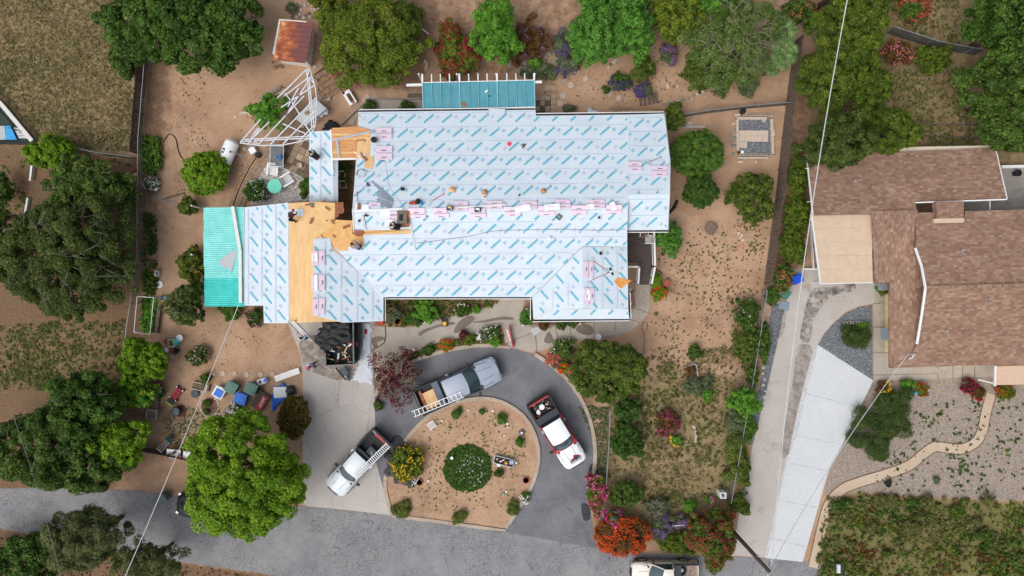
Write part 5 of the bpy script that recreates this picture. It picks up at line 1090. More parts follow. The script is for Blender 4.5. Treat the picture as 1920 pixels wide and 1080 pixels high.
# ---------------------------------------------------------------- vehicles
GLASS = mat('car_glass', (62, 84, 90), .1, .15, 1.5, spec=.8); TYRE = mat('tyre', (30, 30, 32), .9, .2); CHROME = mat('chrome', (190, 196, 202), .25, .05, metal=.8); TRIM = mat('black_trim', (36, 38, 44), .55, .15, 6)
def paint(name, rgb): return mat('paint_'+name, rgb, .28, .03, 1.2, spec=.6)
def loft(mb, secs, mi=0, cap=True):
    n = len(secs[0]); V = [p for s in secs for p in s]; Fc = []
    for i in range(len(secs)-1):
        for j in range(n): Fc.append((i*n+j, i*n+(j+1) % n, (i+1)*n+(j+1) % n, (i+1)*n+j))
    if cap: Fc += [tuple(range(n))[::-1], tuple(range((len(secs)-1)*n, len(secs)*n))]
    return mb.add(V, Fc, mi)
def wheel(o, x, y, r, w=.26, rimm=CHROME):
    s = 1 if y > 0 else -1; mb = MB(); n = 20; prof = [(r*.62, -w/2), (r*.92, -w/2), (r, -w*.32), (r, w*.32), (r*.92, w/2), (r*.62, w/2)]
    V = []; Fc = []
    for a, t in prof:
        for j in range(n): q = 2*math.pi*j/n; V.append((x+a*math.cos(q), y+t, r+a*math.sin(q)))
    for i in range(len(prof)-1):
        for j in range(n): Fc.append((i*n+j, i*n+(j+1) % n, (i+1)*n+(j+1) % n, (i+1)*n+j))
    mb.add(V, Fc); wo = mb.build('wheel', TYRE, o, world=False, smooth=True)
    rb = MB(); V = [(x+r*.6*math.cos(2*math.pi*j/n), y+s*w*.4, r+r*.6*math.sin(2*math.pi*j/n)) for j in range(n)]; rb.poly(V if s < 0 else V[::-1])
    for k in range(6):
        q = k*math.pi/3; rb.bar((x, y+s*w*.44, r), (x+r*.55*math.cos(q), y+s*w*.44, r+r*.55*math.sin(q)), .05, .05)
    rb.build('rim', rimm, wo, world=False)
def pickup(label, px, py, deg, L, W, top, side, bedm=TRIM, cowl=.24, wst=.115, rear=-.155, bedr=-.17, toolbox=None, crew=True, roofz=1.86, hoodlen=None, bedliner=None):
    c = P(px, py, 1.0); o = thing('pickup_truck', label, 'pickup truck', (c.x, c.y, .045), math.radians(deg)); h = L/2; w = W/2
    xc, xt, xr, xb = L*cowl, L*wst, L*rear, L*bedr; belt = 1.16; r = .37
    def sec(x, hw, zt, zb=.42, ch=.14): return [(x, -hw, zb), (x, -hw, zt-ch*1.2), (x, -hw+ch*.35, zt-ch*.4), (x, -hw+ch*1.3, zt), (x, 0, zt+.035), (x, hw-ch*1.3, zt), (x, hw-ch*.35, zt-ch*.4), (x, hw, zt-ch*1.2), (x, hw, zb)]
    # front body and lower cab
    loft(MB(), [sec(h-.02, w*.62, .86, .55), sec(h-.12, w*.82, .95, .5), sec(h-.34, w*.94, 1.0), sec(h-.8, w, 1.05), sec(xc+.1, w, 1.13)]).build('front_body', top, o, world=False, smooth=True)
    loft(MB(), [sec(xc+.1, w, 1.13), sec(xc, w, belt), sec(xr, w, belt), sec(xb+.02, w, belt)]).build('body', side, o, world=False, smooth=True)
    hood = MB(); N = 7; V = []; Fc = []                      # hood panel, gently crowned, rounded nose
    for i in range(N):
        t = i/(N-1); x = xc+.06+(h-.1-xc-.06)*t; hw = (w-.13)*(1-.28*max(0, t-.55)**1.6*3.2)
        for j in range(9):
            u = j/4-1; V.append((x-(.16*u*u*t+(.10*u*u if t < .01 else 0)), hw*u, 1.13-.17*t**1.7+.075*(1-u*u)+.012*(abs(u) > .4)*(abs(u) < .6)))
    for i in range(N-1):
        for j in range(8): Fc.append((i*9+j, (i+1)*9+j, (i+1)*9+j+1, i*9+j+1))
    hood.add(V, Fc); hood.build('hood', top, o, world=False, smooth=True)
    for s in (-1, 1): MB().bar((xc+.1, s*(w-.17), 1.165), (h-.75, s*(w-.24), 1.09), .022, .03).bar((xc+.1, s*.38*w, 1.2), (h-.5, s*.3*w, 1.12), .018, .03).build('hood_crease', TRIM, o, world=False)
    # greenhouse: roof panel, pillars, glass
    rw = w-.19; bw = w-.06
    rf = MB(); V = []; Fc = []; N = 7
    for i in range(N):
        t = i/(N-1); x = xt+(xr-xt)*t
        for j in range(9):
            u = j/4-1; V.append((x+(-.12*u*u if i == 0 else 0), rw*u, roofz+.05*(1-u*u)-.05*abs(2*t-1)**3-(.035 if abs(u) == 1 else 0)+(.012 if j in (2, 4, 6) else 0)))
    for i in range(N-1):
        for j in range(8): Fc.append((i*9+j, i*9+j+1, (i+1)*9+j+1, (i+1)*9+j))
    rf.add(V, Fc); rf.add([(a, b, z-.06) for a, b, z in V], [f[::-1] for f in Fc]); rf.build('roof', top, o, world=False, smooth=True)
    g = MB(); V = []; Fc = []
    for i in range(4):
        t = i/3
        for j in range(7):
            u = j/3-1; V.append((xt+.02-.12*u*u+(xc+.02-xt+.0)*t-.16*u*u*t, (rw+(bw-rw-.06)*t)*u, roofz-.02-(roofz-.02-belt-.02)*t))
    for i in range(3):
        for j in range(6): Fc.append((i*7+j, i*7+j+1, (i+1)*7+j+1, (i+1)*7+j))
    g.add(V, [f[::-1] for f in Fc]); g.build('windshield', GLASS, o, world=False, smooth=True)
    MB().add([(xr, -rw, roofz-.08), (xr, rw, roofz-.08), (xr-.1, bw, belt), (xr-.1, -bw, belt)], [(0, 1, 2, 3)]).build('rear_window', GLASS, o, world=False)
    for s in (-1, 1):
        a = [(xt-.12, s*rw, roofz-.05), (xr+.05, s*rw, roofz-.06), (xr-.06, s*(bw+.0), belt), (xc-.22, s*(bw+.0), belt)]
        MB().add(a, [(0, 1, 2, 3)]).build('side_window', GLASS, o, world=False)
        MB().bar((xt-.1, s*rw, roofz-.04), (xc-.1, s*bw, belt), .07, .08).build('pillar', side, o, world=False); MB().bar((xr+.03, s*rw, roofz-.06), (xr-.1, s*bw, belt), .12, .08).build('pillar', side, o, world=False)
        m = (xt+xr)/2-.05; MB().bar((m, s*(rw+.005), roofz-.06), (m, s*(bw+.01), belt), .08, .05).build('pillar', TRIM, o, world=False)
        MB().bar((xt-.14, s*(rw+.01), roofz-.03), (xr+.05, s*(rw+.01), roofz-.04), .04, .05).build('roof_rail', TRIM, o, world=False)
        MB().box((xc-.28, s*(w+.15), belt+.1), (.13, .26, .2), s*.15).build('mirror', TRIM, o, world=False)
        MB().box((h-.3, s*(w-.2), .8), (.24, .2, .14), -s*.6).build('headlight', CHROME, o, world=False)
        MB().box((-h+.05, s*(w-.07), .98), (.1, .12, .36)).build('taillight', mat('tail_red', (170, 36, 44), .3, .1), o, world=False)
        MB().box((m-.35, s*(w+.01), belt-.14), (.2, .03, .04)).build('door_handle', CHROME, o, world=False)
        # bed side
        MB().box(((xb-h)/2, s*(w-.07), .86), (h+xb, .13, .74)).build('bed_side', side, o, world=False); MB().box(((xb-h)/2, s*(w-.07), 1.245), (h+xb, .15, .03)).build('bed_rail', bedm, o, world=False)
        for x in (h-L*.165, -h+L*.2): wheel(o, x, s*(w-.14), r)
        for x in (h-L*.165, -h+L*.2):
            mb = MB(); pr = [(x+.46*math.cos(t), .37+.46*math.sin(t)) for t in np.linspace(0, math.pi, 11)]
            for (a, z0), (b, z1) in zip(pr[:-1], pr[1:]): mb.bar((a, s*(w+.01), z0), (b, s*(w+.01), z1), .07, .05)
            mb.build('wheel_arch', TRIM, o, world=False)
    bl = bedliner or TRIM
    MB().box(((xb-h)/2, 0, .72), (h+xb-.04, W-.3, .04)).build('bed_floor', bl, o, world=False); MB().box((xb, 0, .98), (.06, W-.2, .5)).build('bed_front', bl, o, world=False)
    MB().box((-h+.05, 0, .88), (.08, W-.26, .66)).build('tailgate', side, o, world=False); MB().box((-h-.06, 0, .58), (.2, W-.1, .18)).build('rear_bumper', CHROME if bedm is not TRIM else TRIM, o, world=False)
    loft(MB(), [[(h+.04-.30*u*u, w*.93*u, z) for u in (-1, -.6, 0, .6, 1)]+[(h-.12-.30*u*u, w*.93*u, z) for u in (1, .6, 0, -.6, -1)] for z in (.42, .68)]).build('front_bumper', TRIM, o, world=False)
    MB().box((h-.02, 0, .84), (.05, W*.5, .24)).build('grille', TRIM, o, world=False)
    MB().box((xc+.07, 0, 1.15), (.14, W-.4, .03)).build('cowl', TRIM, o, world=False)
    MB().box((-.2, 0, .5), (L*.85, W-.3, .2)).build('chassis', TRIM, o, world=False)
    if toolbox: MB().box((xb-.34, 0, 1.2), (.5, W-.16, .3)).build('tool_box', toolbox, o, world=False)
    return o
def ladder(parent, a, b, w, n, name='ladder', m=None, top=True):
    a = Vector(a); b = Vector(b); d = (b-a).normalized(); s = Vector((-d.y, d.x, 0)).normalized()*w/2; m = m or mat('aluminium', (198, 204, 208), .4, .06, metal=.35)
    for k in (-1, 1): MB().bar(a+s*k, b+s*k, .05, .09).build('ladder_rail', m, parent, world=False)
    for i in range(n): p = a.lerp(b, (i+.5)/n); MB().bar(p-s, p+s, .05, .04).build('ladder_rung', m, parent, world=False)
def local(o, px, py, h):
    q = P(px, py, h)-Vector(o.location); r = -o.rotation_euler[2]
    return Vector((q.x*math.cos(r)-q.y*math.sin(r), q.x*math.sin(r)+q.y*math.cos(r), q.z))
SILV = paint('silver', (156, 167, 184)); CHAR = paint('charcoal', (66, 68, 76)); WHT = paint('white', (238, 241, 244)); RED = paint('red', (186, 48, 58)); BEI = paint('beige', (234, 229, 220)); LSIL = paint('lightsilver', (212, 222, 230)); BLK = paint('black', (28, 34, 38))
wrapm = mat('wrap_graphic', (84, 40, 46), .4, .4, 5, rgb2=(40, 40, 46))
t1 = pickup('silver blue crew cab pickup with plywood in its bed and a side ladder', 860, 722, 23.5, 6.45, 2.05, SILV, CHAR, toolbox=mat('box_grey', (92, 104, 116), .5, .08), cowl=.235, wst=.115, rear=-.155, bedr=-.185)
for s in (1,): MB().box((.0, s*1.04, .8), (3.4, .012, .36)).build('side_graphic', wrapm, t1, world=False)
MB().box((-2.2, -.12, .95), (1.25, 1.25, .03), .04).build('plywood_load', PLY, t1, world=False); MB().box((-2.82, .0, .9), (.2, 1.5, .25)).build('lumber_load', OLDW, t1, world=False)
L1 = thing('ladder', 'white extension ladder lying along the silver pickup', 'ladder', Vector(t1.location)+Vector((0, 0, 0)), t1.rotation_euler[2]); ladder(L1, local(t1, 774, 777, 1.8), local(t1, 868, 739, 2.08), .42, 12, m=WHITE)
t2 = pickup('red pickup with white hood and roof and a mountain emblem', 1046, 812, -58.5, 5.6, 1.9, WHT, RED, toolbox=mat('box_navy', (54, 60, 72), .5, .1), cowl=.21, wst=.10, rear=-.185, bedr=-.2)
# emblem on the hood: twin peaks over a word, read from the front
def hz(x, y):
    t = (x-1.24)/1.46; hw = (.95-.13)*(1-.28*max(0, t-.55)**1.6*3.2); return 1.13-.17*max(t, 0)**1.7+.075*(1-(y/hw)**2)+.02
e = MB()
for q, mi in (([(-.56, 0), (-.26, .2), (-.16, .16), (.06, .4), (.26, .26), (.34, .29), (.6, 0), (.3, .13), (.08, .22), (-.14, .06)], 1), ([(-.46, -.01), (-.24, .1), (-.12, .05), (.1, .24), (.38, .08), (.5, -.01)], 0)):
    pts = [(2.3-b, a*.85+.1, hz(2.3-b, a*.85+.1)+.006*mi) for a, b in q]; e.add(pts, [tuple(range(len(pts)))], mi)
e.build('emblem', [mat('emblem_navy', (54, 56, 92), .4, .1), mat('emblem_red', (140, 44, 60), .4, .1)], t2, world=False)
tx = bpy.data.curves.new('emblem_text', 'FONT'); tx.body = 'ROOFING'; tx.size = .21; tx.align_x = 'CENTER'; tx.extrude = .004; to = bpy.data.objects.new('emblem_text', tx); COL.objects.link(to)
dg = bpy.context.evaluated_depsgraph_get(); me = bpy.data.meshes.new_from_object(to.evaluated_get(dg)); bpy.data.objects.remove(to); lt = bpy.data.objects.new('hood_lettering', me); COL.objects.link(lt); me.materials.append(MATS['emblem_navy']); lt.parent = t2; lt.location = (2.46, .1, hz(2.4, .1)+.03); lt.rotation_euler = (0, 0, math.pi/2); lt['kind'] = 'stuff'
for i in range(36):
    rr = random.Random(i); kx = rr.uniform(-2.6, -1.75); ky = rr.uniform(-.65, .65); mcol = rr.choice([REDH, DARK, DARK, PAPER, OLDW, METAL, METAL, mat('tool_yellow', (200, 180, 60), .6, .1)])
    MB().box((kx, ky, .82), (rr.uniform(.08, .4), rr.uniform(.04, .12), .12), rr.uniform(0, 3)).build('tool', mcol, t2, world=False)
mb = MB(); mb.lathe((-2.25, .0, .76), [(.17, 0), (.19, .3), (.2, .3), (.2, .32), (.0, .33)], 16); mb.build('bucket_load', PAPER, t2, world=False); MB().ball((-2.05, -.4, .95), (.2, .16, .12), 8, 6, jit=.2).build('white_bag_load', PAPER, t2, world=False)
t3 = pickup('white pickup with a ladder on its side, parked on concrete', 669, 870, -132.5, 5.4, 1.85, LSIL, mat('paint_side', (170, 176, 182), .3, .05), toolbox=None, cowl=.225, wst=.11, rear=-.16, bedr=-.2)
MB().box((-1.45, .25, 1.0), (.55, .75, .4)).build('load_case', mat('case_slate', (70, 84, 92), .5, .15), t3, world=False)
for k in range(3): MB().box((-1.45+.1*k, .2+.1*k, 1.21), (.05, .1, .01), .5*k).build('case_mark', PAPER, t3, world=False)
MB().box((-2.62, .1, 1.24), (.16, 1.2, .03)).build('tailgate_graphic', RED, t3, world=False)
for yy in (-.7, .7):
    MB().bar((-1.15, yy, 1.25), (-1.15, yy, 1.9), .06, .06).build('rack_post', TRIM, t3, world=False)
MB().bar((-1.15, -.8, 1.92), (-1.15, .8, 1.92), .06, .06).build('rack_bar', TRIM, t3, world=False); MB().bar((-2.5, -.8, 1.6), (-2.5, .8, 1.6), .06, .06).build('rack_bar', TRIM, t3, world=False)
L3 = thing('ladder', 'aluminium ladder lying along the white pickup', 'ladder', Vector(t3.location), t3.rotation_euler[2]); ladder(L3, local(t3, 728, 834, 1.95), local(t3, 664, 897, 2.12), .38, 22)
t4 = pickup('cream older pickup with spare wheel in bed, cut by bottom edge', 1246, 1077, 180, 4.9, 1.8, BEI, mat('paint_beige_side', (206, 198, 184), .35, .05), cowl=.235, wst=.06, rear=-.1, bedr=-.11, toolbox=mat('box_dk', (62, 68, 78), .5, .1), bedliner=mat('old_bed', (150, 132, 124), .8, .3, 4))
mb = MB(); mb.lathe((-1.25, -.25, .78), [(.16, .02), (.33, 0), (.36, .06), (.36, .17), (.33, .22), (.2, .2), (.16, .1)], 20); mb.build('spare_wheel', TYRE, t4, world=False); MB().cyl((-1.25, -.25, .8), .16, .1).build('spare_rim', METAL, t4, world=False)
# black car mostly hidden by the street tree
def car(label, px, py, deg, L, W, p):
    c = P(px, py, .8); o = thing('parked_car', label, 'car', (c.x, c.y, .02), math.radians(deg)); h = L/2; w = W/2
    def sec(x, hw, zt, zb=.3, ch=.14): return [(x, -hw, zb), (x, -hw, zt-ch*1.2), (x, -hw+ch, zt-.02), (x, 0, zt+.04), (x, hw-ch, zt-.02), (x, hw, zt-ch*1.2), (x, hw, zb)]
    loft(MB(), [sec(h, w*.55, .62, .4), sec(h-.1, w*.8, .72), sec(h-.4, w*.95, .8), sec(h*.45, w, .95), sec(-h*.5, w, .97), sec(-h+.3, w*.94, .95), sec(-h, w*.75, .8, .4)]).build('body', p, o, world=False, smooth=True)
    def g(x, hw, z): return [(x, -hw, z), (x, -hw*.3, z+.02), (x, hw*.3, z+.02), (x, hw, z)]
    mb = MB(); S = [g(h*.42, w-.1, .96), g(h*.08, w-.24, 1.4), g(-h*.42, w-.24, 1.42), g(-h*.82, w-.14, .98)]
    for i in (0, 2):
        for j in range(3): mb.add([S[i][j], S[i+1][j], S[i+1][j+1], S[i][j+1]], [(3, 2, 1, 0)])
    mb.build('windshield', GLASS, o, world=False); r = MB()
    for j in range(3): r.add([S[1][j], S[2][j], S[2][j+1], S[1][j+1]], [(3, 2, 1, 0)])
    r.build('roof', p, o, world=False)
    for s, j in ((-1, 0), (1, 3)):
        MB().add([S[0][j], S[1][j], S[2][j], S[3][j]], [(0, 1, 2, 3)]).build('side_window', GLASS, o, world=False)
        for x in (h*.62, -h*.6): wheel(o, x, s*(w-.1), .32, .22)
        MB().box((h-.18, s*w*.68, .64), (.2, .3, .12), -s*.5).build('headlight', CHROME, o, world=False); MB().box((h*.35, s*(w+.08), .98), (.1, .18, .12)).build('mirror', p, o, world=False); MB().box((-h+.08, s*w*.6, .8), (.1, .3, .12)).build('taillight', MATS['tail_red'], o, world=False)
    return o
car('black car parked under the bright green street tree', 388, 952, 172, 4.6, 1.82, BLK)
# ---------------------------------------------------------------- dump trailer with tarps by the garage
TR = thing('dump_trailer', 'black dump trailer heaped with torn-off roofing by the garage', 'trailer', P(643, 650)); TB = mat('trailer_black', (34, 36, 40), .5, .25, 5); TS = mat('trailer_steel', (116, 118, 118), .6, .2)
c = [(607, 598), (662, 596), (663, 683), (611, 686)]
h0, h1 = .6, 1.75
MB().prism(W2(c, h0), h0, h0+.05).build('bed_floor', TB, TR)
for i in range(4):
    a, b = c[i], c[(i+1) % 4]; A0, B0 = P(*a, h1), P(*b, h1); A1 = Vector((A0.x, A0.y, h0)); B1 = Vector((B0.x, B0.y, h0))
    MB().bar(A0.lerp(A1, .5), B0.lerp(B1, .5), .05, h1-h0).build('side_panel', TB, TR); MB().bar(A0, B0, .09, .09).build('top_rail', TS, TR)
MB().prism(W2([(664, 598), (676, 600), (677, 640), (672, 676), (664, 680)], .9), .55, .9).build('fender', TB, TR); 
for y in (615, 640):
    mb = MB(); v = P(668, y, .4); mb.tube([v-Vector((.12, 0, 0)), v+Vector((.14, 0, 0))], .38, 18); mb.build('wheel', TYRE, TR)
mb = MB(); mb.bar(P(630, 690, .6), P(648, 712, .6), .1, .12); mb.bar(P(658, 688, .6), P(650, 712, .6), .1, .12); mb.build('hitch_tongue', TB, TR); MB().bar(P(641, 690, .55), P(648, 704, .55), .5, .1).build('hitch_plate', mat('slate_steel', (84, 94, 104), .6, .15), TR); MB().bar(P(651, 700, .2), P(653, 712, .5), .1, .5).build('hitch_jack', TS, TR)
MB().box(P(667, 645, .97), (.32, .32, .1), .05).build('warning_sign', mat('sign_red', (206, 52, 56), .5, .08), TR)
# debris: boards and scraps inside
rr = random.Random(12)
for i in range(26):
    a, b = rr.uniform(613, 658), rr.uniform(640, 682); v = P(a, b, rr.uniform(1.0, 1.5)); m = rr.choice([OLDW, METAL, PAPER, PLY, DARK, DARK, WOODG])
    single(MB().box(v, (rr.uniform(.15, .9), rr.uniform(.04, .12), .03), R=Matrix.Rotation(rr.uniform(0, 3.1), 3, 'Z') @ Matrix.Rotation(rr.uniform(-.3, .3), 3, 'Y')), 'roof_debris', m, 'torn-off scrap lying in the black dump trailer', 'debris', v, 'roof debris in the trailer')
def cloth(name, label, outline, h, m, amp, seed, fold=1.6, cell=.16, drop=.0, cat='tarp'):
    W = W2(outline, h); xs = [a for a, b in W]; ys = [b for a, b in W]; rs = np.random.RandomState(seed); V = []; idx = {}; Fc = []
    nx = int((max(xs)-min(xs))/cell)+1; ny = int((max(ys)-min(ys))/cell)+1; ph = rs.rand(8)*6.28; kx = rs.normal(size=8)*fold*2; ky = rs.normal(size=8)*fold*2
    def zz(x, y):
        s = sum(abs(math.sin(kx[k]*x+ky[k]*y+ph[k])) for k in range(8))/8; return h+amp*(s*2-1)*1.2
    for i in range(nx+1):
        for j in range(ny+1):
            x = min(xs)+i*cell; y = min(ys)+j*cell
            if inside((x, y), W): idx[(i, j)] = len(V); V.append((x+rs.uniform(-.04, .04), y+rs.uniform(-.04, .04), zz(x, y)+rs.uniform(-.12, .12)*amp))
    for (i, j) in idx:
        q = [(i, j), (i+1, j), (i+1, j+1), (i, j+1)]
        if all(k in idx for k in q): Fc.append(tuple(idx[k] for k in q))
        elif (i, j) in idx and (i+1, j) in idx and (i, j+1) in idx: Fc.append((idx[(i, j)], idx[(i+1, j)], idx[(i, j+1)]))
    c = P(sum(a for a, b in outline)/len(outline), sum(b for a, b in outline)/len(outline), 0); mb = MB().add(V, Fc)
    o = single(mb, name, m, label, cat, (c.x, c.y, max(0, h-amp)), smooth=True)
    sd = o.modifiers.new('thick', 'SOLIDIFY'); sd.thickness = .015
    return o
cloth('black_tarp', 'crumpled black plastic tarp draped over the dump trailer', [(604, 604), (656, 600), (660, 640), (648, 645), (630, 652), (612, 664), (600, 655), (593, 645), (586, 638), (592, 626), (602, 620)], 1.95, mat('tarp_black', (24, 27, 32), .5, .2, 3, spec=.3), .16, 5, 3.2, .1)
cloth('grey_plastic_sheet', 'clear grey plastic sheeting spread on the driveway beside trailer', [(673, 606), (685, 603), (696, 606), (701, 618), (698, 640), (697, 652), (703, 668), (704, 722), (690, 722), (652, 714), (662, 694), (668, 684), (672, 655)], .09, mat('plastic_sheet', (192, 200, 210), .3, .06, 3, spec=.5), .02, 8, 1.4, .16)
v = P(686, 622, .1); single(MB().ball(v, (.12, .26, .08), 8, 6, jit=.2), 'red_rag', mat('rag_crimson', (168, 52, 62), .9, .2), 'crimson rag lying on the grey plastic sheeting', 'rag', v)
v = P(683, 646, .1); single(MB().box(v, (.2, .8, .06), .02), 'narrow_board', PAPER, 'narrow white board lying on the grey plastic sheeting', 'board', v)
single(MB().tube([P(a, b, .07) for a, b in spline([(722, 612), (723, 630), (718, 645), (700, 655), (691, 668), (688, 680), (694, 690), (706, 691)], 5)], .03, 6), 'garden_hose', DARK, 'black hose curling from the house over grey sheeting', 'hose', P(722, 612))
LD = thing('ladder', 'aluminium ladder leaning on the west wing eave by the garage', 'ladder', P(581, 641)); ladder(LD, P(583, 640, .05)-Vector(LD.location), P(546, 602, 3.9)-Vector(LD.location), .45, 14)
# ---------------------------------------------------------------- people
SKIN = mat('skin', (168, 120, 94), .6, .06); HAIR = mat('hair_dark', (34, 28, 26), .7, .2)
def person(label, loc, rz, shirt, pants, joints, hairm=HAIR, cap=None, name='person'):
    J = joints; names = list(J); o = thing(name, label, 'person', loc, rz)
    E = [('pelvis', 'chest'), ('chest', 'neck'), ('neck', 'head'), ('chest', 'shL'), ('shL', 'elL'), ('elL', 'haL'), ('chest', 'shR'), ('shR', 'elR'), ('elR', 'haR'), ('pelvis', 'hiL'), ('hiL', 'knL'), ('knL', 'anL'), ('anL', 'toL'), ('pelvis', 'hiR'), ('hiR', 'knR'), ('knR', 'anR'), ('anR', 'toR')]
    RAD = dict(pelvis=.15, chest=.17, neck=.06, head=.1, shL=.075, shR=.075, elL=.05, elR=.05, haL=.038, haR=.038, hiL=.1, hiR=.1, knL=.07, knR=.07, anL=.05, anR=.05, toL=.04, toR=.04)
    me = bpy.data.meshes.new('body'); me.from_pydata([J[k] for k in names], [(names.index(a), names.index(b)) for a, b in E], [])
    bo = bpy.data.objects.new('body', me); COL.objects.link(bo); md = bo.modifiers.new('skin', 'SKIN'); me.skin_vertices
    if not me.skin_vertices: 
        pass
    for k, sv in zip(names, me.skin_vertices[0].data): sv.radius = (RAD[k], RAD[k]); sv.use_root = (k == 'pelvis')
    sb = bo.modifiers.new('sub', 'SUBSURF'); sb.levels = 1; sb.render_levels = 1
    dg = bpy.context.evaluated_depsgraph_get(); m2 = bpy.data.meshes.new_from_object(bo.evaluated_get(dg)); bpy.data.objects.remove(bo)
    m2.name = 'body'; m2.materials.clear()
    for m in (SKIN, shirt, pants, DARK): m2.materials.append(m)
    part = {'pelvis': 2, 'chest': 1, 'neck': 0, 'head': 0, 'shL': 1, 'shR': 1, 'elL': 1, 'elR': 1, 'haL': 0, 'haR': 0, 'hiL': 2, 'hiR': 2, 'knL': 2, 'knR': 2, 'anL': 2, 'anR': 2, 'toL': 3, 'toR': 3}
    for p in m2.polygons:
        c = p.center; k = min(names, key=lambda q: (Vector(J[q])-c).length-RAD[q]*.5); p.material_index = part[k]; p.use_smooth = True
    b2 = bpy.data.objects.new('body', m2); COL.objects.link(b2); b2.parent = o
    hd = Vector(J['head']); up = (hd-Vector(J['neck'])).normalized(); hmb = MB(); hmb.ball(hd+up*.05, (.1, .085, .12), 12, 9); hmb.build('head', SKIN, o, world=False, smooth=True)
    hr = MB(); hr.ball(hd+up*.075-Vector((.012, 0, 0)), (.108, .095, .118), 12, 8); hr.build('hair', hairm, o, world=False, smooth=True)
    f = MB(); f.ball(hd+Vector((.1, 0, .02)), (.02, .015, .025), 6, 5)
    for s in (-1, 1): f.ball(hd+Vector((0, s*.088, .03)), (.02, .015, .035), 6, 5)
    f.build('face_features', SKIN, o, world=False)
    for s, e in (('haL', 'elL'), ('haR', 'elR')):
        fg = MB(); h_ = Vector(J[s]); d = (h_-Vector(J[e])).normalized(); sd_ = d.cross(Vector((0, 0, 1))); sd_ = sd_.normalized() if sd_.length > .1 else Vector((0, 1, 0))
        fg.ball(h_+d*.05, (.045, .045, .03), 8, 5)
        for i, ln in enumerate((.07, .085, .09, .08)): q = h_+d*.08+sd_*(i-1.5)*.022; fg.tube([q, q+d*ln*.6, q+d*ln-Vector((0, 0, .02))], [.011, .01, .007], 5)
        q = h_+d*.03+sd_*.045; fg.tube([q, q+sd_*.03+d*.05], [.012, .008], 5); fg.build('hand', SKIN, o, world=False)
    if cap:
        cp = MB(); cp.lathe(hd+up*.08, [(.112, 0), (.11, .06), (.06, .105), (.01, .115)], 14); cp.box(hd+up*.08+Vector((.14, 0, .01)), (.12, .15, .015)); cp.build('cap', cap, o, world=False)
    return o
def stand(lean=0, arms='down', stride=0.0):
    J = dict(pelvis=(0, 0, .95), chest=(.04+lean*.5, 0, 1.3), neck=(.05+lean*.8, 0, 1.5), head=(.07+lean, 0, 1.62), shL=(.04+lean*.7, .2, 1.42), shR=(.04+lean*.7, -.2, 1.42), hiL=(0, .1, .88), hiR=(0, -.1, .88),
             knL=(.04+stride*.5, .11, .5), knR=(.04-stride*.3, -.11, .5), anL=(stride, .11, .09), anR=(-stride, -.11, .09), toL=(stride+.16, .12, .04), toR=(-stride+.16, -.12, .04))
    if arms == 'down': J.update(elL=(.05, .28, 1.15), elR=(.0, -.28, 1.15), haL=(.15, .28, .9), haR=(.1, -.28, .9))
    elif arms == 'up': J.update(elL=(.3, .25, 1.45), elR=(.3, -.25, 1.45), haL=(.55, .2, 1.65), haR=(.55, -.2, 1.65))
    else: J.update(elL=(.25, .26, 1.2), elR=(.25, -.26, 1.2), haL=(.45, .14, 1.1), haR=(.45, -.14, 1.1))
    return J
def crouch():
    return dict(pelvis=(-.12, 0, .4), chest=(.12, 0, .72), neck=(.26, 0, .88), head=(.34, 0, .97), shL=(.16, .19, .8), shR=(.16, -.19, .8), elL=(.36, .24, .62), elR=(.36, -.24, .62), haL=(.55, .12, .42), haR=(.55, -.14, .4), hiL=(-.1, .1, .36), hiR=(-.1, -.1, .36), knL=(.26, .17, .46), knR=(.26, -.17, .46), anL=(.0, .16, .1), anR=(.0, -.16, .1), toL=(.15, .17, .05), toR=(.15, -.17, .05))
def bend():
    return dict(pelvis=(-.1, 0, .9), chest=(.26, 0, 1.02), neck=(.45, 0, 1.0), head=(.56, 0, .96), shL=(.34, .19, 1.0), shR=(.34, -.19, 1.0), elL=(.42, .24, .75), elR=(.42, -.24, .75), haL=(.55, .12, .52), haR=(.55, -.12, .5), hiL=(-.08, .1, .84), hiR=(-.08, -.1, .84), knL=(.0, .12, .48), knR=(.0, -.12, .48), anL=(-.1, .12, .09), anR=(-.14, -.12, .09), toL=(.06, .13, .04), toR=(.02, -.13, .04))
BL = mat('cloth_black', (36, 34, 36), .9, .25); LB = mat('cloth_paleblue', (178, 190, 210), .9, .1); GR = mat('cloth_grey', (150, 150, 156), .9, .15); JN = mat('cloth_denim', (66, 78, 100), .9, .2); BR = mat('cloth_brown', (74, 52, 44), .9, .2); MAR = mat('cap_red', (186, 40, 56), .8, .1); MARN = mat('cloth_maroon', (92, 44, 54), .9, .2)
person('person in black crouching on the breezeway roof', on(CW, 597, 297, .03), 2.4, BL, MARN, crouch())
person('person in dark brown clothes bending over bare plywood', on(W1, 553, 413, .03), 1.3, BR, BL, bend())
person('person in black kneeling on the plank strip below chimney', on(S1, 748, 427, .05), 2.9, BL, BL, crouch())
person('person in a grey shirt crouching at the plywood edge', on(S2, 675, 464, .03), 2.6, GR, MARN, crouch())
person('person in pale shirt reaching up to hold the ladder', P(577, 634, .06), 1.75, LB, JN, stand(.05, 'up'))
person('person in pale blue shirt and red cap on the driveway', P(594, 682, .05), 3.9, LB, JN, stand(.04, 'mid', .15), cap=MAR)
person('person in a grey cap leaning over the black tarp', P(605, 621, .05), .2, JN, JN, stand(.18, 'mid'), cap=GR)
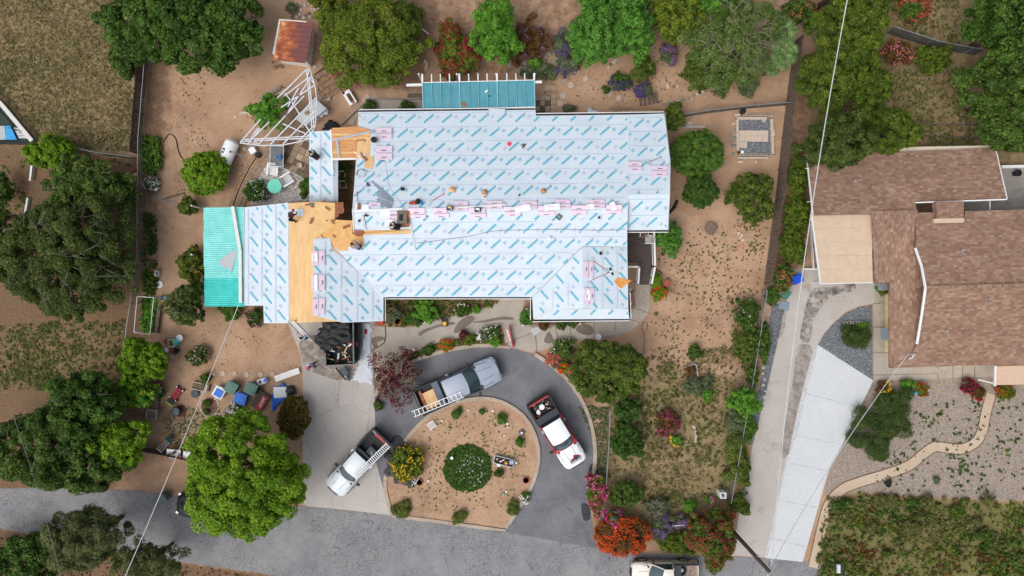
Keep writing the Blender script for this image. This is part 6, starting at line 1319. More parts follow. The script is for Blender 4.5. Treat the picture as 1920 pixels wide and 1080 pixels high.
# ---------------------------------------------------------------- trees
plant('broadleaf_tree', 'large dark green tree at top left beside the dry field', 'tree', 340, 42, 132, 96, 3.2, 'deep', 2.6, rag=.12, seed=11)
plant('broadleaf_tree', 'round dark green tree touching the large one, nearer the shed', 'tree', 430, 62, 62, 66, 3.0, 'deep', 2.2, seed=12)
plant('shrub', 'dark feathery shrub at the west board fence top', 'shrub', 241, 105, 30, 42, 1.2, 'deep2', trunk=False)
plant('broadleaf_tree', 'wide olive green tree right of the rusty shed', 'tree', 702, 82, 92, 82, 2.8, 'olive', 2.4, twigs=4, rag=.12)
plant('shrub', 'olive shrub growing against the left of wide olive tree', 'shrub', 628, 30, 42, 36, 1.6, 'olive', 1.3)
plant('shrub', 'small olive shrub on the right shoulder of wide olive tree', 'shrub', 765, 25, 24, 22, 1.6, 'olivegn')
plant('small_tree', 'bright lime green tree above the blue pergola', 'tree', 926, 66, 48, 56, 2.2, 'lime', 1.8)
plant('small_tree', 'glossy bright green tree, western twin north of the house', 'tree', 1113, 62, 46, 58, 2.4, 'glossy', 2.0)
plant('small_tree', 'glossy bright green tree, eastern twin north of the house', 'tree', 1184, 52, 42, 56, 2.4, 'glossy', 2.0)
plant('small_tree', 'glossy bright green tree at the top edge behind its twins', 'tree', 1150, -8, 70, 34, 2.6, 'glossy', 2.0)
plant('broadleaf_tree', 'dark olive tree at top edge right of the glossy trees', 'tree', 1272, 26, 52, 52, 2.4, 'olive', 1.8)
plant('feathery_tree', 'grey green feathery tree with bare twigs, north yard', 'tree', 1372, 80, 82, 82, 2.8, 'greygr', 2.2, twigs=90, fill=.8, rag=.2)
plant('feathery_tree', 'lower green lobe of feathery foliage above rock row', 'shrub', 1320, 128, 42, 38, 1.6, 'olivegn', 1.2, twigs=8, fill=.85)
plant('broadleaf_tree', 'yellow green tree at top edge above feathery tree', 'tree', 1345, 2, 45, 34, 2.6, 'lime', 1.6)
plant('cypress_tree', 'yellow green conifer at top under the overhead wire', 'tree', 1592, 55, 68, 72, 2.8, 'cypress', 2.2, rag=.2)
plant('cypress_tree', 'yellow green conifer beside grey board fence', 'tree', 1550, 150, 54, 68, 2.6, 'cypress', 2.2, rag=.2)
plant('cypress_tree', 'dark conifer spreading over the neighbour roof corner', 'tree', 1560, 268, 58, 58, 3.6, 'oak', 2.4, rag=.25)
plant('cypress_tree', 'conifer north of the neighbour brown roof', 'tree', 1660, 250, 60, 44, 2.6, 'cypress', 2.0, rag=.2)
plant('cypress_tree', 'conifer between the two northeast clearings', 'tree', 1622, 165, 38, 62, 2.4, 'cypress', 1.8, rag=.2)
plant('broadleaf_tree', 'large dark tree at top right corner', 'tree', 1888, 52, 76, 84, 3.8, 'deep', 2.8)
plant('broadleaf_tree', 'large dark tree at right edge below the corner tree', 'tree', 1880, 184, 78, 82, 3.6, 'deep2', 2.8)
plant('shrub', 'dark shrub at right edge next to white garden wall', 'shrub', 1912, 270, 30, 18, .9, 'deep', trunk=False)
plant('shrub', 'green shrub with orange red flowers near top right', 'shrub', 1714, 14, 32, 28, 1.0, 'clip', flowers=['coral', 'red'], trunk=False, fl_share=.14)
plant('shrub', 'brown flowered shrub beside wire fence, northeast yard', 'shrub', 1680, 100, 28, 24, .8, 'bronze', flowers=['pink', 'coral'], trunk=False)
plant('shrub', 'dark shrub below the wire fence, northeast yard', 'shrub', 1745, 112, 44, 24, .9, 'cypress', trunk=False, rag=.25)
plant('shrub', 'red berried shrub at the top by the fallen trunk', 'shrub', 1500, 22, 32, 26, 1.1, 'deep2', flowers=['coral'], trunk=False)
plant('wide_tree', 'huge grey green tree with bare twigs on the west side', 'tree', 130, 480, 128, 118, 3.6, 'oak', 2.8, twigs=46, fill=1.2, rag=.14)
plant('wide_tree', 'leafier green tree top just north of huge twiggy tree', 'tree', 165, 345, 78, 44, 2.8, 'deep2', 1.9, twigs=6)
plant('small_tree', 'green tree top east of the leafy tree by west fence', 'tree', 222, 360, 28, 34, 2.2, 'deep2', 1.4)
plant('shrub', 'bright green bush at the pool corner', 'shrub', 100, 287, 46, 30, 1.5, 'vivid', 1.2)
plant('shrub', 'green bush cut by left edge', 'shrub', 5, 355, 18, 30, 1.2, 'deep2')
plant('small_tree', 'bright green tree at left edge below twiggy tree', 'tree', 10, 470, 30, 70, 2.6, 'olivegn', 1.6, twigs=6)
plant('small_tree', 'bright green round tree below the garden frame', 'tree', 270, 678, 47, 44, 1.9, 'vivid', 1.5)
plant('citrus_tree', 'yellow green citrus tree left of the red trolley', 'tree', 256, 735, 40, 32, 1.6, 'lime', 1.3, flowers=['yellow'], fl_share=.03)
plant('broadleaf_tree', 'dark tree in the lower left, northern of three', 'tree', 168, 756, 66, 62, 3.4, 'deep', 2.4, twigs=8)
plant('broadleaf_tree', 'dark tree in the lower left, largest and nearest the street', 'tree', 86, 838, 100, 82, 3.2, 'deep2', 2.4, twigs=14)
plant('broadleaf_tree', 'dark leafy tree above the street verge, lower left', 'tree', 185, 868, 64, 52, 2.8, 'deep2', 2.0, twigs=6)
plant('small_tree', 'vivid green tree beside the dark street fence', 'tree', 226, 832, 52, 46, 2.6, 'vivid', 1.9)
plant('street_tree', 'big vivid green street tree above the black car, main crown', 'tree', 462, 888, 112, 118, 4.0, 'vivid', 3.2, rag=.08)
plant('hedge_ball', 'dense brown green clipped bush beside the driveway', 'shrub', 552, 781, 30, 41, 1.0, 'brownol', .95, trunk=False, rag=.04)
plant('willow_tree', 'grey green willowy tree over the street, lower left', 'tree', 168, 1004, 66, 62, 4.0, 'wisp', 2.4, fill=.9, rag=.2, twigs=8)
plant('willow_tree', 'grey green willowy branches at bottom edge right of it', 'tree', 280, 1052, 66, 42, 3.4, 'wisp', 1.8, fill=.6, rag=.25)
plant('shrub', 'dark green shrub mass in bottom left corner', 'shrub', 40, 1050, 70, 48, 1.6, 'deep', 1.3)
plant('broadleaf_tree', 'round olive tree beside the curved front walk', 'tree', 1140, 694, 71, 60, 2.3, 'olivegn', 2.0, rag=.08)
plant('shrub', 'dark hedge bush by short chain fence, northern', 'shrub', 1176, 770, 24, 25, 1.0, 'clipdk', trunk=False)
plant('shrub', 'dark hedge bush by short chain fence, southern', 'shrub', 1173, 826, 31, 33, 1.1, 'clipdk', trunk=False)
plant('shrub', 'bright green bush leaning over the east chain fence', 'shrub', 1394, 752, 32, 24, 1.3, 'lime', 1.1)
plant('hedge_ball', 'large round clipped bush at the northeast house corner', 'shrub', 1306, 288, 51, 44, 1.5, 'clip', 1.4, trunk=False, rag=.05)
plant('hedge_ball', 'smaller dark clipped bush below the large round one', 'shrub', 1312, 356, 34, 34, 1.1, 'clipdk', 1.0, trunk=False, rag=.05)
plant('shrub', 'loose green bush next to the east board fence', 'shrub', 1408, 370, 46, 45, 1.4, 'olivegn', 1.3, trunk=False)
plant('shrub', 'dark green bush against the deck railing', 'shrub', 1254, 446, 27, 29, .9, 'glossy', .85, trunk=False)
plant('shrub', 'green bush at house corner north of clipped bushes', 'shrub', 1262, 220, 20, 28, 1.0, 'olivegn', trunk=False)
plant('hedge_ball', 'bright green round bush beside the propane tank', 'shrub', 387, 325, 44, 41, 1.2, 'vivid', 1.1, trunk=False, rag=.05)
plant('shrub', 'olive bush with small yellow flowers by turquoise cover', 'shrub', 362, 500, 25, 38, 1.2, 'olivegn', flowers=['yellow'], trunk=False, fl_share=.03)
plant('small_tree', 'dark olive tree with grey bare branches below patio cover', 'tree', 348, 572, 36, 42, 2.0, 'oak', 1.3, twigs=16, rag=.25)
plant('shrub', 'small bush with a grey stick near patio cover corner', 'shrub', 355, 388, 19, 16, .8, 'olivegn', trunk=False)
plant('small_tree', 'lime green young tree growing through the white patio frame', 'tree', 505, 210, 31, 30, 1.75, 'lime', .95, rag=.3)
plant('hedge_ball', 'round bush dotted white beside the turquoise table', 'shrub', 480, 358, 22, 22, .6, 'clipdk', trunk=False, flowers=['white'], fl_share=.05, rag=.05)
plant('shrub', 'green bush tucked against the breezeway wall', 'shrub', 573, 352, 11, 18, .7, 'clip', trunk=False)
plant('bougainvillea', 'crimson bougainvillea between olive tree and lime tree', 'shrub', 855, 98, 40, 48, 1.3, 'olive', flowers=['crimson', 'red'], trunk=False, fl_share=.22, rag=.22)
plant('shrub', 'bronze purple shrub right of the lime green tree', 'shrub', 992, 80, 30, 48, .8, 'bronze', flowers=['lilac'], trunk=False, fl_share=.08, rag=.3, fill=.8)
plant('shrub', 'purple flowering shrub left of the glossy trees', 'shrub', 1062, 100, 28, 40, .8, 'sage', flowers=['violet'], trunk=False, fl_share=.14)
plant('shrub', 'small yellow green bush behind the pergola', 'shrub', 1003, 118, 12, 12, .6, 'lime', trunk=False)
plant('shrub', 'grey green groundcover mound behind pergola end', 'shrub', 1010, 135, 34, 16, .4, 'sage', trunk=False)
plant('shrub', 'green rounded bush in the north yard below glossy trees', 'shrub', 1206, 128, 23, 23, .8, 'olivegn', trunk=False)
plant('lavender', 'purple lavender bush with red pot in the north yard', 'lavender', 1253, 101, 15, 22, .5, 'sage', flowers=['lilac'], trunk=False, fl_share=.2)
plant('lavender', 'vivid purple lavender clump left of green bush', 'lavender', 1163, 153, 21, 18, .45, 'deep2', flowers=['violet'], trunk=False, fl_share=.3)
plant('lavender', 'small lavender above the timber steps', 'lavender', 1208, 170, 15, 13, .4, 'sage', flowers=['violet'], trunk=False, fl_share=.2)
plant('shrub', 'tiny round succulent beside vivid lavender', 'shrub', 1137, 168, 6, 8, .25, 'clipdk', trunk=False)
plant('shrub', 'grass tuft at house corner below pergola', 'shrub', 1068, 205, 12, 8, .3, 'sage', trunk=False)
plant('red_leaf_tree', 'red leaved shrub with grey bare branches by the loop drive', 'tree', 742, 704, 46, 50, 1.3, 'redleaf', 1.0, twigs=90, fill=.4, rag=.25)
plant('flower_bush', 'yellow flowering bush on the island of loop drive', 'shrub', 764, 866, 33, 32, .7, 'olive', .65, flowers=['yellow'], trunk=False, fl_share=.2, rag=.07)
plant('purple_groundcover', 'purple groundcover fringe around yellow flowering bush', 'plant', 752, 870, 34, 34, .25, 'sage', .22, flowers=['purple'], trunk=False, fl_share=.2)
CIR = [(877+45*math.cos(t), 877+43*math.sin(t)) for t in np.linspace(0, 6.1, 22)]
scatter('ground_mound', 'large round green mound dotted white on the island', 'plant', CIR, 1500, 'clipdk', (.12, .24), 9, seed=51, tall=.16, kind=None, base=.1)
scatter('mound_blossom', 'white blossom sprinkled over the round green mound', 'blossom', [(877+30*math.cos(t)+6, 880+30*math.sin(t)) for t in np.linspace(0, 6.1, 16)], 80, 'white', (.05, .09), 2, seed=52, tall=.03, base=.27, clumps=14, lie=.2, asp=.9)
for a, b, r, lb in ((857, 776, 10, 'largest green tuft along the island top'), (904, 772, 5, 'smallest green tuft along the island top'), (941, 784, 10, 'dark green tuft right of the island top'), (975, 828, 8, 'light green tuft at island right edge'), (863, 970, 14, 'rusty green bush at the island street edge'), (960, 955, 14, 'weedy clump at the island lower right'), (755, 955, 17, 'weedy clump at the island lower left'), (985, 932, 10, 'flowering clump on island kerb, lower right')):
    plant('tuft', lb, 'plant', a, b, r, r*1.05, .3, 'ground' if r > 12 else 'clip', trunk=False, flowers=['white'] if r == 10 and b > 900 else None)
plant('bougainvillea', 'pink and red bougainvillea at the drive exit, upper', 'shrub', 1118, 920, 20, 34, .9, 'olive', flowers=['magenta', 'red', 'pink'], trunk=False, fl_share=.45, rag=.2)
plant('bougainvillea', 'pink white bougainvillea tip beside orange bush', 'shrub', 1150, 972, 18, 16, .9, 'sage', flowers=['pink', 'magenta'], trunk=False, fl_share=.4)
plant('flower_bush', 'round bush covered in orange flowers at the street', 'shrub', 1166, 1003, 52, 38, .95, 'bronze', .9, flowers=['orange', 'rust'], trunk=False, fl_share=.6, rag=.06)
plant('bougainvillea', 'dark crimson bougainvillea around the utility pole foot', 'shrub', 1336, 1005, 48, 52, 1.6, 'olivegn', 1.4, flowers=['crimson', 'red'], trunk=False, fl_share=.12)
plant('sage_bush', 'purple sage bush right of the orange bush', 'shrub', 1240, 985, 20, 22, .6, 'sage', flowers=['purple'], trunk=False, fl_share=.3)
plant('sage_bush', 'low purple sage row beside short white topped fence', 'shrub', 1288, 974, 34, 12, .5, 'sage', flowers=['purple'], trunk=False, fl_share=.25)
plant('shrub', 'dark green shrub above the orange bush', 'shrub', 1175, 925, 28, 26, .8, 'deep2', trunk=False)
plant('shrub', 'grey twiggy shrub above the purple sage', 'shrub', 1230, 950, 24, 18, .5, 'sage', trunk=False, twigs=24, fill=.4)
plant('shrub', 'low green shrub by the street between flower bushes', 'shrub', 1268, 1018, 40, 22, .5, 'cypress', trunk=False)
plant('shrub', 'bright yellow green shrub near white post', 'shrub', 1293, 949, 12, 12, .4, 'lime', trunk=False)
plant('shrub', 'small pink flowered plant by white post', 'shrub', 1330, 938, 7, 9, .4, 'lime', flowers=['pink'], trunk=False)
plant('flower_bush', 'magenta flowered bush in the stone ring', 'shrub', 1253, 791, 22, 24, .5, 'bronze', flowers=['magenta'], trunk=False, fl_share=.06)
for a, b, rx, ry, st, lb in ((1400, 590, 22, 34, 'deep2', 'tall weedy shrub at the top of east chain fence'), (1398, 650, 22, 40, 'olivegn', 'olive shrub row beside middle of east chain fence'), (1428, 640, 16, 38, 'deep2', 'green shrub strip outside the east chain fence'), (1380, 860, 22, 44, 'ground', 'weedy shrubs inside the lower east chain fence'), (1392, 880, 14, 40, 'olivegn', 'green strip outside the lower east chain fence'), (1400, 800, 18, 26, 'clip', 'bright shrub strip outside fence beside gravel'), (1378, 790, 16, 22, 'sage', 'grey leaved shrub below leaning bright bush'), (1412, 700, 12, 22, 'deep2', 'small green shrub beside gravel strip'), (1385, 945, 22, 18, 'olivegn', 'green shrub right of the white post')):
    plant('shrub', lb, 'shrub', a, b, rx, ry, .6, st, trunk=False, rag=.25, fill=.8, flowers=['white'] if 'tall weedy' in lb else None, fl_share=.04)
for a, b, rx, ry, lb in ((1497, 330, 20, 40, 'northern hedge section east of the grey board fence'), (1494, 400, 22, 40, 'second hedge section east of the grey board fence'), (1487, 460, 24, 34, 'third hedge section east of the grey board fence'), (1466, 520, 20, 28, 'pink flowered hedge section above the green cart')):
    plant('hedge', lb, 'hedge', a, b, rx, ry, 1.2, 'cypress' if 'pink' not in lb else 'deep2', trunk=False, rag=.15, flowers=['coral'] if 'pink' in lb else None)
plant('hedge', 'dark green bush right of blue bin strip', 'hedge', 1448, 556, 12, 18, .8, 'deep2', trunk=False)
plant('ornamental_grass', 'long dark rosemary mass beside new white driveway, upper', 'plant', 1668, 772, 44, 46, .6, 'grassy', trunk=False, rag=.2)
plant('ornamental_grass', 'long dark rosemary mass beside new white driveway, lower', 'plant', 1634, 820, 44, 44, .6, 'grassy', trunk=False, rag=.2)
plant('ornamental_grass', 'round grassy bush in the grey gravel bed', 'plant', 1605, 630, 26, 22, .5, 'grassy', trunk=False, rag=.08)
for a, b, r, st, fl, lb in ((1702, 722, 12, 'lime', None, 'yellow green shrub by neighbour walkway'), (1655, 726, 13, 'bronze', 'yellow', 'rusty flowering plant by neighbour walkway corner'), (1728, 730, 12, 'olive', 'rust', 'orange green plant beside blue globe'), (1815, 722, 14, 'redleaf', 'red', 'dark red plant below neighbour walkway'), (1832, 735, 13, 'bronze', 'red', 'second dark red plant beside path start'), (1652, 542, 10, 'olive', None, 'potted looking bush at carport corner'), (1885, 735, 16, 'olive', 'rust', 'brown plants below tan porch roof')):
    plant('garden_plant', lb, 'plant', a, b, r, r, .4, st, trunk=False, flowers=[fl] if fl else None)
# fan palms: fronds as pleated fans
def palm(px, py, r, h, n, label, seed):
    c = P(px, py, h); o = thing('fan_palm', label, 'palm', (c.x, c.y, 0)); R = M2(r, h); rnd = random.Random(seed); m = leafmat('palm', (76, 106, 58), (108, 140, 78), (150, 174, 112))
    MB().tube([(0, 0, 0), (0, 0, h*.9)], [.13, .1], 8).build('trunk', BARK(), o, world=False)
    for k in range(n):
        a = k*2.399+rnd.uniform(-.2, .2); el = rnd.uniform(.05, .9); d = Vector((math.cos(a)*math.cos(el), math.sin(a)*math.cos(el), math.sin(el)*.6)); s = Vector((-math.sin(a), math.cos(a), 0)); st = Vector((0, 0, h*.92)); q = st+d*R*rnd.uniform(.08, .6)
        mb = MB(); mb.tube([st, q], .015, 4); nb = 17
        for j in range(nb):
            t = (j/(nb-1)-.5)*2.5; u = (d*math.cos(t)+s*math.sin(t)); e = q+u*R*.52*(1-.12*abs(t))-Vector((0, 0, .1*R)); w = d.cross(u); pw = Vector((-u.y, u.x, 0)).normalized()*R*.028
            mb.add([q, q+u*R*.25+pw, e, q+u*R*.25-pw], [(0, 1, 2, 3)])
        f = mb.build('frond', m, o, world=False); at = f.data.attributes.new('tint', 'FLOAT', 'FACE'); at.data.foreach_set('value', [rnd.random() for _ in f.data.polygons])
palm(1462, 62, 40, 2.4, 26, 'fan palm with pale fronds, upper of three beside fence', 1); palm(1472, 104, 34, 2.2, 22, 'fan palm, middle of three beside fence', 2); palm(1448, 126, 24, 1.8, 18, 'small fan palm, lowest of three beside fence', 3)
# ---------------------------------------------------------------- low cover that nobody could count
YARD_E = [(1232, 440), (1440, 400), (1425, 545), (1408, 700), (1380, 750), (1200, 760), (1215, 640), (1225, 560)]
scatter('yard_weeds', 'small weeds sprouting across the bare east yard', 'weeds', YARD_E, 700, 'dull', (.05, .16), 7, clumps=30, seed=5)
scatter('yard_weeds', 'dry brown weed clumps across the bare east yard', 'weeds', YARD_E, 500, 'dull', (.05, .13), 7, clumps=24, seed=6, tintmul=.3)
LOWY = [(1120, 775), (1150, 740), (1200, 640), (1300, 660), (1400, 640), (1385, 800), (1360, 930), (1240, 960), (1115, 890)]
scatter('rough_weeds', 'mixed green and straw weeds of lower east yard', 'weeds', LOWY, 1500, 'dull', (.08, .26), 8, clumps=30, seed=7, tall=.2)
scatter('rough_weeds', 'straw coloured dry grass of the lower east yard', 'weeds', LOWY, 1700, 'straw', (.1, .26), 7, clumps=24, seed=8, tall=.12, asp=.2)
scatter('drive_strip_weeds', 'weeds in the strip between loop drive and chain fence', 'weeds', [(1085, 760), (1140, 765), (1135, 900), (1118, 900), (1116, 830)], 420, 'sage', (.1, .26), 8, seed=9)
MEAD = [(1548, 932), (1610, 922), (1740, 932), (1920, 940), (2000, 945), (2000, 1130), (1530, 1130), (1532, 1040)]
scatter('meadow', 'dense weedy meadow in the lower right corner', 'meadow', MEAD, 1500, 'dull', (.1, .3), 9, clumps=50, seed=10, tall=.35)
scatter('meadow', 'darker green plants mixed in the lower right meadow', 'meadow', MEAD, 800, 'deep2', (.14, .4), 9, clumps=20, seed=11, tall=.35)
scatter('meadow', 'yellowish seeding plants of the lower right meadow', 'meadow', MEAD, 700, 'olive', (.1, .28), 8, clumps=14, seed=12, tall=.35, tintmul=1)
scatter('meadow', 'dead brown stalks of the lower right meadow', 'meadow', MEAD, 1000, 'bronze', (.1, .26), 7, clumps=24, seed=31, tall=.25)
FIELD = [(-60, -60), (230, -60), (232, 150), (255, 170), (250, 285), (130, 274), (70, 262), (10, 190), (-60, 150)]
scatter('dry_grass', 'dry straw grass of the northwest field', 'grass', FIELD, 9000, 'straw', (.1, .24), 5, seed=13, asp=.16, tall=.1, lie=.7)
scatter('dry_grass', 'green grass patches of the northwest field', 'grass', FIELD, 4200, 'dull', (.08, .2), 6, clumps=120, seed=14, asp=.25, tall=.1, tintmul=.8)
WY = [(-40, 610), (235, 600), (230, 730), (-40, 730)]
scatter('ground_weeds', 'weeds on bare soil between the left trees', 'weeds', WY, 1500, 'dull', (.1, .3), 7, clumps=40, seed=15)
scatter('ground_weeds', 'weeds on bare soil above the left trees', 'weeds', [(0, 290), (60, 300), (250, 300), (265, 420), (240, 480), (60, 300), (50, 420), (0, 420)], 420, 'ground', (.08, .26), 7, clumps=30, seed=16)
NEY = [(1640, -20), (1800, -20), (1800, 90), (1690, 60)]; scatter('slope_weeds', 'thin grass on the upper northeast clearing', 'weeds', NEY, 700, 'dull', (.08, .2), 6, clumps=30, seed=17)
scatter('slope_weeds', 'thin grass on the lower northeast clearing', 'weeds', [(1650, 130), (1800, 130), (1815, 225), (1880, 270), (1690, 275), (1650, 200)], 1300, 'dull', (.08, .2), 6, clumps=45, seed=18)
GY = [(1640, 880), (1700, 760), (1860, 745), (1920, 745), (1920, 930), (1740, 925), (1640, 915)]
scatter('gravel_weeds', 'green weeds scattered over the tan gravel yard', 'weeds', GY, 330, 'deep2', (.08, .24), 8, clumps=34, seed=19)
scatter('island_weeds', 'small weeds over the bare island soil', 'weeds', [(740, 900), (760, 840), (830, 775), (905, 755), (980, 800), (995, 870), (960, 950), (850, 965), (745, 950)], 520, 'ground', (.05, .14), 6, clumps=40, seed=20, base=.1)
scatter('leaf_litter', 'brown litter specks across the north yard', 'litter', [(790, 20), (1050, 60), (1240, 70), (1280, 150), (1470, 150), (1470, 190), (1250, 210), (1020, 215), (1010, 150), (800, 120)], 600, 'bronze', (.05, .12), 4, clumps=22, seed=21, lie=.2, tall=.02)
scatter('leaf_litter', 'brown litter specks across the northwest yard', 'litter', [(330, 130), (500, 120), (560, 160), (450, 260), (340, 290), (300, 400), (320, 560), (380, 380), (320, 240)], 300, 'bronze', (.04, .11), 4, clumps=14, seed=22, lie=.2, tall=.02)
scatter('sw_weeds', 'dry weeds over the southwest yard soil', 'weeds', [(310, 770), (440, 760), (440, 830), (390, 850), (310, 830)], 420, 'sage', (.06, .18), 6, clumps=26, seed=23)
scatter('sw_litter', 'dark litter specks over the southwest yard', 'litter', [(310, 620), (400, 590), (540, 600), (560, 700), (420, 700), (320, 720)], 200, 'bronze', (.04, .1), 4, clumps=10, seed=24, lie=.2, tall=.02)
BED = [(745, 680), (800, 652), (860, 638), (940, 618), (950, 645), (900, 640), (850, 646), (800, 658)]
scatter('bed_groundcover', 'mixed green groundcover in the front flower bed', 'groundcover', BED, 700, 'ground', (.1, .26), 8, clumps=26, seed=25, tall=.25)
scatter('bed_groundcover', 'dark red groundcover under the bare branched shrub', 'groundcover', [(706, 705), (740, 670), (800, 655), (780, 670), (720, 720), (706, 760)], 620, 'redleaf', (.08, .2), 7, seed=26, tall=.12)
scatter('wall_bed_plants', 'mixed plants in the bed along the front wall', 'groundcover', [(722, 562), (940, 562), (925, 572), (870, 590), (800, 602), (785, 612), (722, 612)], 420, 'olivegn', (.1, .26), 7, clumps=16, seed=27, tall=.25)
scatter('vegetable_bed', 'green vegetables growing inside the white garden frame', 'vegetables', [(272, 562), (296, 562), (290, 622), (268, 620)], 220, 'lime', (.14, .34), 8, seed=28, tall=.4)
scatter('fence_vines', 'vines and white flowers along the northwest fence', 'vines', [(268, 255), (302, 260), (306, 310), (290, 330), (270, 320)], 260, 'clip', (.14, .3), 8, seed=29, tall=.6)
scatter('fence_vines', 'green plants along the west chain fence', 'vines', [(270, 400), (296, 405), (294, 560), (270, 600)], 330, 'deep2', (.12, .3), 8, clumps=12, seed=30, tall=.5)
scatter('street_verge_litter', 'brown leaf litter south of the street', 'litter', [(-40, 1000), (100, 1018), (340, 1060), (480, 1078), (480, 1130), (-40, 1130)], 900, 'bronze', (.08, .2), 5, seed=33, lie=.3, tall=.04, tintmul=.5)
for a, b, r, st, fl, lb in ((741, 590, 13, 'sage', None, 'grey agave inside the wooden ring by the front wall'), (797, 582, 22, 'lime', None, 'round bright bush against the front wall'), (868, 582, 14, 'deep2', 'white', 'white flowered bush along the front walk'), (893, 580, 7, 'lime', None, 'small potted yellow bush beside front walk'), (775, 596, 14, 'deep2', None, 'dark bush left of white ring planter'), (988, 595, 15, 'glossy', 'white', 'dark gardenia bush at the front entry corner'), (1052, 604, 12, 'deep2', None, 'strap leaved agapanthus below south eave'), (1075, 604, 10, 'deep2', None, 'agapanthus clump right of its twin'), (1057, 654, 20, 'deep2', 'white', 'white flowered bush at walk beside olive tree'), (1040, 676, 14, 'sage', 'coral', 'succulent cluster at the kerb, upper'), (1058, 690, 12, 'lime', 'orange', 'succulent cluster at the kerb, lower'), (803, 655, 11, 'deep2', None, 'small dark bush in front flower bed'), (837, 648, 12, 'lime', 'orange', 'orange flowered plant in front flower bed'), (927, 640, 11, 'lime', None, 'bright green plant at the end of front flower bed'), (925, 622, 12, 'deep2', 'white', 'white daisies near the red gate'), (905, 628, 12, 'sage', 'white', 'grey plant with white flowers in front bed'), (880, 636, 11, 'olive', None, 'olive plant in the middle of front bed'), (870, 628, 9, 'redleaf', None, 'dark purple plant in the front bed'),
    (372, 668, 18, 'deep2', 'white', 'round bush of pink and white flowers in southwest yard'), (477, 596, 16, 'deep2', 'pink', 'pink flower ring below the west wing corner'), (433, 580, 21, 'clip', None, 'dark bush hidden under the turquoise cover edge'), (284, 345, 15, 'sage', 'white', 'white flowering plant by the west fence post'), (445, 765, 15, 'sage', 'white', 'grey leaved plant behind folding chair'), (300, 735, 10, 'deep2', 'white', 'white flowered plant on timber edging'), (385, 710, 9, 'deep2', None, 'green plant behind the wooden wagon'), (1230, 525, 12, 'vivid', None, 'green plant at the deck foot'), (1236, 550, 14, 'vivid', 'orange', 'orange flowers in pots beside curved walk'), (645, 315, 12, 'deep2', None, 'dark fern in the courtyard, upper'), (645, 338, 10, 'olivegn', None, 'green plant in the courtyard, lower'), (693, 203, 14, 'deep2', None, 'green plant at the north wall, western'), (765, 200, 13, 'deep2', None, 'green plant at the north wall, eastern'), (546, 15, 10, 'sage', None, 'blue green succulent beside rock pile'), (1400, 160, 20, 'sage', None, 'grey twigs below the feathery tree'), (1302, 660, 14, 'deep2', None, 'dark bush at the small picket corner'), (1296, 695, 9, 'bronze', 'rust', 'rust flowered plant inside picket corner'), (1324, 718, 14, 'sage', None, 'grey spiky clump right of the picket corner'), (1325, 740, 11, 'lime', None, 'pale rosette plant below the picket corner'), (1300, 725, 18, 'sage', None, 'pale sage drift below the picket corner'), (1268, 826, 10, 'lime', 'yellow', 'pale yellow plant in the stone ring'), (1352, 175, 10, 'sage', None, 'small grey shrub at rock row end')):
    plant('garden_plant', lb, 'plant', a, b, r, r, .35 if r < 16 else .5, st, trunk=False, flowers=([fl, 'pink'] if lb.startswith('round bush of pink') else [fl]) if fl else None, fl_share=.12, rag=.2)

for k in range(16):
    rk = random.Random(k+400); a = rk.uniform(1560, 1915); b = rk.uniform(945, 1078) if k > 6 else 936+rk.uniform(0, 12); r = rk.uniform(7, 16)
    plant('meadow_bush', 'low weedy bush growing in the lower right meadow', 'plant', a, b, r, r*rk.uniform(.7, 1), .3, rk.choice(['deep2', 'dull', 'olivegn', 'dull']), trunk=False, rag=.3, group='meadow bushes')
# ---------------------------------------------------------------- paving pieces and stones
PAVT = [mat('paver_tan', (158, 138, 118), .9, .12, 6), mat('paver_buff', (178, 160, 138), .9, .12, 6), mat('paver_dark', (112, 96, 84), .9, .15, 6)]
RED_P = mat('paver_red', (158, 100, 92), .9, .15, 6); BRICKM = [mat('brick_buff', (172, 138, 110), .9, .18, 7), mat('brick_tan', (152, 128, 106), .9, .18, 7)]
STONE = mat('stepping_stone', (188, 172, 158), .9, .1, 6); ROCKS = [mat('rock_grey', (150, 146, 138), .9, .2, 5), mat('rock_pale', (206, 196, 182), .9, .12, 5), mat('rock_brown', (140, 116, 98), .9, .2, 5)]
rnd = random.Random(21)
base = slab('terrace', [(512, 262), (545, 240), (592, 240), (592, 372), (560, 330), (505, 300)], -.05, .012, mat('joint_soil', (92, 74, 60), .95, .2))
ang = math.radians(-27); ux, uy = Vector((math.cos(ang), math.sin(ang), 0)), Vector((-math.sin(ang), math.cos(ang), 0)); g = M2(12.6); O = P(545, 300); reg = W2([(514, 264), (545, 240), (590, 244), (590, 368), (572, 340), (548, 322), (536, 316), (536, 275)])
for i in range(-12, 13):
    for j in range(-12, 13):
        c = O+ux*g*i+uy*g*j
        if inside((c.x, c.y), reg): MB().box((c.x, c.y, .02), (g*.93, g*.93, .05+rnd.uniform(-.006, .006)), ang+rnd.uniform(-.02, .02)).build('paver', rnd.choice([PAVT[0], PAVT[0], PAVT[1], PAVT[2]]) if rnd.random() < .92 else PAVT[2], base)
pv = slab('paver_patio', [(1003, 180), (1041, 178), (1041, 222), (1003, 222)], -.05, .012, MATS['joint_soil'])
for i in range(4):
    for j in range(4):
        MB().box(P(1007.5+i*9.6+(.8 if i == 3 else 0), 184+j*9.8-(2 if i == 3 else 0), .03), (M2(8.8), M2(9), .06), rnd.uniform(-.02, .02)).build('paver', PAVT[2] if (i, j) in ((0, 1), (1, 2), (0, 3), (1, 3), (2, 1)) else PAVT[1], pv)
for a, b in ((1026, 165), (1037, 165)): MB().box(P(a, b, .05), (M2(9.6), M2(10), .1)).build('paver', PAVT[1], pv)
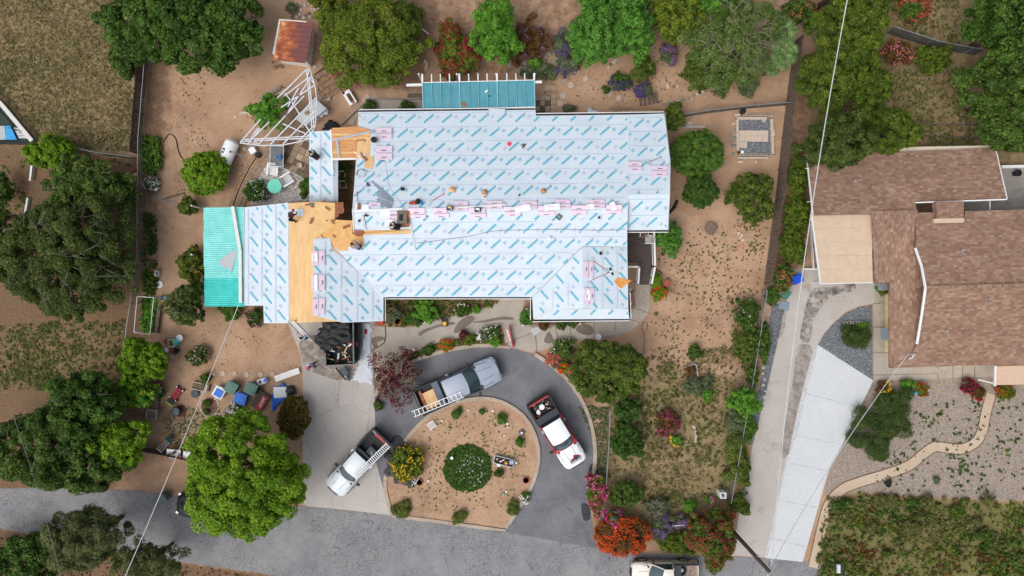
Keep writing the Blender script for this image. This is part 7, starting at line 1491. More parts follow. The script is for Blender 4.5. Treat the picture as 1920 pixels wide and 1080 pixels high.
# brick paths, one brick at a time
def brick_path(name, pts, w, blen, bw, z=.06):
    c = W2(spline(pts, 5)); root = struct(name, MB().prism(ribbon(c, w), -.05, z-.03), MATS['joint_soil'])
    for x, y, hd in walk(c, bw+.02):
        k = int(round(w/blen))
        for q in range(k):
            t = (q+.5)/k-.5; MB().box((x-math.sin(hd)*t*w, y+math.cos(hd)*t*w, z/2+rnd.uniform(-.008, .008)), (bw, w/k-.02, z+.02), hd+rnd.uniform(-.04, .04)).build('brick', rnd.choice(BRICKM+[PAVT[0]]), root)
    return root
brick_path('brick_path', [(447, 395), (460, 360), (480, 322), (505, 285), (530, 255), (560, 222), (585, 195), (605, 172)], .75, .37, .2)
brick_path('brick_edging', [(432, 390), (446, 352), (466, 312), (480, 290)], .3, .3, .22, .12)
bp_ = slab('brick_terrace', [(588, 140), (606, 126), (640, 165), (618, 188), (600, 178)], -.05, .012, MATS['joint_soil'])
a0 = math.radians(32); ux, uy = Vector((math.cos(a0), math.sin(a0), 0)), Vector((-math.sin(a0), math.cos(a0), 0)); O = P(613, 158)
reg = W2([(586, 140), (608, 124), (640, 166), (614, 190), (602, 178), (596, 160)])
for i in range(-9, 10):
    for j in range(-9, 10):
        c = O+ux*.19*i+uy*.42*j
        if inside((c.x, c.y), reg): MB().box((c.x, c.y, .02), (.175, .38, .05+rnd.uniform(0, .01)), a0+rnd.uniform(-.03, .03)).build('brick', rnd.choice(BRICKM), bp_)
hx = slab('hexagon_paving', [(614, 125), (625, 127), (643, 140), (636, 150), (622, 145)], -.05, .012, MATS['joint_soil'])
for a, b in ((619, 130), (627, 131), (623, 137), (631, 138), (637, 137), (628, 144), (635, 143)): MB().lathe(P(a, b, 0), [(M2(4.4), 0), (M2(4.4), .05)], 6).build('paver', RED_P, hx)
rp = slab('red_paving', [(633, 161), (650, 150), (662, 166), (646, 177)], -.05, .012, MATS['joint_soil'])
for i in range(3):
    for j in range(3):
        c = P(641+i*5.8+j*2.6, 161-i*3.4+j*5.3); MB().box((c.x, c.y, .02), (.25, .25, .06+rnd.uniform(0, .02)), a0).build('paver', RED_P, rp)
for a, b in ((655, 158), (666, 160)): MB().box(P(a, b, .05), (.3, .3, .1), a0).build('paver', RED_P, rp)
slab('north_slab', [(690, 188), (792, 187), (792, 210), (672, 212), (662, 236), (652, 232)], -.05, .03, C_WALK)
w = W2([(640, 234), (691, 187), (790, 186)]); single(MB().prism(ribbon(w, .12), 0, .2), 'slab_curb', mat('curb_grey', (150, 142, 134), .9, .1), 'low concrete curb around the north slab', 'curb', (*w[0], 0))
MB_ = slab('plank_mat', [(764, 175), (790, 175), (790, 187), (764, 187)], -.02, .03, WOODG)
# stepping stones
SS = [(1055+0, 180, 6.3), (1050, 194, 6.2), (1070, 160, 6.2), (1098, 128+20, 5), (1142, 174, 5.5), (1160, 184, 5), (590, 126, 3.8), (689, 181, 4.6), (698, 183, 3.5), (705, 183, 3.4), (682, 188, 4), (385, 703, 4), (401, 702, 3.5), (418, 700, 5), (440, 700, 4.6), (463, 702, 5), (489, 702, 5), (511, 702, 5), (531, 702, 4), (1341, 240, 0)]
for i, (a, b, r) in enumerate(SS):
    if r: single(MB().lathe(P(a, b, 0), [(M2(r)*1.02, 0), (M2(r), .05), (M2(r)*.94, .06)], 16), 'stepping_stone', STONE, 'round stepping stone in the row across southwest yard' if b > 600 else 'round pale stepping stone set in northern yard soil', 'stepping stone', P(a, b), 'stepping stones southwest' if b > 600 else 'stepping stones north')
for a, b, r, lb in ((1055, 144, 8.5, 'pale brick ring in the yard right of pergola, western'), (1077, 136, 8, 'pale brick ring in the yard right of pergola, eastern')):
    o = thing('stone_ring', lb, 'planter ring', P(a, b)); R = M2(r)
    for k in range(16): q = k*math.pi/8; MB().box((math.cos(q)*R, math.sin(q)*R, .05), (.1, R*.37, .12), q).build('ring_block', STONE, o, world=False)
def rocks(lst, label, group, ms=ROCKS, flat=.6, name='rock'):
    for a, b, r in lst:
        R = M2(r); v = P(a, b); single(MB().ball(v+Vector((0, 0, R*flat*.6)), (R*rnd.uniform(.8, 1.2), R*rnd.uniform(.8, 1.2), R*flat), 9, 6, jit=.16, rnd=rnd), name, rnd.choice(ms), label, 'rock', v, group)
rr = random.Random(5)
rocks([(rr.uniform(545, 600), rr.uniform(2, 34), rr.uniform(1.6, 4)) for _ in range(44)], 'grey rock in the heap behind rusty shed', 'rocks behind shed')
rocks([(517, 127, 4), (524, 124, 3), (530, 126, 4), (512, 117, 3)], 'rock at the shed front corner', 'rocks at shed')
rocks([(442+i*4.2, 219-8*math.sin(i*.4), rr.uniform(2, 3)) for i in range(8)], 'pale rock in the arc left of lime tree', 'rock arc', [ROCKS[1]])
rocks([(1236+i*9, 196-.5*i-.12*i*i*2, rr.uniform(2, 3.6)) for i in range(10)], 'rock in the row below feathery tree', 'rock row north', [ROCKS[1], ROCKS[0]])
rocks([(1252, 162, 4), (1262, 163, 3), (1270, 162, 3), (1338, 178, 3), (1335, 172, 2.6), (1144, 122, 3), (1150, 117, 3), (1155, 112, 3), (1141, 126, 2.5), (1220, 157, 3)], 'loose pale rock in the north yard', 'loose rocks north', [ROCKS[1], ROCKS[2]])
rocks([(1183+rr.uniform(-5, 6), 542+k*2.4, rr.uniform(2, 3.6)) for k in range(16)], 'rock in the bed beside curved walk', 'rocks beside walk', ROCKS+[RED_P])
rocks([(1300+math.cos(t)*7-2, 818+math.sin(t)*20, 2.6) for t in np.linspace(-1.2, 1.3, 11)]+[(1292-k*4, 834+k*.5, 2) for k in range(3)], 'white stone of the ring around magenta bush', 'stone ring', [ROCKS[1]])
rocks([(393+17*math.cos(t), 762+18*math.sin(t), 1.9) for t in np.linspace(-.9, 3.6, 17)], 'white stone edging the round planting circle', 'planting circle stones', [ROCKS[1]])
rocks([(1385, 437, 3), (1391, 441, 3), (1388, 446, 2.5), (1393, 450, 2.5), (1410, 427, 2)], 'white rock lying in the bare east yard', 'white rocks east', [ROCKS[1]])
rocks([(1030+rr.uniform(-30, 20), 30+rr.uniform(60, 105), rr.uniform(2.5, 6)) for _ in range(12)]+[(960+rr.uniform(-10, 50), 120+rr.uniform(-12, 14), rr.uniform(3, 7)) for _ in range(14)], 'grey boulder in the bank behind pergola', 'boulders behind pergola', [ROCKS[0]])
rocks([(rr.uniform(440, 480), rr.uniform(255, 330), rr.uniform(1, 2.4)) for _ in range(14)]+[(436, 320, 5)], 'small rock around the propane tank', 'rocks near propane tank')
rocks([(1432+rr.uniform(-3, 3), 590+k*11, rr.uniform(2, 3.2)) for k in range(18)], 'pale rock edging the neighbour gravel strip', 'rocks along gravel strip', [ROCKS[1]])
rocks([(1375, 232+k*14, 3.6) for k in range(5)]+[(1370, 255, 4.4), (1371, 266, 4)], 'rounded stone along the block planter', 'stones beside block planter', [STONE, ROCKS[0]])
rocks([(rr.uniform(815, 940), 652-.03*(rr.random())*100+rr.uniform(-6, 0), rr.uniform(1.2, 2.2)) for _ in range(18)], 'small stone along front bed kerb', 'stones along front bed', ROCKS+[RED_P])
# block planter, one block at a time
BK = thing('block_planter', 'rectangular raised bed framed in pale concrete blocks', 'planter', P(1414, 258)); CB = mat('concrete_block', (196, 184, 168), .9, .1, 6); CBH = mat('block_core', (70, 62, 56), .95)
MB().prism(W2([(1383, 223), (1446, 222), (1447, 293), (1382, 293)]), 0, .08).build('gravel_fill', GRAVEL, BK)
def blocks(a, b, n, w, hollow=False):
    A0, B0 = P(*a), P(*b); hd = math.atan2(B0.y-A0.y, B0.x-A0.x); L = (B0-A0).length/n
    for i in range(n):
        c = A0.lerp(B0, (i+.5)/n); bo = MB().box((c.x, c.y, .1), (L-.02, w, .22+rnd.uniform(-.01, .01)), hd+rnd.uniform(-.02, .02)).build('block', CB, BK)
        if hollow:
            mb = MB()
            for s in (-.25, .25): mb.box((c.x+math.cos(hd)*L*s, c.y+math.sin(hd)*L*s, .212), (L*.32, w*.55, .02), hd)
            mb.build('block_core', CBH, bo)
blocks((1380, 223), (1436, 223), 5, .2); blocks((1381, 226), (1382, 284), 5, .2); blocks((1445, 224), (1448, 292), 6, .2); blocks((1400, 216.5), (1450, 216.5), 5, .14, True); blocks((1381, 291), (1451, 291), 7, .16, True); blocks((1381, 297), (1440, 297), 5, .15)
for a, b, wd, d in ((1382, 216, 10, 5), (1432, 225, 5, 9), (1388, 304, 10, 5), (1417, 304, 5, 5), (1450, 250, 5, 10)): MB().box(P(a, b, .1), (M2(wd), M2(d), .2), .05).build('block', CB, BK)
for k in range(5):
    for j in range(2): MB().box(P(1391+k*10.9, 250+j*10.6, .1), (M2(10.6), M2(10.3), .12), .0).build('paving_tile', mat('tile_pale', (200, 184, 170), .9, .06), BK)
for k in range(3): MB().box(P(1388+k*5, 272, .1), (M2(4.8), M2(10.8), .11)).build('paving_tile', MATS['tile_pale'], BK)
pot(1384, 287, 3.4, TERRA, 'small terracotta pot in block planter corner', h=.2, fill=POTSOIL); pot(1390, 286, 3, PAPER, 'small white pot in block planter corner', h=.2)
v = P(1391, 210, .3); single(MB().lathe(P(1391, 210), [(.2, 0), (.2, .35), (.12, .4)], 14), 'black_drum', DARK, 'black plastic drum by the wire fence north', 'drum', P(1391, 210))
for k, (a, b, L) in enumerate(((1200, 188, 22), (1208, 187, 24), (1216, 186, 24), (1224, 184, 26), (1230, 182, 26))):
    A0 = P(a, b-10, .06); B0 = P(a+2, b+10, .06); single(MB().bar(A0, B0, .16, .12), 'timber_step', WOODG, 'weathered timber of the steps below lavender', 'timber', A0, 'timber steps')
w = W2([(1142, 203), (1172, 204), (1200, 203), (1240, 205)]); single(MB().tube([(x, y, .07) for x, y in w], .06, 6), 'log_edging', mat('log', (170, 140, 112), .9, .2), 'thin log lying along north wall bed', 'log', (*w[0], 0))
v = P(492, 183); single(MB().bar(P(489, 186, .12), P(526, 163, .12), .3, .2).bar(P(489, 185, .24), P(527, 162, .24), .06, .05), 'weathered_beam', mat('driftwood', (150, 142, 132), .9, .25, 5), 'weathered grey beam lying left of white patio frame', 'beam', v)
w = W2([(1276, 232), (1300, 230)]); 
for k, (a, b, L, lb) in enumerate((((1280, 238), (1322, 238), .3, 'grey white plank pile, lower, north of round bush'), ((1282, 233), (1298, 231), .3, 'grey white plank pile, upper, north of round bush'))): single(MB().bar(P(*a, .08), P(*b, .08), L*.5, .1), 'plank', mat('pale_plank', (190, 190, 188), .8, .1), lb, 'plank', P(*a))
v = P(1258, 410); single(MB().tube([P(1254, 400, .1), P(1268, 388, .2)], .05, 6).tube([P(1252, 402, .05), P(1262, 392, .05), P(1270, 376, .05)], .12, 8), 'drain_pipe', DARK, 'black drain pipe lying by the deck bush', 'pipe', v)
# ---------------------------------------------------------------- propane tank
c = P(428, 286, .7); o = thing('propane_tank', 'white propane tank lying on legs, northwest yard', 'propane tank', (c.x, c.y, 0), math.radians(67)); pr = []
mb = MB(); R = .52; Lh = .72; prof = []
for t in np.linspace(-math.pi/2, math.pi/2, 9): prof.append((R*math.cos(t)+.001, (Lh if t > 0 else -Lh)+R*.55*math.sin(t)))
prof = prof[:5]+[(R, Lh)]+prof[5:]
V = []; n = 24; Fc = []
for a, x in prof:
    for j in range(n): q = 2*math.pi*j/n; V.append((x, a*math.cos(q), .72+a*math.sin(q)))
for i in range(len(prof)-1):
    for j in range(n): Fc.append((i*n+j, i*n+(j+1) % n, (i+1)*n+(j+1) % n, (i+1)*n+j))
mb.add(V, Fc); mb.build('tank', mat('tank_white', (238, 240, 242), .35, .03), o, world=False, smooth=True)
for x in (-.5, .5):
    for y in (-.3, .3): MB().box((x, y, .12), (.1, .08, .3)).build('leg', DARK, o, world=False)
d = MB(); 
for j in range(4): a = -.25+.12*j+1.2; d.add([(-.2, R*1.008*math.cos(a+q), .72+R*1.008*math.sin(a+q)) for q in (0, .12)]+[(.18, R*1.008*math.cos(a+q), .72+R*1.008*math.sin(a+q)) for q in (.12, 0)], [(0, 1, 2, 3)])
d.build('label', mat('label_navy', (42, 62, 108), .5, .08), o, world=False); MB().box((-.01, R*1.02*math.cos(1.25), .72+R*1.02*math.sin(1.25)), (.12, .12, .01), .7).build('label_emblem', PAPER, o, world=False)
MB().tube([(.1, -.36, 1.12), (.2, -.55, 1.0), (.1, -1.1, .1)], .03, 6).build('gas_pipe', METAL, o, world=False); MB().box((.1, -.3, 1.12), (.14, .1, .1)).build('valve', DARK, o, world=False)
single(MB().box(P(475, 283, .25), (.45, .45, .5), .5), 'white_crate', PAPER, 'white crate beside the brick path', 'crate', P(475, 283)); single(MB().box(P(458, 279, .05), (.25, .25, .1), .6), 'concrete_paver', CB, 'loose concrete paver beside propane tank', 'paver', P(458, 279))
single(MB().lathe(P(486, 292), [(.2, 0), (.22, .3), (.18, .36), (.02, .36)], 16), 'black_pot', DARK, 'black round pot standing on the brick path', 'pot', P(486, 292))
# patio furniture
def glass_table():
    c = P(519, 293, .7); o = thing('patio_table', 'white framed glass patio table', 'table', (c.x, c.y, 0), math.radians(-2)); w, d = M2(25, .7), M2(39, .7)
    for a, b in (((-1, -1), (1, -1)), ((1, -1), (1, 1)), ((1, 1), (-1, 1)), ((-1, 1), (-1, -1))): MB().tube([(a[0]*w/2, a[1]*d/2, .72), (b[0]*w/2, b[1]*d/2, .72)], .025, 6).build('rim', WHITE, o, world=False)
    MB().box((0, 0, .715), (w-.05, d-.05, .012)).build('glass_top', mat('table_glass', (120, 128, 134), .12, .1, spec=.6, alpha=.72), o, world=False)
    for x in (-1, 1):
        for y in (-1, 1): MB().tube([(x*w*.42, y*d*.42, 0), (x*w*.48, y*d*.48, .71)], .02, 6).build('leg', WHITE, o, world=False)
    return o
glass_table()
pot(525, 296, 4, mat('blue_bucket', (58, 118, 196), .5, .1), 'blue bucket standing on the glass patio table', 'bucket', 'bucket', .3, base=.73, fill=mat('blue_in', (40, 86, 160), .6))
def slat_chair(px, py, deg, label):
    c = P(px, py, .4); o = thing('adirondack_chair', label, 'chair', (c.x, c.y, 0), math.radians(deg))
    for k in range(6): MB().box((.06, -.25+k*.1, .4), (.56, .075, .02), R=Matrix.Rotation(.12, 3, 'Y')).build('seat_slat', WHITE, o, world=False)
    for k in range(6): MB().bar((-.22, -.25+k*.1, .38), (-.5, -.27+k*.108, .98), .08, .02).build('back_slat', WHITE, o, world=False)
    for s in (-1, 1):
        MB().bar((-.5, s*.36, .58), (.42, s*.36, .62), .12, .025).build('armrest', WHITE, o, world=False); MB().bar((.36, s*.34, 0), (.36, s*.34, .6), .08, .04).build('leg', WHITE, o, world=False); MB().bar((-.55, s*.33, 0), (.3, s*.33, .38), .04, .1).build('leg', WHITE, o, world=False)
    return o
slat_chair(512, 320, -95, 'white slatted chair below the glass table'); slat_chair(539, 337, 30, 'white slatted chair right of the turquoise table')
c = P(515, 349, .7); o = thing('round_table', 'round turquoise garden table', 'table', (c.x, c.y, 0)); MB().lathe((0, 0, .68), [(M2(13.5, .7), 0), (M2(13.7, .7), .02), (M2(13.4, .7), .04)], 28).build('table_top', mat('table_turq', (112, 214, 190), .5, .05, 2), o, world=False)
MB().cyl((0, 0, .02), .05, .66).build('pedestal', WHITE, o, world=False); MB().lathe((0, 0, 0), [(.3, 0), (.28, .03)], 16).build('base', WHITE, o, world=False); MB().cyl((0, 0, .72), .035, .012).build('umbrella_hole', TEALS[1], o, world=False)
pot(564, 312, 5, STONE, 'pale pot with dark soil on terrace pavers', fill=POTSOIL, h=.4)
single(MB().tube(spline([tuple(P(a, b, .04)) for a, b in ((553, 326), (560, 322), (568, 328), (566, 336), (557, 334), (560, 328), (570, 334), (564, 342))], 5), .02, 5), 'garden_hose', mat('hose_green', (96, 140, 98), .6), 'green hose tangle beside slatted chair', 'hose', P(553, 326))
cl = cloth('white_tarp', 'loose folds of white tarp right of the covered bench', [(596, 190), (606, 192), (622, 206), (618, 214), (602, 222), (580, 240), (570, 236)], .6, mat('tarp_white', (204, 210, 218), .5, .05, 2), .1, 21, .8, .2)
single(MB().prism(W2([(553, 222), (593, 187), (613, 204), (573, 236)], .9), .05, [.92, .95, .98, .94]), 'covered_bench', MATS['tarp_white'], 'bench fully covered by a white tarp under the frame', 'bench', P(585, 212))
cloth('black_tarp', 'flat black tarp at the breezeway end', [(600, 244), (612, 226), (622, 222), (640, 236), (640, 246), (620, 248)], .15, mat('tarp_flatblack', (30, 32, 36), .6, .2), .04, 9, 1.0, .15)
single(MB().box(P(576, 211, 1.15), (.36, .2, .08), .6), 'cardboard_box', mat('cardboard', (166, 132, 96), .9, .1), 'small cardboard box on white tarp', 'box', P(576, 211, 1.1))
o = thing('fire_table', 'white rectangular fire table with charred top', 'table', P(658, 186), math.radians(-58)); MB().box((0, 0, .25), (1.1, .6, .5)).build('body', PAPER, o, world=False); MB().box((.05, .04, .505), (.7, .28, .02)).build('burner', mat('burner', (88, 70, 64), .8, .3), o, world=False); MB().box((.42, .05, .52), (.2, .2, .03), .4).build('rust_patch', TERRA, o, world=False); MB().ball((-.5, -.2, .5), .1, 8, 6).build('valve_cap', DARK, o, world=False)
single(MB().box(P(616, 187, .1), (.34, .2, .2), .55), 'concrete_block', CB, 'pale block at the brick terrace corner', 'block', P(616, 187)); single(MB().box(P(553, 188, .3), (.32, .2, .2), .6), 'concrete_block', CB, 'pale block beneath the patio frame beams', 'block', P(553, 188))
# courtyard chairs
for a, b, lb in ((646, 348, 'white chair in the sunken courtyard, lower'), (644, 330, 'green planter chair in the courtyard, upper')):
    o = thing('garden_chair', lb, 'chair', P(a, b)); 
    for s in (-1, 1):
        for q in (-1, 1): MB().bar((s*.2, q*.2, 0), (s*.2, q*.2, .45), .04, .04).build('leg', WHITE, o, world=False)
        MB().bar((s*.22, -.22, .45), (s*.22, .22, .45), .05, .05).build('seat_rail', WHITE, o, world=False); MB().bar((-.22, s*.22, .45), (.22, s*.22, .45), .05, .05).build('seat_rail', WHITE, o, world=False)
    MB().box((0, 0, .44), (.4, .4, .02)).build('seat', WOODD, o, world=False); MB().bar((-.22, .22, .8), (.22, .22, .8), .05, .06).build('backrest', WHITE, o, world=False)
# deck chairs
def white_chair(px, py, z, rz, lb, seatm):
    o = thing('deck_chair', lb, 'chair', P(px, py, z), rz); MB().box((0, 0, .42), (.5, .5, .05)).build('seat', seatm, o, world=False); MB().box((-.26, 0, .72), (.05, .52, .5), R=Matrix.Rotation(-.2, 3, 'Y')).build('backrest', seatm, o, world=False)
    for s in (-1, 1):
        MB().bar((-.26, s*.29, .62), (.28, s*.29, .64), .06, .03).build('armrest', WHITE, o, world=False)
        for q in (-.22, .24): MB().bar((q*1.1, s*.28, 0), (q, s*.27, .6), .04, .04).build('leg', WHITE, o, world=False)
white_chair(1205, 438, .47, math.radians(90), 'white framed chair with brown seat on the deck', mat('sling', (150, 126, 112), .8)); white_chair(1214, 450, .47, math.radians(180), 'grey plastic chair on the deck', mat('grey_seat', (176, 174, 172), .6, .05))
# flower pots near the deck, drive and beds
pot(1249, 532, 6.5, TERRA, 'large terracotta pot at the end of deck', fill=POTSOIL, h=.35); pot(1246, 540, 4.5, PAPER, 'white curved pot at the end of deck', h=.25, fill=POTSOIL); pot(1224, 548, 5, mat('glazed_pot', (120, 112, 104), .5, .1), 'grey pot beside curved walk', fill=POTSOIL, plantst='olive'); pot(1242, 476, 4, TERRA, 'terracotta pot below deck bush', fill=POTSOIL)
pot(1331, 429, 11, mat('fire_ring', (126, 108, 96), .9, .2), 'round ring of stacked prunings in bare yard', 'fire ring', 'fire_ring', .3, fill=mat('ash', (96, 82, 76), .95, .4, 14)); pot(1121, 631, 5.4, PAPER, 'white pot with dark centre on the walk', fill=POTSOIL, h=.35)
pot(1018, 610, 8.5, mat('basket', (120, 104, 92), .9, .2), 'dark woven basket planter below the south eave', 'planter', 'planter', .4, fill=POTSOIL, plantst='bronze'); pot(714, 605, 5, mat('orange_pot', (206, 84, 52), .6, .1), 'orange pot at the garage corner', h=.3, fill=POTSOIL)
for a, b, r, lb, mm in ((746, 602, 7, 'tan ring planter by the front wall', TERRA), (792, 600, 6.4, 'white ring planter beside front walk', PAPER), (893, 580, 6, 'thin pale ring around the potted yellow bush', PAPER), (711, 760, 7.5, 'dark pot with plant at asphalt edge', DARK), (936, 886, 7.5, 'tan ring planter beside the metal planter', TERRA), (986, 899, 6, 'small ring planter at the island kerb', TERRA), (787, 903, 6, 'terracotta ring behind the white bicycle frame', TERRA)):
    pot(a, b, r, mm, lb, 'planter', 'planter', .25, fill=POTSOIL, plantst='deep2' if a in (711, 936, 893) else None)
pot(935, 670+200, 4, PAPER, 'small white pot near metal planter', h=.2)
o = thing('wood_ring', 'bent timber ring around the agave by front wall', 'planter ring', P(741, 590)); MB().tube([(M2(13)*math.cos(t)*(1+.15*math.sin(3*t)), M2(14)*math.sin(t), .12) for t in np.linspace(0, 6.1, 24)], .06, 6).build('ring', mat('ring_wood', (164, 124, 100), .9, .2), o, world=False)
o = thing('tool_tote', 'black and yellow tool tote on the front walk', 'tool tote', P(834, 604)); MB().box((0, -.05, .14), (.42, .5, .28), .05).build('tote', DARK, o, world=False); MB().box((0, -.1, .29), (.28, .26, .02), .05).build('tray', mat('tote_yellow', (226, 180, 60), .5, .1), o, world=False); MB().box((0, .22, .3), (.56, .14, .1), .02).build('lid', DARK, o, world=False)
o = thing('garden_gate', 'red and white low gate at the end of front bed', 'gate', P(956, 634)); A0, B0 = P(954, 612, .3)-o.location, P(962, 652, .3)-o.location
MB().bar(A0, B0, .08, .5).build('red_panel', mat('gate_red', (206, 92, 92), .6, .1), o, world=False); MB().bar(A0+Vector((-.15, -.2, .2)), B0+Vector((-.2, .5, .2)), .06, .06).build('white_rail', WHITE, o, world=False)
for k in range(5): q = A0.lerp(B0, k/5)+Vector((-.1, 0, .1)); MB().bar(q, q+Vector((0, 0, .4)), .05, .05).build('picket', WHITE, o, world=False)
pot(931, 612, 4, METAL, 'galvanised pail among the white daisies', 'pail', 'pail', .3)
for a, b, lb in ((767, 662, 'pale round lantern among red groundcover, upper'), (776, 655, 'small pale lantern in the front bed'), (765, 678, 'white blossom ornament above the kerb, left'), (787, 672, 'white blossom ornament above the kerb, right')): single(MB().ball(P(a, b, .3), .13, 10, 7).tube([P(a, b, 0), P(a, b, .25)], .02, 5), 'garden_ornament', mat('ornament_pink', (220, 206, 214), .6, .08), lb, 'ornament', P(a, b))
w = [P(a, b, .05) for a, b in spline([(1210, 622), (1214, 612), (1212, 604), (1206, 606), (1204, 616), (1208, 630), (1207, 660), (1207, 720), (1204, 780)], 5)]; single(MB().tube(w, .022, 5), 'garden_hose', mat('hose_brown', (96, 84, 72), .7), 'brown hose running down from the curved walk', 'hose', w[0])
# mosaic doormat-like tiles at the entry
tl = slab('mosaic_step', [(994, 619), (1005, 612), (1020, 616), (1002, 630)], 0, .06, mat('mosaic', (120, 140, 150), .6, .5, 20, rgb2=(220, 220, 216)))
single(MB().prism(W2([(1080, 604), (1089, 604), (1089, 609), (1080, 609)]), 0, .35), 'small_crate', mat('crate_pink', (206, 174, 172), .8, .1), 'small pink crate below the south eave', 'crate', P(1084, 606))
# ---------------------------------------------------------------- island things
o = thing('trellis_cart', 'white slatted trellis box at island upper left', 'trellis', P(810, 796), math.radians(35))
for k in range(5): MB().box((-.25+k*.12, 0, .25), (.06, .5, .03)).build('slat', WHITE, o, world=False)
for s in (-1, 1): MB().box((0, s*.24, .15), (.6, .05, .3)).build('side', WHITE, o, world=False)
o = thing('bicycle_planter', 'white bicycle shaped planter by the yellow bush', 'planter', P(780, 897), math.radians(60)); 
for x in (-.35, .35): MB().tube([(x+.24*math.cos(t), 0, .26+.24*math.sin(t)) for t in np.linspace(0, 6.28, 17)], .02, 5).build('wheel', WHITE, o, world=False)
MB().bar((-.35, 0, .26), (.1, 0, .6), .04, .04).bar((.35, 0, .26), (-.1, 0, .55), .04, .04).bar((-.15, -.2, .6), (-.15, .2, .6), .04, .04).build('frame', WHITE, o, world=False)
for s in (-1, 1): MB().bar((-.4, s*.15, .35), (.4, s*.15, .35), .04, .04).build('basket_rail', WHITE, o, world=False)
MB().box((.2, .1, .4), (.25, .25, .15)).build('basket', TERRA, o, world=False)
o = thing('metal_planter', 'long metal trough planter with ornaments on the island', 'planter', P(945, 863), math.radians(-14))
for s in (-1, 1): MB().box((0, s*.28, .2), (1.5, .04, .4)).build('side', METAL, o, world=False); MB().box((s*.74, 0, .2), (.04, .56, .4)).build('end', METAL, o, world=False)
MB().box((0, 0, .28), (1.44, .54, .03)).build('soil', POTSOIL, o, world=False); MB().box((.55, .1, .4), (.3, .3, .2), .4).build('blue_ornament', mat('orn_blue', (150, 170, 200), .5), o, world=False); MB().ball((.2, -.05, .4), .15, 10, 7).build('orange_ornament', mat('orn_tan', (196, 150, 96), .7), o, world=False); MB().bar((-.3, -.1, .4), (.0, .15, .4), .06, .04).bar((-.5, .12, .4), (-.55, .05, .5), .08, .08).build('figurine', PAPER, o, world=False)
for a, b, lb in ((829, 788, 'nearest the trellis box'), (924, 769, 'between the two dark tufts at island top'), (951, 793, 'right of dark green tuft'), (968, 866, 'right of the metal planter'), (804, 900, 'right of bicycle planter'), (949, 920, 'beside the green ball at lower right')):
    o = thing('solar_light', 'small white solar light '+lb, 'garden light', P(a, b)); MB().cyl((0, 0, 0), .02, .3, 6).build('stake', DARK, o, world=False); MB().lathe((0, 0, .28), [(.02, 0), (.08, .03), (.07, .06), (.01, .07)], 10).build('lamp_head', PAPER, o, world=False)
single(MB().box(P(847, 859, .35), (.2, .2, .08), .6), 'white_tile', PAPER, 'white square tile on the green mound', 'tile', P(847, 859, .3)); single(MB().ball(P(945, 926, .15), .13, 10, 7), 'glass_ball', mat('green_ball', (130, 176, 150), .2, .05), 'pale green gazing ball on the island', 'ball', P(945, 926)); o = thing('lantern', 'dark square lantern at the island right edge', 'lantern', P(978, 810), .6); MB().box((0, 0, .15), (.34, .34, .3)).build('body', mat('lantern_blue', (86, 92, 108), .6), o, world=False); MB().cyl((0, 0, .3), .08, .06).build('lamp', PAPER, o, world=False)
for a, b, lb in ((878, 769, 'pale flat stone between island tufts'), (953, 801, 'white ornament stones at island right'), (946, 816, 'pale flat stone below white ornament')): single(MB().ball(P(a, b, .12), (.14, .1, .07), 8, 5, jit=.2), 'flat_stone', ROCKS[1], lb, 'stone', P(a, b))
# ---------------------------------------------------------------- southwest yard things
def tote(px, py, w, d, h, deg, m, label, lidm=None, name='storage_tote', cat='bin'):
    c = P(px, py, h); o = thing(name, label, cat, (c.x, c.y, 0), math.radians(deg)); w, d = M2(w, h), M2(d, h); mb = MB()
    V = [(sx*w/2*k, sy*d/2*k, z) for k, z in ((.82, 0), (.96, h*.94)) for sx, sy in ((-1, -1), (1, -1), (1, 1), (-1, 1))]
    mb.add(V, [(3, 2, 1, 0), (4, 5, 6, 7), (0, 1, 5, 4), (1, 2, 6, 5), (2, 3, 7, 6), (3, 0, 4, 7)]); mb.build('body', m, o, world=False)
    l_ = MB().box((0, 0, h*.96), (w*1.02, d*1.02, h*.08)).build('lid', lidm or m, o, world=False)
    MB().box((0, 0, h*1.01), (w*.72, d*.72, .02)).box((w*.2, 0, h*1.02), (.03, d*.7, .02)).build('lid_panel', lidm or m, l_, world=False)
    for s in (-1, 1): MB().box((s*w*.53, 0, h*.86), (.06, d*.4, .05)).build('handle', m, o, world=False)
    return o
GRN = mat('tote_green', (92, 128, 118), .6, .08); BLU = mat('tote_blue', (46, 116, 212), .5, .08)
tote(433, 727, 21, 21, .75, 62, GRN, 'grey green lidded bin, western of the pair'); tote(470, 729, 21, 21, .75, 64, GRN, 'grey green lidded bin, eastern of the pair'); tote(450, 748, 20, 22, .6, 75, BLU, 'bright blue lidded bin below the green bins')
o = tote(410, 736, 20, 20, .5, 60, PAPER, 'white cooler holding a blue lid', PAPER, 'cooler', 'cooler'); MB().box((-.04, -.02, .54), (.56, .58, .05), 0).build('blue_lid', BLU, o, world=False); MB().tube([(.3, .25, .45), (.42, .5, .55)], .04, 6).build('spout', PAPER, o, world=False)
o = thing('open_box', 'dark open crate with a red lettered panel inside', 'box', P(490, 750), math.radians(58)); MB().box((0, 0, .15), (1.35, .95, .3)).build('crate', WOODD, o, world=False); rp_ = MB().box((-.1, -.22, .34), (1.25, .5, .06)).build('red_panel', mat('panel_red', (164, 58, 66), .5, .15, 4), o, world=False)
mb = MB(); x = -.35
for k in range(8):
    mb.box((x+k*.095, -.24+.008*k, .376), (.03, .17+.05*(k % 2), .01), -.35); mb.box((x+k*.095+.03, -.2+.1*((k % 2)-.5)+.008*k, .376), (.075, .035, .01), .2)
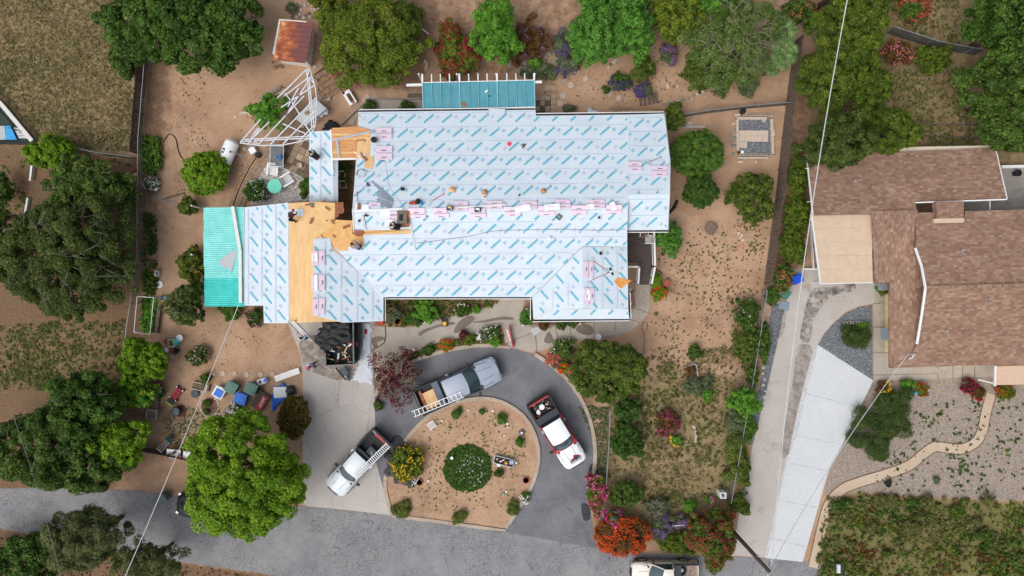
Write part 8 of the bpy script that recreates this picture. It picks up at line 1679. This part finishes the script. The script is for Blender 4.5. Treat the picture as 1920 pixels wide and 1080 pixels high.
mb.build('lettering', PAPER, o, world=False); MB().box((.62, .35, .2), (.5, .3, .1), .7).build('crate_flap', WOODD, o, world=False); MB().bar((-.7, .0, .37), (.5, .0, .37), .02, .02).build('panel_ridge', MATS['panel_red'], o, world=False)
cloth('blue_tarp', 'bright blue tarp under white stacked boards', [(513, 722), (522, 722), (530, 716), (536, 722), (540, 735), (536, 750), (524, 760), (514, 772), (508, 772), (507, 750)], .12, mat('tarp_blue', (28, 100, 200), .45, .12, 3), .06, 31, 1.5, .12)
for k, (a, b, r) in enumerate(((525, 733, 0), (526, 736, -.1), (525, 738, .08))): single(MB().box(P(a, b, .26-.05*k), (.95, .6, .04), r), 'white_board', PAPER, ('top white board of the stack on blue tarp', 'middle white board of the stack on blue tarp', 'bottom white board of the stack on blue tarp')[k], 'board', P(a, b, .2-.05*k))
single(MB().ball(P(545, 732, .2), (.38, .42, .24), 12, 8, jit=.12, rnd=rr), 'trash_bag', mat('bag_black', (34, 38, 46), .3, .2, spec=.6), 'black trash bag beside the blue tarp', 'bag', P(545, 732))
o = thing('styrofoam_panel', 'long white foam panel lying beside the driveway', 'panel', P(540, 702), math.radians(20)); MB().box((0, 0, .12), (1.9, .46, .22)).build('panel', mat('foam_white', (242, 242, 240), .7, .02), o, world=False)
o = thing('detergent_box', 'white and blue carton near the green bins', 'carton', P(494, 714), math.radians(18)); MB().box((0, 0, .2), (.66, .42, .4)).build('carton', mat('carton_lilac', (220, 212, 226), .7, .06), o, world=False); MB().box((.28, 0, .41), (.24, .26, .02), .78).build('blue_mark', BLU, o, world=False); MB().box((-.12, 0, .41), (.2, .22, .02)).build('dark_mark', INK, o, world=False)
o = thing('hand_truck', 'red upholstered hand cart with white wheels', 'cart', P(334, 738), math.radians(55)); CR = mat('cart_red', (168, 44, 62), .6, .15)
MB().box((0, .12, .3), (.95, .2, .1)).build('red_pad', CR, o, world=False); MB().box((0, -.12, .3), (.95, .2, .1)).build('red_pad', CR, o, world=False); MB().box((0, 0, .31), (.95, .05, .08)).build('frame', DARK, o, world=False); MB().box((-.6, 0, .35), (.34, .5, .15)).build('black_seat', DARK, o, world=False); MB().bar((-.85, -.25, .4), (-.85, .25, .4), .08, .06).build('lime_bar', mat('lime_bar', (160, 216, 96), .5), o, world=False)
for x in (-.42, .5):
    for y in (-.26, .26): MB().box((x, y, .2), (.14, .1, .3)).build('wheel', TYRE, o, world=False); MB().cyl((x, y, .34), .06, .03).build('hub', PAPER, o, world=False)
o = thing('kettle_grill', 'kettle grill with grey lid on a rusty ring', 'grill', P(338, 770)); MB().lathe((0, 0, .02), [(.44, 0), (.44, .08), (.36, .1)], 20).build('ring', mat('rust_ring', (112, 66, 58), .9, .2), o, world=False); MB().lathe((-.1, .02, .1), [(.2, 0), (.34, .25), (.35, .42), (.33, .45)], 22).build('bowl', DARK, o, world=False); MB().lathe((-.1, .02, .53), [(.3, 0), (.28, .04), (.12, .08), (.01, .09)], 22).build('lid', mat('lid_slate', (96, 112, 124), .4, .15), o, world=False); MB().bar((.4, .1, .3), (.65, .14, .3), .16, .06).build('handle', DARK, o, world=False)
o = thing('tyre', 'old tyre lying flat near the round planting circle', 'tyre', P(367, 738)); MB().lathe((0, 0, 0), [(.18, .04), (.27, 0), (.31, .06), (.31, .14), (.27, .2), (.18, .17)], 22).build('tread', mat('tyre_grey', (92, 98, 106), .8, .15), o, world=False); MB().lathe((0, 0, .05), [(.17, 0), (.17, .02)], 16).build('web', mat('wheel_dirt', (120, 104, 92), .9), o, world=False)
o = thing('wooden_wagon', 'weathered wooden wagon box with white hoop', 'wagon', P(376, 724), math.radians(-14)); MB().box((-.1, 0, .12), (.85, .5, .1)).build('bed', mat('wagon_floor', (120, 102, 84), .9, .3, 6), o, world=False)
for s in (-1, 1): MB().box((-.1, s*.26, .2), (.9, .04, .2)).build('side', mat('wagon_white', (206, 196, 180), .8, .1), o, world=False)
MB().tube([(.42, -.3, .2), (.55, -.3, .3), (.58, .25, .3), (.45, .28, .2)], .035, 6).build('hoop', PAPER, o, world=False); MB().box((.7, .05, .15), (.1, .5, .2)).build('end_board', WOODG, o, world=False)
pc_ = MB().lathe(P(393, 762, 0), [(M2(16), 0), (M2(15.5), .05)], 28).build('planting_circle', mat('bark_mulch', (124, 92, 78), .95, .25, 9)); pc_['kind'] = 'structure'
o = thing('garden_cross', 'small white flower ornament in the planting circle', 'ornament', P(392, 761)); MB().box((0, 0, .1), (.26, .08, .06), .2).box((0, 0, .1), (.08, .26, .06), .2).build('petals', PAPER, o, world=False)
for a, b, r, lb in ((388, 756, 7, 'dark plant in planting circle, upper'), (386, 771, 5, 'dark plant in planting circle, lower')): plant('garden_plant', lb, 'plant', a, b, r, r, .2, 'clipdk', trunk=False)
def fold_chair(px, py, deg, lb, m):
    o = thing('folding_chair', lb, 'chair', P(px, py, .2), math.radians(deg)); MB().tube([(-.5, -.25, .1), (.5, -.25, .3), (.55, 0, .3), (.5, .25, .3), (-.5, .25, .1)], .03, 6).build('frame', PAPER if m is None else m, o, world=False); MB().box((-.26, 0, .17), (.42, .44, .02)).build('seat', mat('seat_mauve', (158, 146, 150), .8, .1) if m else mat('seat_grey', (188, 186, 180), .8, .1), o, world=False); MB().box((.32, 0, .28), (.2, .44, .02)).build('backrest', mat('seat_mauve', (158, 146, 150), .8, .1) if m else METAL, o, world=False)
fold_chair(425, 776, 52, 'mauve folding chair lying on the soil', mat('frame_mauve', (140, 128, 132), .6)); fold_chair(440, 784, 50, 'white folding chair lying beside mauve one', None)
o = thing('toy', 'bright green and orange plastic toy', 'toy', P(468, 777), -.5); MB().ball((0, 0, .15), (.16, .26, .14), 10, 7).build('body', mat('toy_green', (38, 186, 96), .4), o, world=False); MB().ball((.08, .28, .2), (.1, .1, .1), 8, 6).build('toy_head', mat('toy_orange', (226, 120, 76), .4), o, world=False)
for a, b, r, mm, lb in ((313, 657, 6, PAPER, 'round white pot in the cluster, lower left'), (318, 640, 6, TERRA, 'terracotta pot in the cluster, top'), (333, 640, 6, TEALS[1], 'turquoise pot in the cluster, right'), (325, 656, 5, TERRA, 'red pot in the cluster, lower middle'), (334, 657, 5, DARK, 'black pot in the cluster, lower right'), (340, 633, 6, PAPER, 'grey white pot in the cluster, top right'), (326, 668, 4, STONE, 'small pale pot below the cluster')): pot(a, b, r, mm, lb, fill=POTSOIL, h=.3)
o = thing('square_planter', 'white square planter box in the pot cluster', 'planter', P(324, 643), .05); MB().box((0, 0, .15), (.45, .58, .3)).build('box', PAPER, o, world=False); MB().box((0, 0, .29), (.36, .48, .03)).build('soil', mat('moss', (110, 112, 62), .95, .2), o, world=False)
for a, b, mm, lb in ((310, 566, mat('pail_yellow', (226, 192, 60), .5), 'yellow watering can at vegetable bed corner'), (312, 559, mat('pail_blue', (88, 138, 180), .5), 'blue watering can at vegetable bed corner'), (319, 567, PAPER, 'white jug at vegetable bed corner')): pot(a, b, 3.8, mm, lb, 'watering can', 'watering_can', .3)
o = thing('crate', 'grey milk crate near west chain fence', 'crate', P(298, 513)); MB().box((0, 0, .2), (.36, .42, .4)).build('body', mat('crate_grey', (190, 188, 184), .7, .08), o, world=False); MB().box((.06, 0, .405), (.14, .3, .01)).build('vent', INK, o, world=False)
single(MB().lathe(P(299, 533), [(.26, 0), (.28, .06), (.2, .08), (.19, .03)], 18), 'white_hoop', PAPER, 'white hoop lying below the grey milk crate', 'hoop', P(299, 533)); single(MB().lathe(P(294, 462), [(.16, 0), (.18, .06), (.12, .08), (.11, .03)], 18), 'pale_ring', STONE, 'pale ring lying beside west fence plants', 'ring', P(294, 462))
pot(302, 279, 4, TERRA, 'terracotta pot beside west fence vines', fill=POTSOIL); single(MB().box(P(249, 319, .06), (.4, .22, .12), .35), 'brick_pile', TERRA, 'red brick lying by west chain fence', 'brick', P(249, 319)); single(MB().box(P(253, 328, .06), (.36, .2, .12), .5), 'concrete_block', CB, 'pale block lying below red brick', 'block', P(253, 328))
# tables and clutter at the street fence
def trestle(px, py, w, d, deg, lb, m):
    c = P(px, py, .75); o = thing('trestle_table', lb, 'table', (c.x, c.y, 0), math.radians(deg)); w, d = M2(w, .75), M2(d, .75); MB().box((0, 0, .74), (w, d, .04)).build('table_top', m, o, world=False)
    for x in (-1, 1):
        for y in (-1, 1): MB().bar((x*w*.42, y*d*.4, 0), (x*w*.44, y*d*.42, .72), .04, .04).build('leg', METAL, o, world=False)
trestle(325, 851, 26, 16, -6, 'white table crowded with pots at the street fence', PAPER); trestle(357, 855, 28, 15, -7, 'bare white table at the street fence', PAPER)
pot(318, 853, 3.8, mat('pot_mustard', (176, 138, 82), .8, .15), 'mustard pot on the crowded white table', h=.25, base=.76, fill=POTSOIL); pot(328, 848, 3, DARK, 'black pot on the crowded white table', h=.18, base=.76); pot(334, 853, 3.2, METAL, 'steel bowl on the crowded white table', h=.12, base=.76, fill=DARK); pot(339, 856, 3, TERRA, 'red pot at the edge of the crowded white table', h=.18, base=.76)
o = thing('metal_chair', 'grey metal chair leaning with a dark green seat', 'chair', P(320, 826), math.radians(-130))
for k in (-.15, 0, .15): MB().bar((-.1, k, .55), (.75, k*1.3, .75), .035, .03).build('back_bar', METAL, o, world=False)
MB().bar((.75, -.28, .75), (.75, .28, .75), .05, .04).build('back_rail', METAL, o, world=False); MB().lathe((-.2, 0, .45), [(.27, 0), (.27, .05)], 16).build('seat', mat('seat_green', (36, 62, 60), .6), o, world=False)
for q in range(4): MB().bar((-.2, 0, .45), (-.2+.25*math.cos(q*1.57), .25*math.sin(q*1.57), 0), .03, .03).build('leg', METAL, o, world=False)
single(MB().lathe(P(386, 850), [(.2, 0), (.22, .3), (.24, .3), (.24, .36), (.15, .36), (.13, .3)], 16), 'white_urn', PAPER, 'white urn right of the bare white table', 'urn', P(386, 850)); pot(385, 832, 5, TERRA, 'terracotta pot beside the street tree', fill=POTSOIL); pot(388, 826, 4, DARK, 'dark kettle pot beside the street tree')
o = thing('raised_sink', 'pale wooden potting box at timber edging end', 'potting box', P(289, 775), math.radians(-8)); MB().box((0, 0, .3), (.72, .62, .05)).build('floor', mat('box_floor', (140, 128, 116), .9, .2), o, world=False)
for s in (-1, 1): MB().box((0, s*.32, .32), (.76, .05, .3)).build('side', mat('box_grey2', (178, 176, 172), .8, .12), o, world=False); MB().box((s*.36, 0, .32), (.05, .62, .3)).build('end', MATS['box_grey2'], o, world=False)
tote(300, 937, 19, 19, .95, 40, mat('cart_grey', (106, 118, 122), .6, .1), 'grey wheeled trash cart standing in the street', None, 'trash_cart', 'trash cart')
# ---------------------------------------------------------------- right side things
tote(1496, 523, 19, 16, .85, 25, mat('cart_blue', (28, 84, 210), .5, .08), 'bright blue recycling cart beside the carport', None, 'trash_cart', 'trash cart'); tote(1472, 550, 19, 17, .95, -35, mat('cart_green', (66, 124, 104), .6, .08), 'green waste cart on neighbour driveway edge', None, 'trash_cart', 'trash cart')
single(MB().prism(W2([(1463, 563), (1480, 568), (1478, 584), (1459, 577)], .05), .04, .1), 'grey_mat', mat('mat_grey', (132, 146, 162), .7, .1), 'blue grey mat below the green waste cart', 'mat', P(1470, 573))
o = thing('cinder_blocks', 'row of cinder blocks with a potted plant in the gravel bed', 'cinder blocks', P(1600, 606))
for k in range(4):
    a, b = (1586, 609) if k == 0 else (1585+k*10.4, 605); bo = MB().box(P(a, b, .1), ((M2(6), M2(11), .2) if k == 0 else (M2(9.6), M2(4.6), .2))).build('block', mat('cinder', (196, 192, 186), .9, .08), o)
    mb = MB()
    for s in (-1, 1): mb.box(P(a+(0 if k == 0 else s*2.3), b+(s*2.6 if k == 0 else 0), .202), (.12, .12, .012))
    mb.build('block_core', CBH, bo)
pot(1595, 615, 4, TERRA, 'terracotta pot in front of cinder blocks', fill=POTSOIL); plant('garden_plant', 'bright green plant above the grassy gravel bush', 'plant', 1615, 612, 13, 7, .3, 'lime', trunk=False)
o = thing('white_post', 'hollow white square post standing near the chain fence', 'post', P(1349, 922)); w_ = .38
for sx, sy in ((1, 0), (-1, 0), (0, 1), (0, -1)): MB().box((sx*w_/2, sy*w_/2, .5), (.06 if sx else w_+.06, .06 if sy else w_-.06, 1.0)).build('side', PAPER, o, world=False)
o = thing('mailbox', 'pale mailbox at the street near meadow', 'mailbox', P(1560, 1055)); MB().bar((0, 0, 0), (0, 0, 1.0), .09, .09).build('post', WOODG, o, world=False); mb = MB()
pr = [(-.12, 1.0), (.12, 1.0), (.12, 1.14), (.08, 1.22), (0, 1.25), (-.08, 1.22), (-.12, 1.14)]; V = [(x, y, z) for y in (-.3, .3) for x, z in pr]; mb.add(V, [tuple(range(7)), tuple(range(7, 14))[::-1]]+[(i, i+7, (i+1) % 7+7, (i+1) % 7) for i in range(7)]); mb.build('box', mat('mailbox_pale', (206, 218, 232), .5), o, world=False)
for a, b, mm, lb in ((1681, 736, 'orn_teal', 'pale teal figurine by neighbour shrubs'), (1718, 737, 'orn_sky', 'sky blue globe by neighbour shrubs'), (1740, 730, 'orn_silver', 'silver white figurine by neighbour shrubs'), (1820, 732, 'orn_white', 'white figurine among dark red plants')):
    single(MB().ball(P(a, b, .2), .16 if 'globe' in lb else (.12, .2, .16), 10, 7).cyl(P(a, b, 0), .08, .15), 'garden_ornament', mat(mm, {'orn_teal': (150, 200, 200), 'orn_sky': (86, 176, 206), 'orn_silver': (196, 206, 218), 'orn_white': (232, 232, 232)}[mm], .4, .05), lb, 'ornament', P(a, b))
pot(1837, 745, 4.4, STONE, 'pale pot beside the start of winding path', fill=POTSOIL); pot(1662, 906, 5.5, DARK, 'dark pot on the gravel beside winding path', h=.3); pot(1753, 900, 6, mat('agave_ring', (150, 160, 140), .8), 'round pale cactus dish in the gravel yard', h=.12, plantst='sage')
o = thing('picket_corner', 'small white picket fence corner in east yard', 'fence', P(1295, 690))
for a, b in (((1282, 688), (1303, 681)), ((1303, 681), (1307, 706)), ((1307, 706), (1284, 716))):
    A0, B0 = P(*a)-o.location, P(*b)-o.location
    for z in (.12, .3): MB().bar(A0+Vector((0, 0, z)), B0+Vector((0, 0, z)), .03, .05).build('rail', WHITE, o, world=False)
    for k in range(7): q = A0.lerp(B0, k/6); MB().bar(q, q+Vector((0, 0, .45)), .07, .03).build('picket', WHITE, o, world=False)
for a, b, lb in ((1388, 463, 'tan brick lying in the bare east yard'), (1391, 534, 'broken tan brick lying near east fence')): single(MB().box(P(a, b, .06), (.5, .25, .12), .6), 'loose_brick', mat('loose_brick', (190, 146, 122), .9, .15), lb, 'brick', P(a, b))
single(MB().ball(P(1391, 615, .2), .15, 10, 7), 'pink_ball', mat('pink_ball', (226, 150, 160), .5), 'pink ball among weeds by east chain fence', 'ball', P(1391, 615))
single(MB().tube([P(1520, 20, .3), P(1570, -10, .6)], .2, 8), 'fallen_trunk', mat('dark_trunk', (60, 44, 36), .9, .3), 'dark fallen trunk at the top among conifers', 'log', P(1520, 20))
cloth('grey_tarp', 'pale tarp scrap lying against the north eave', [(1099, 205), (1102, 200), (1118, 206), (1133, 214), (1102, 215)], .4, mat('tarp_pale', (206, 214, 224), .5, .05), .05, 41, 1.2, .12)
single(MB().tube([P(a, b, .05) for a, b in spline([(306, 268), (314, 254), (322, 252), (330, 262), (333, 278), (338, 292), (344, 300)], 5)], .03, 5), 'drip_hose', DARK, 'thin black hose arching by the northwest fence', 'hose', P(306, 268)); single(MB().tube([P(285, 368, .05), P(348, 388, .05)], .05, 6), 'steel_post', RAIL, 'fallen steel post pointing to the small bush', 'post', P(285, 368)); single(MB().tube([P(310, 372, .05), P(346, 362, .05)], .05, 6), 'steel_post', WOODG, 'fallen dark pole above the steel post', 'post', P(310, 372))
single(MB().tube([P(790, 53, .1), P(804, 64, .1)], .05, 6), 'white_stake', PAPER, 'white stake lying right of the wide olive tree', 'stake', P(790, 53)); pot(823, 79, 4.4, STONE, 'pale pot right of the wide olive tree', fill=POTSOIL); single(MB().tube([P(795+math.cos(t)*6, 122+math.sin(t)*8, .1) for t in np.linspace(-1.4, 1.4, 9)], .12, 6), 'curved_curb', STONE, 'curved pale edging stone by wide olive tree', 'edging', P(800, 122))
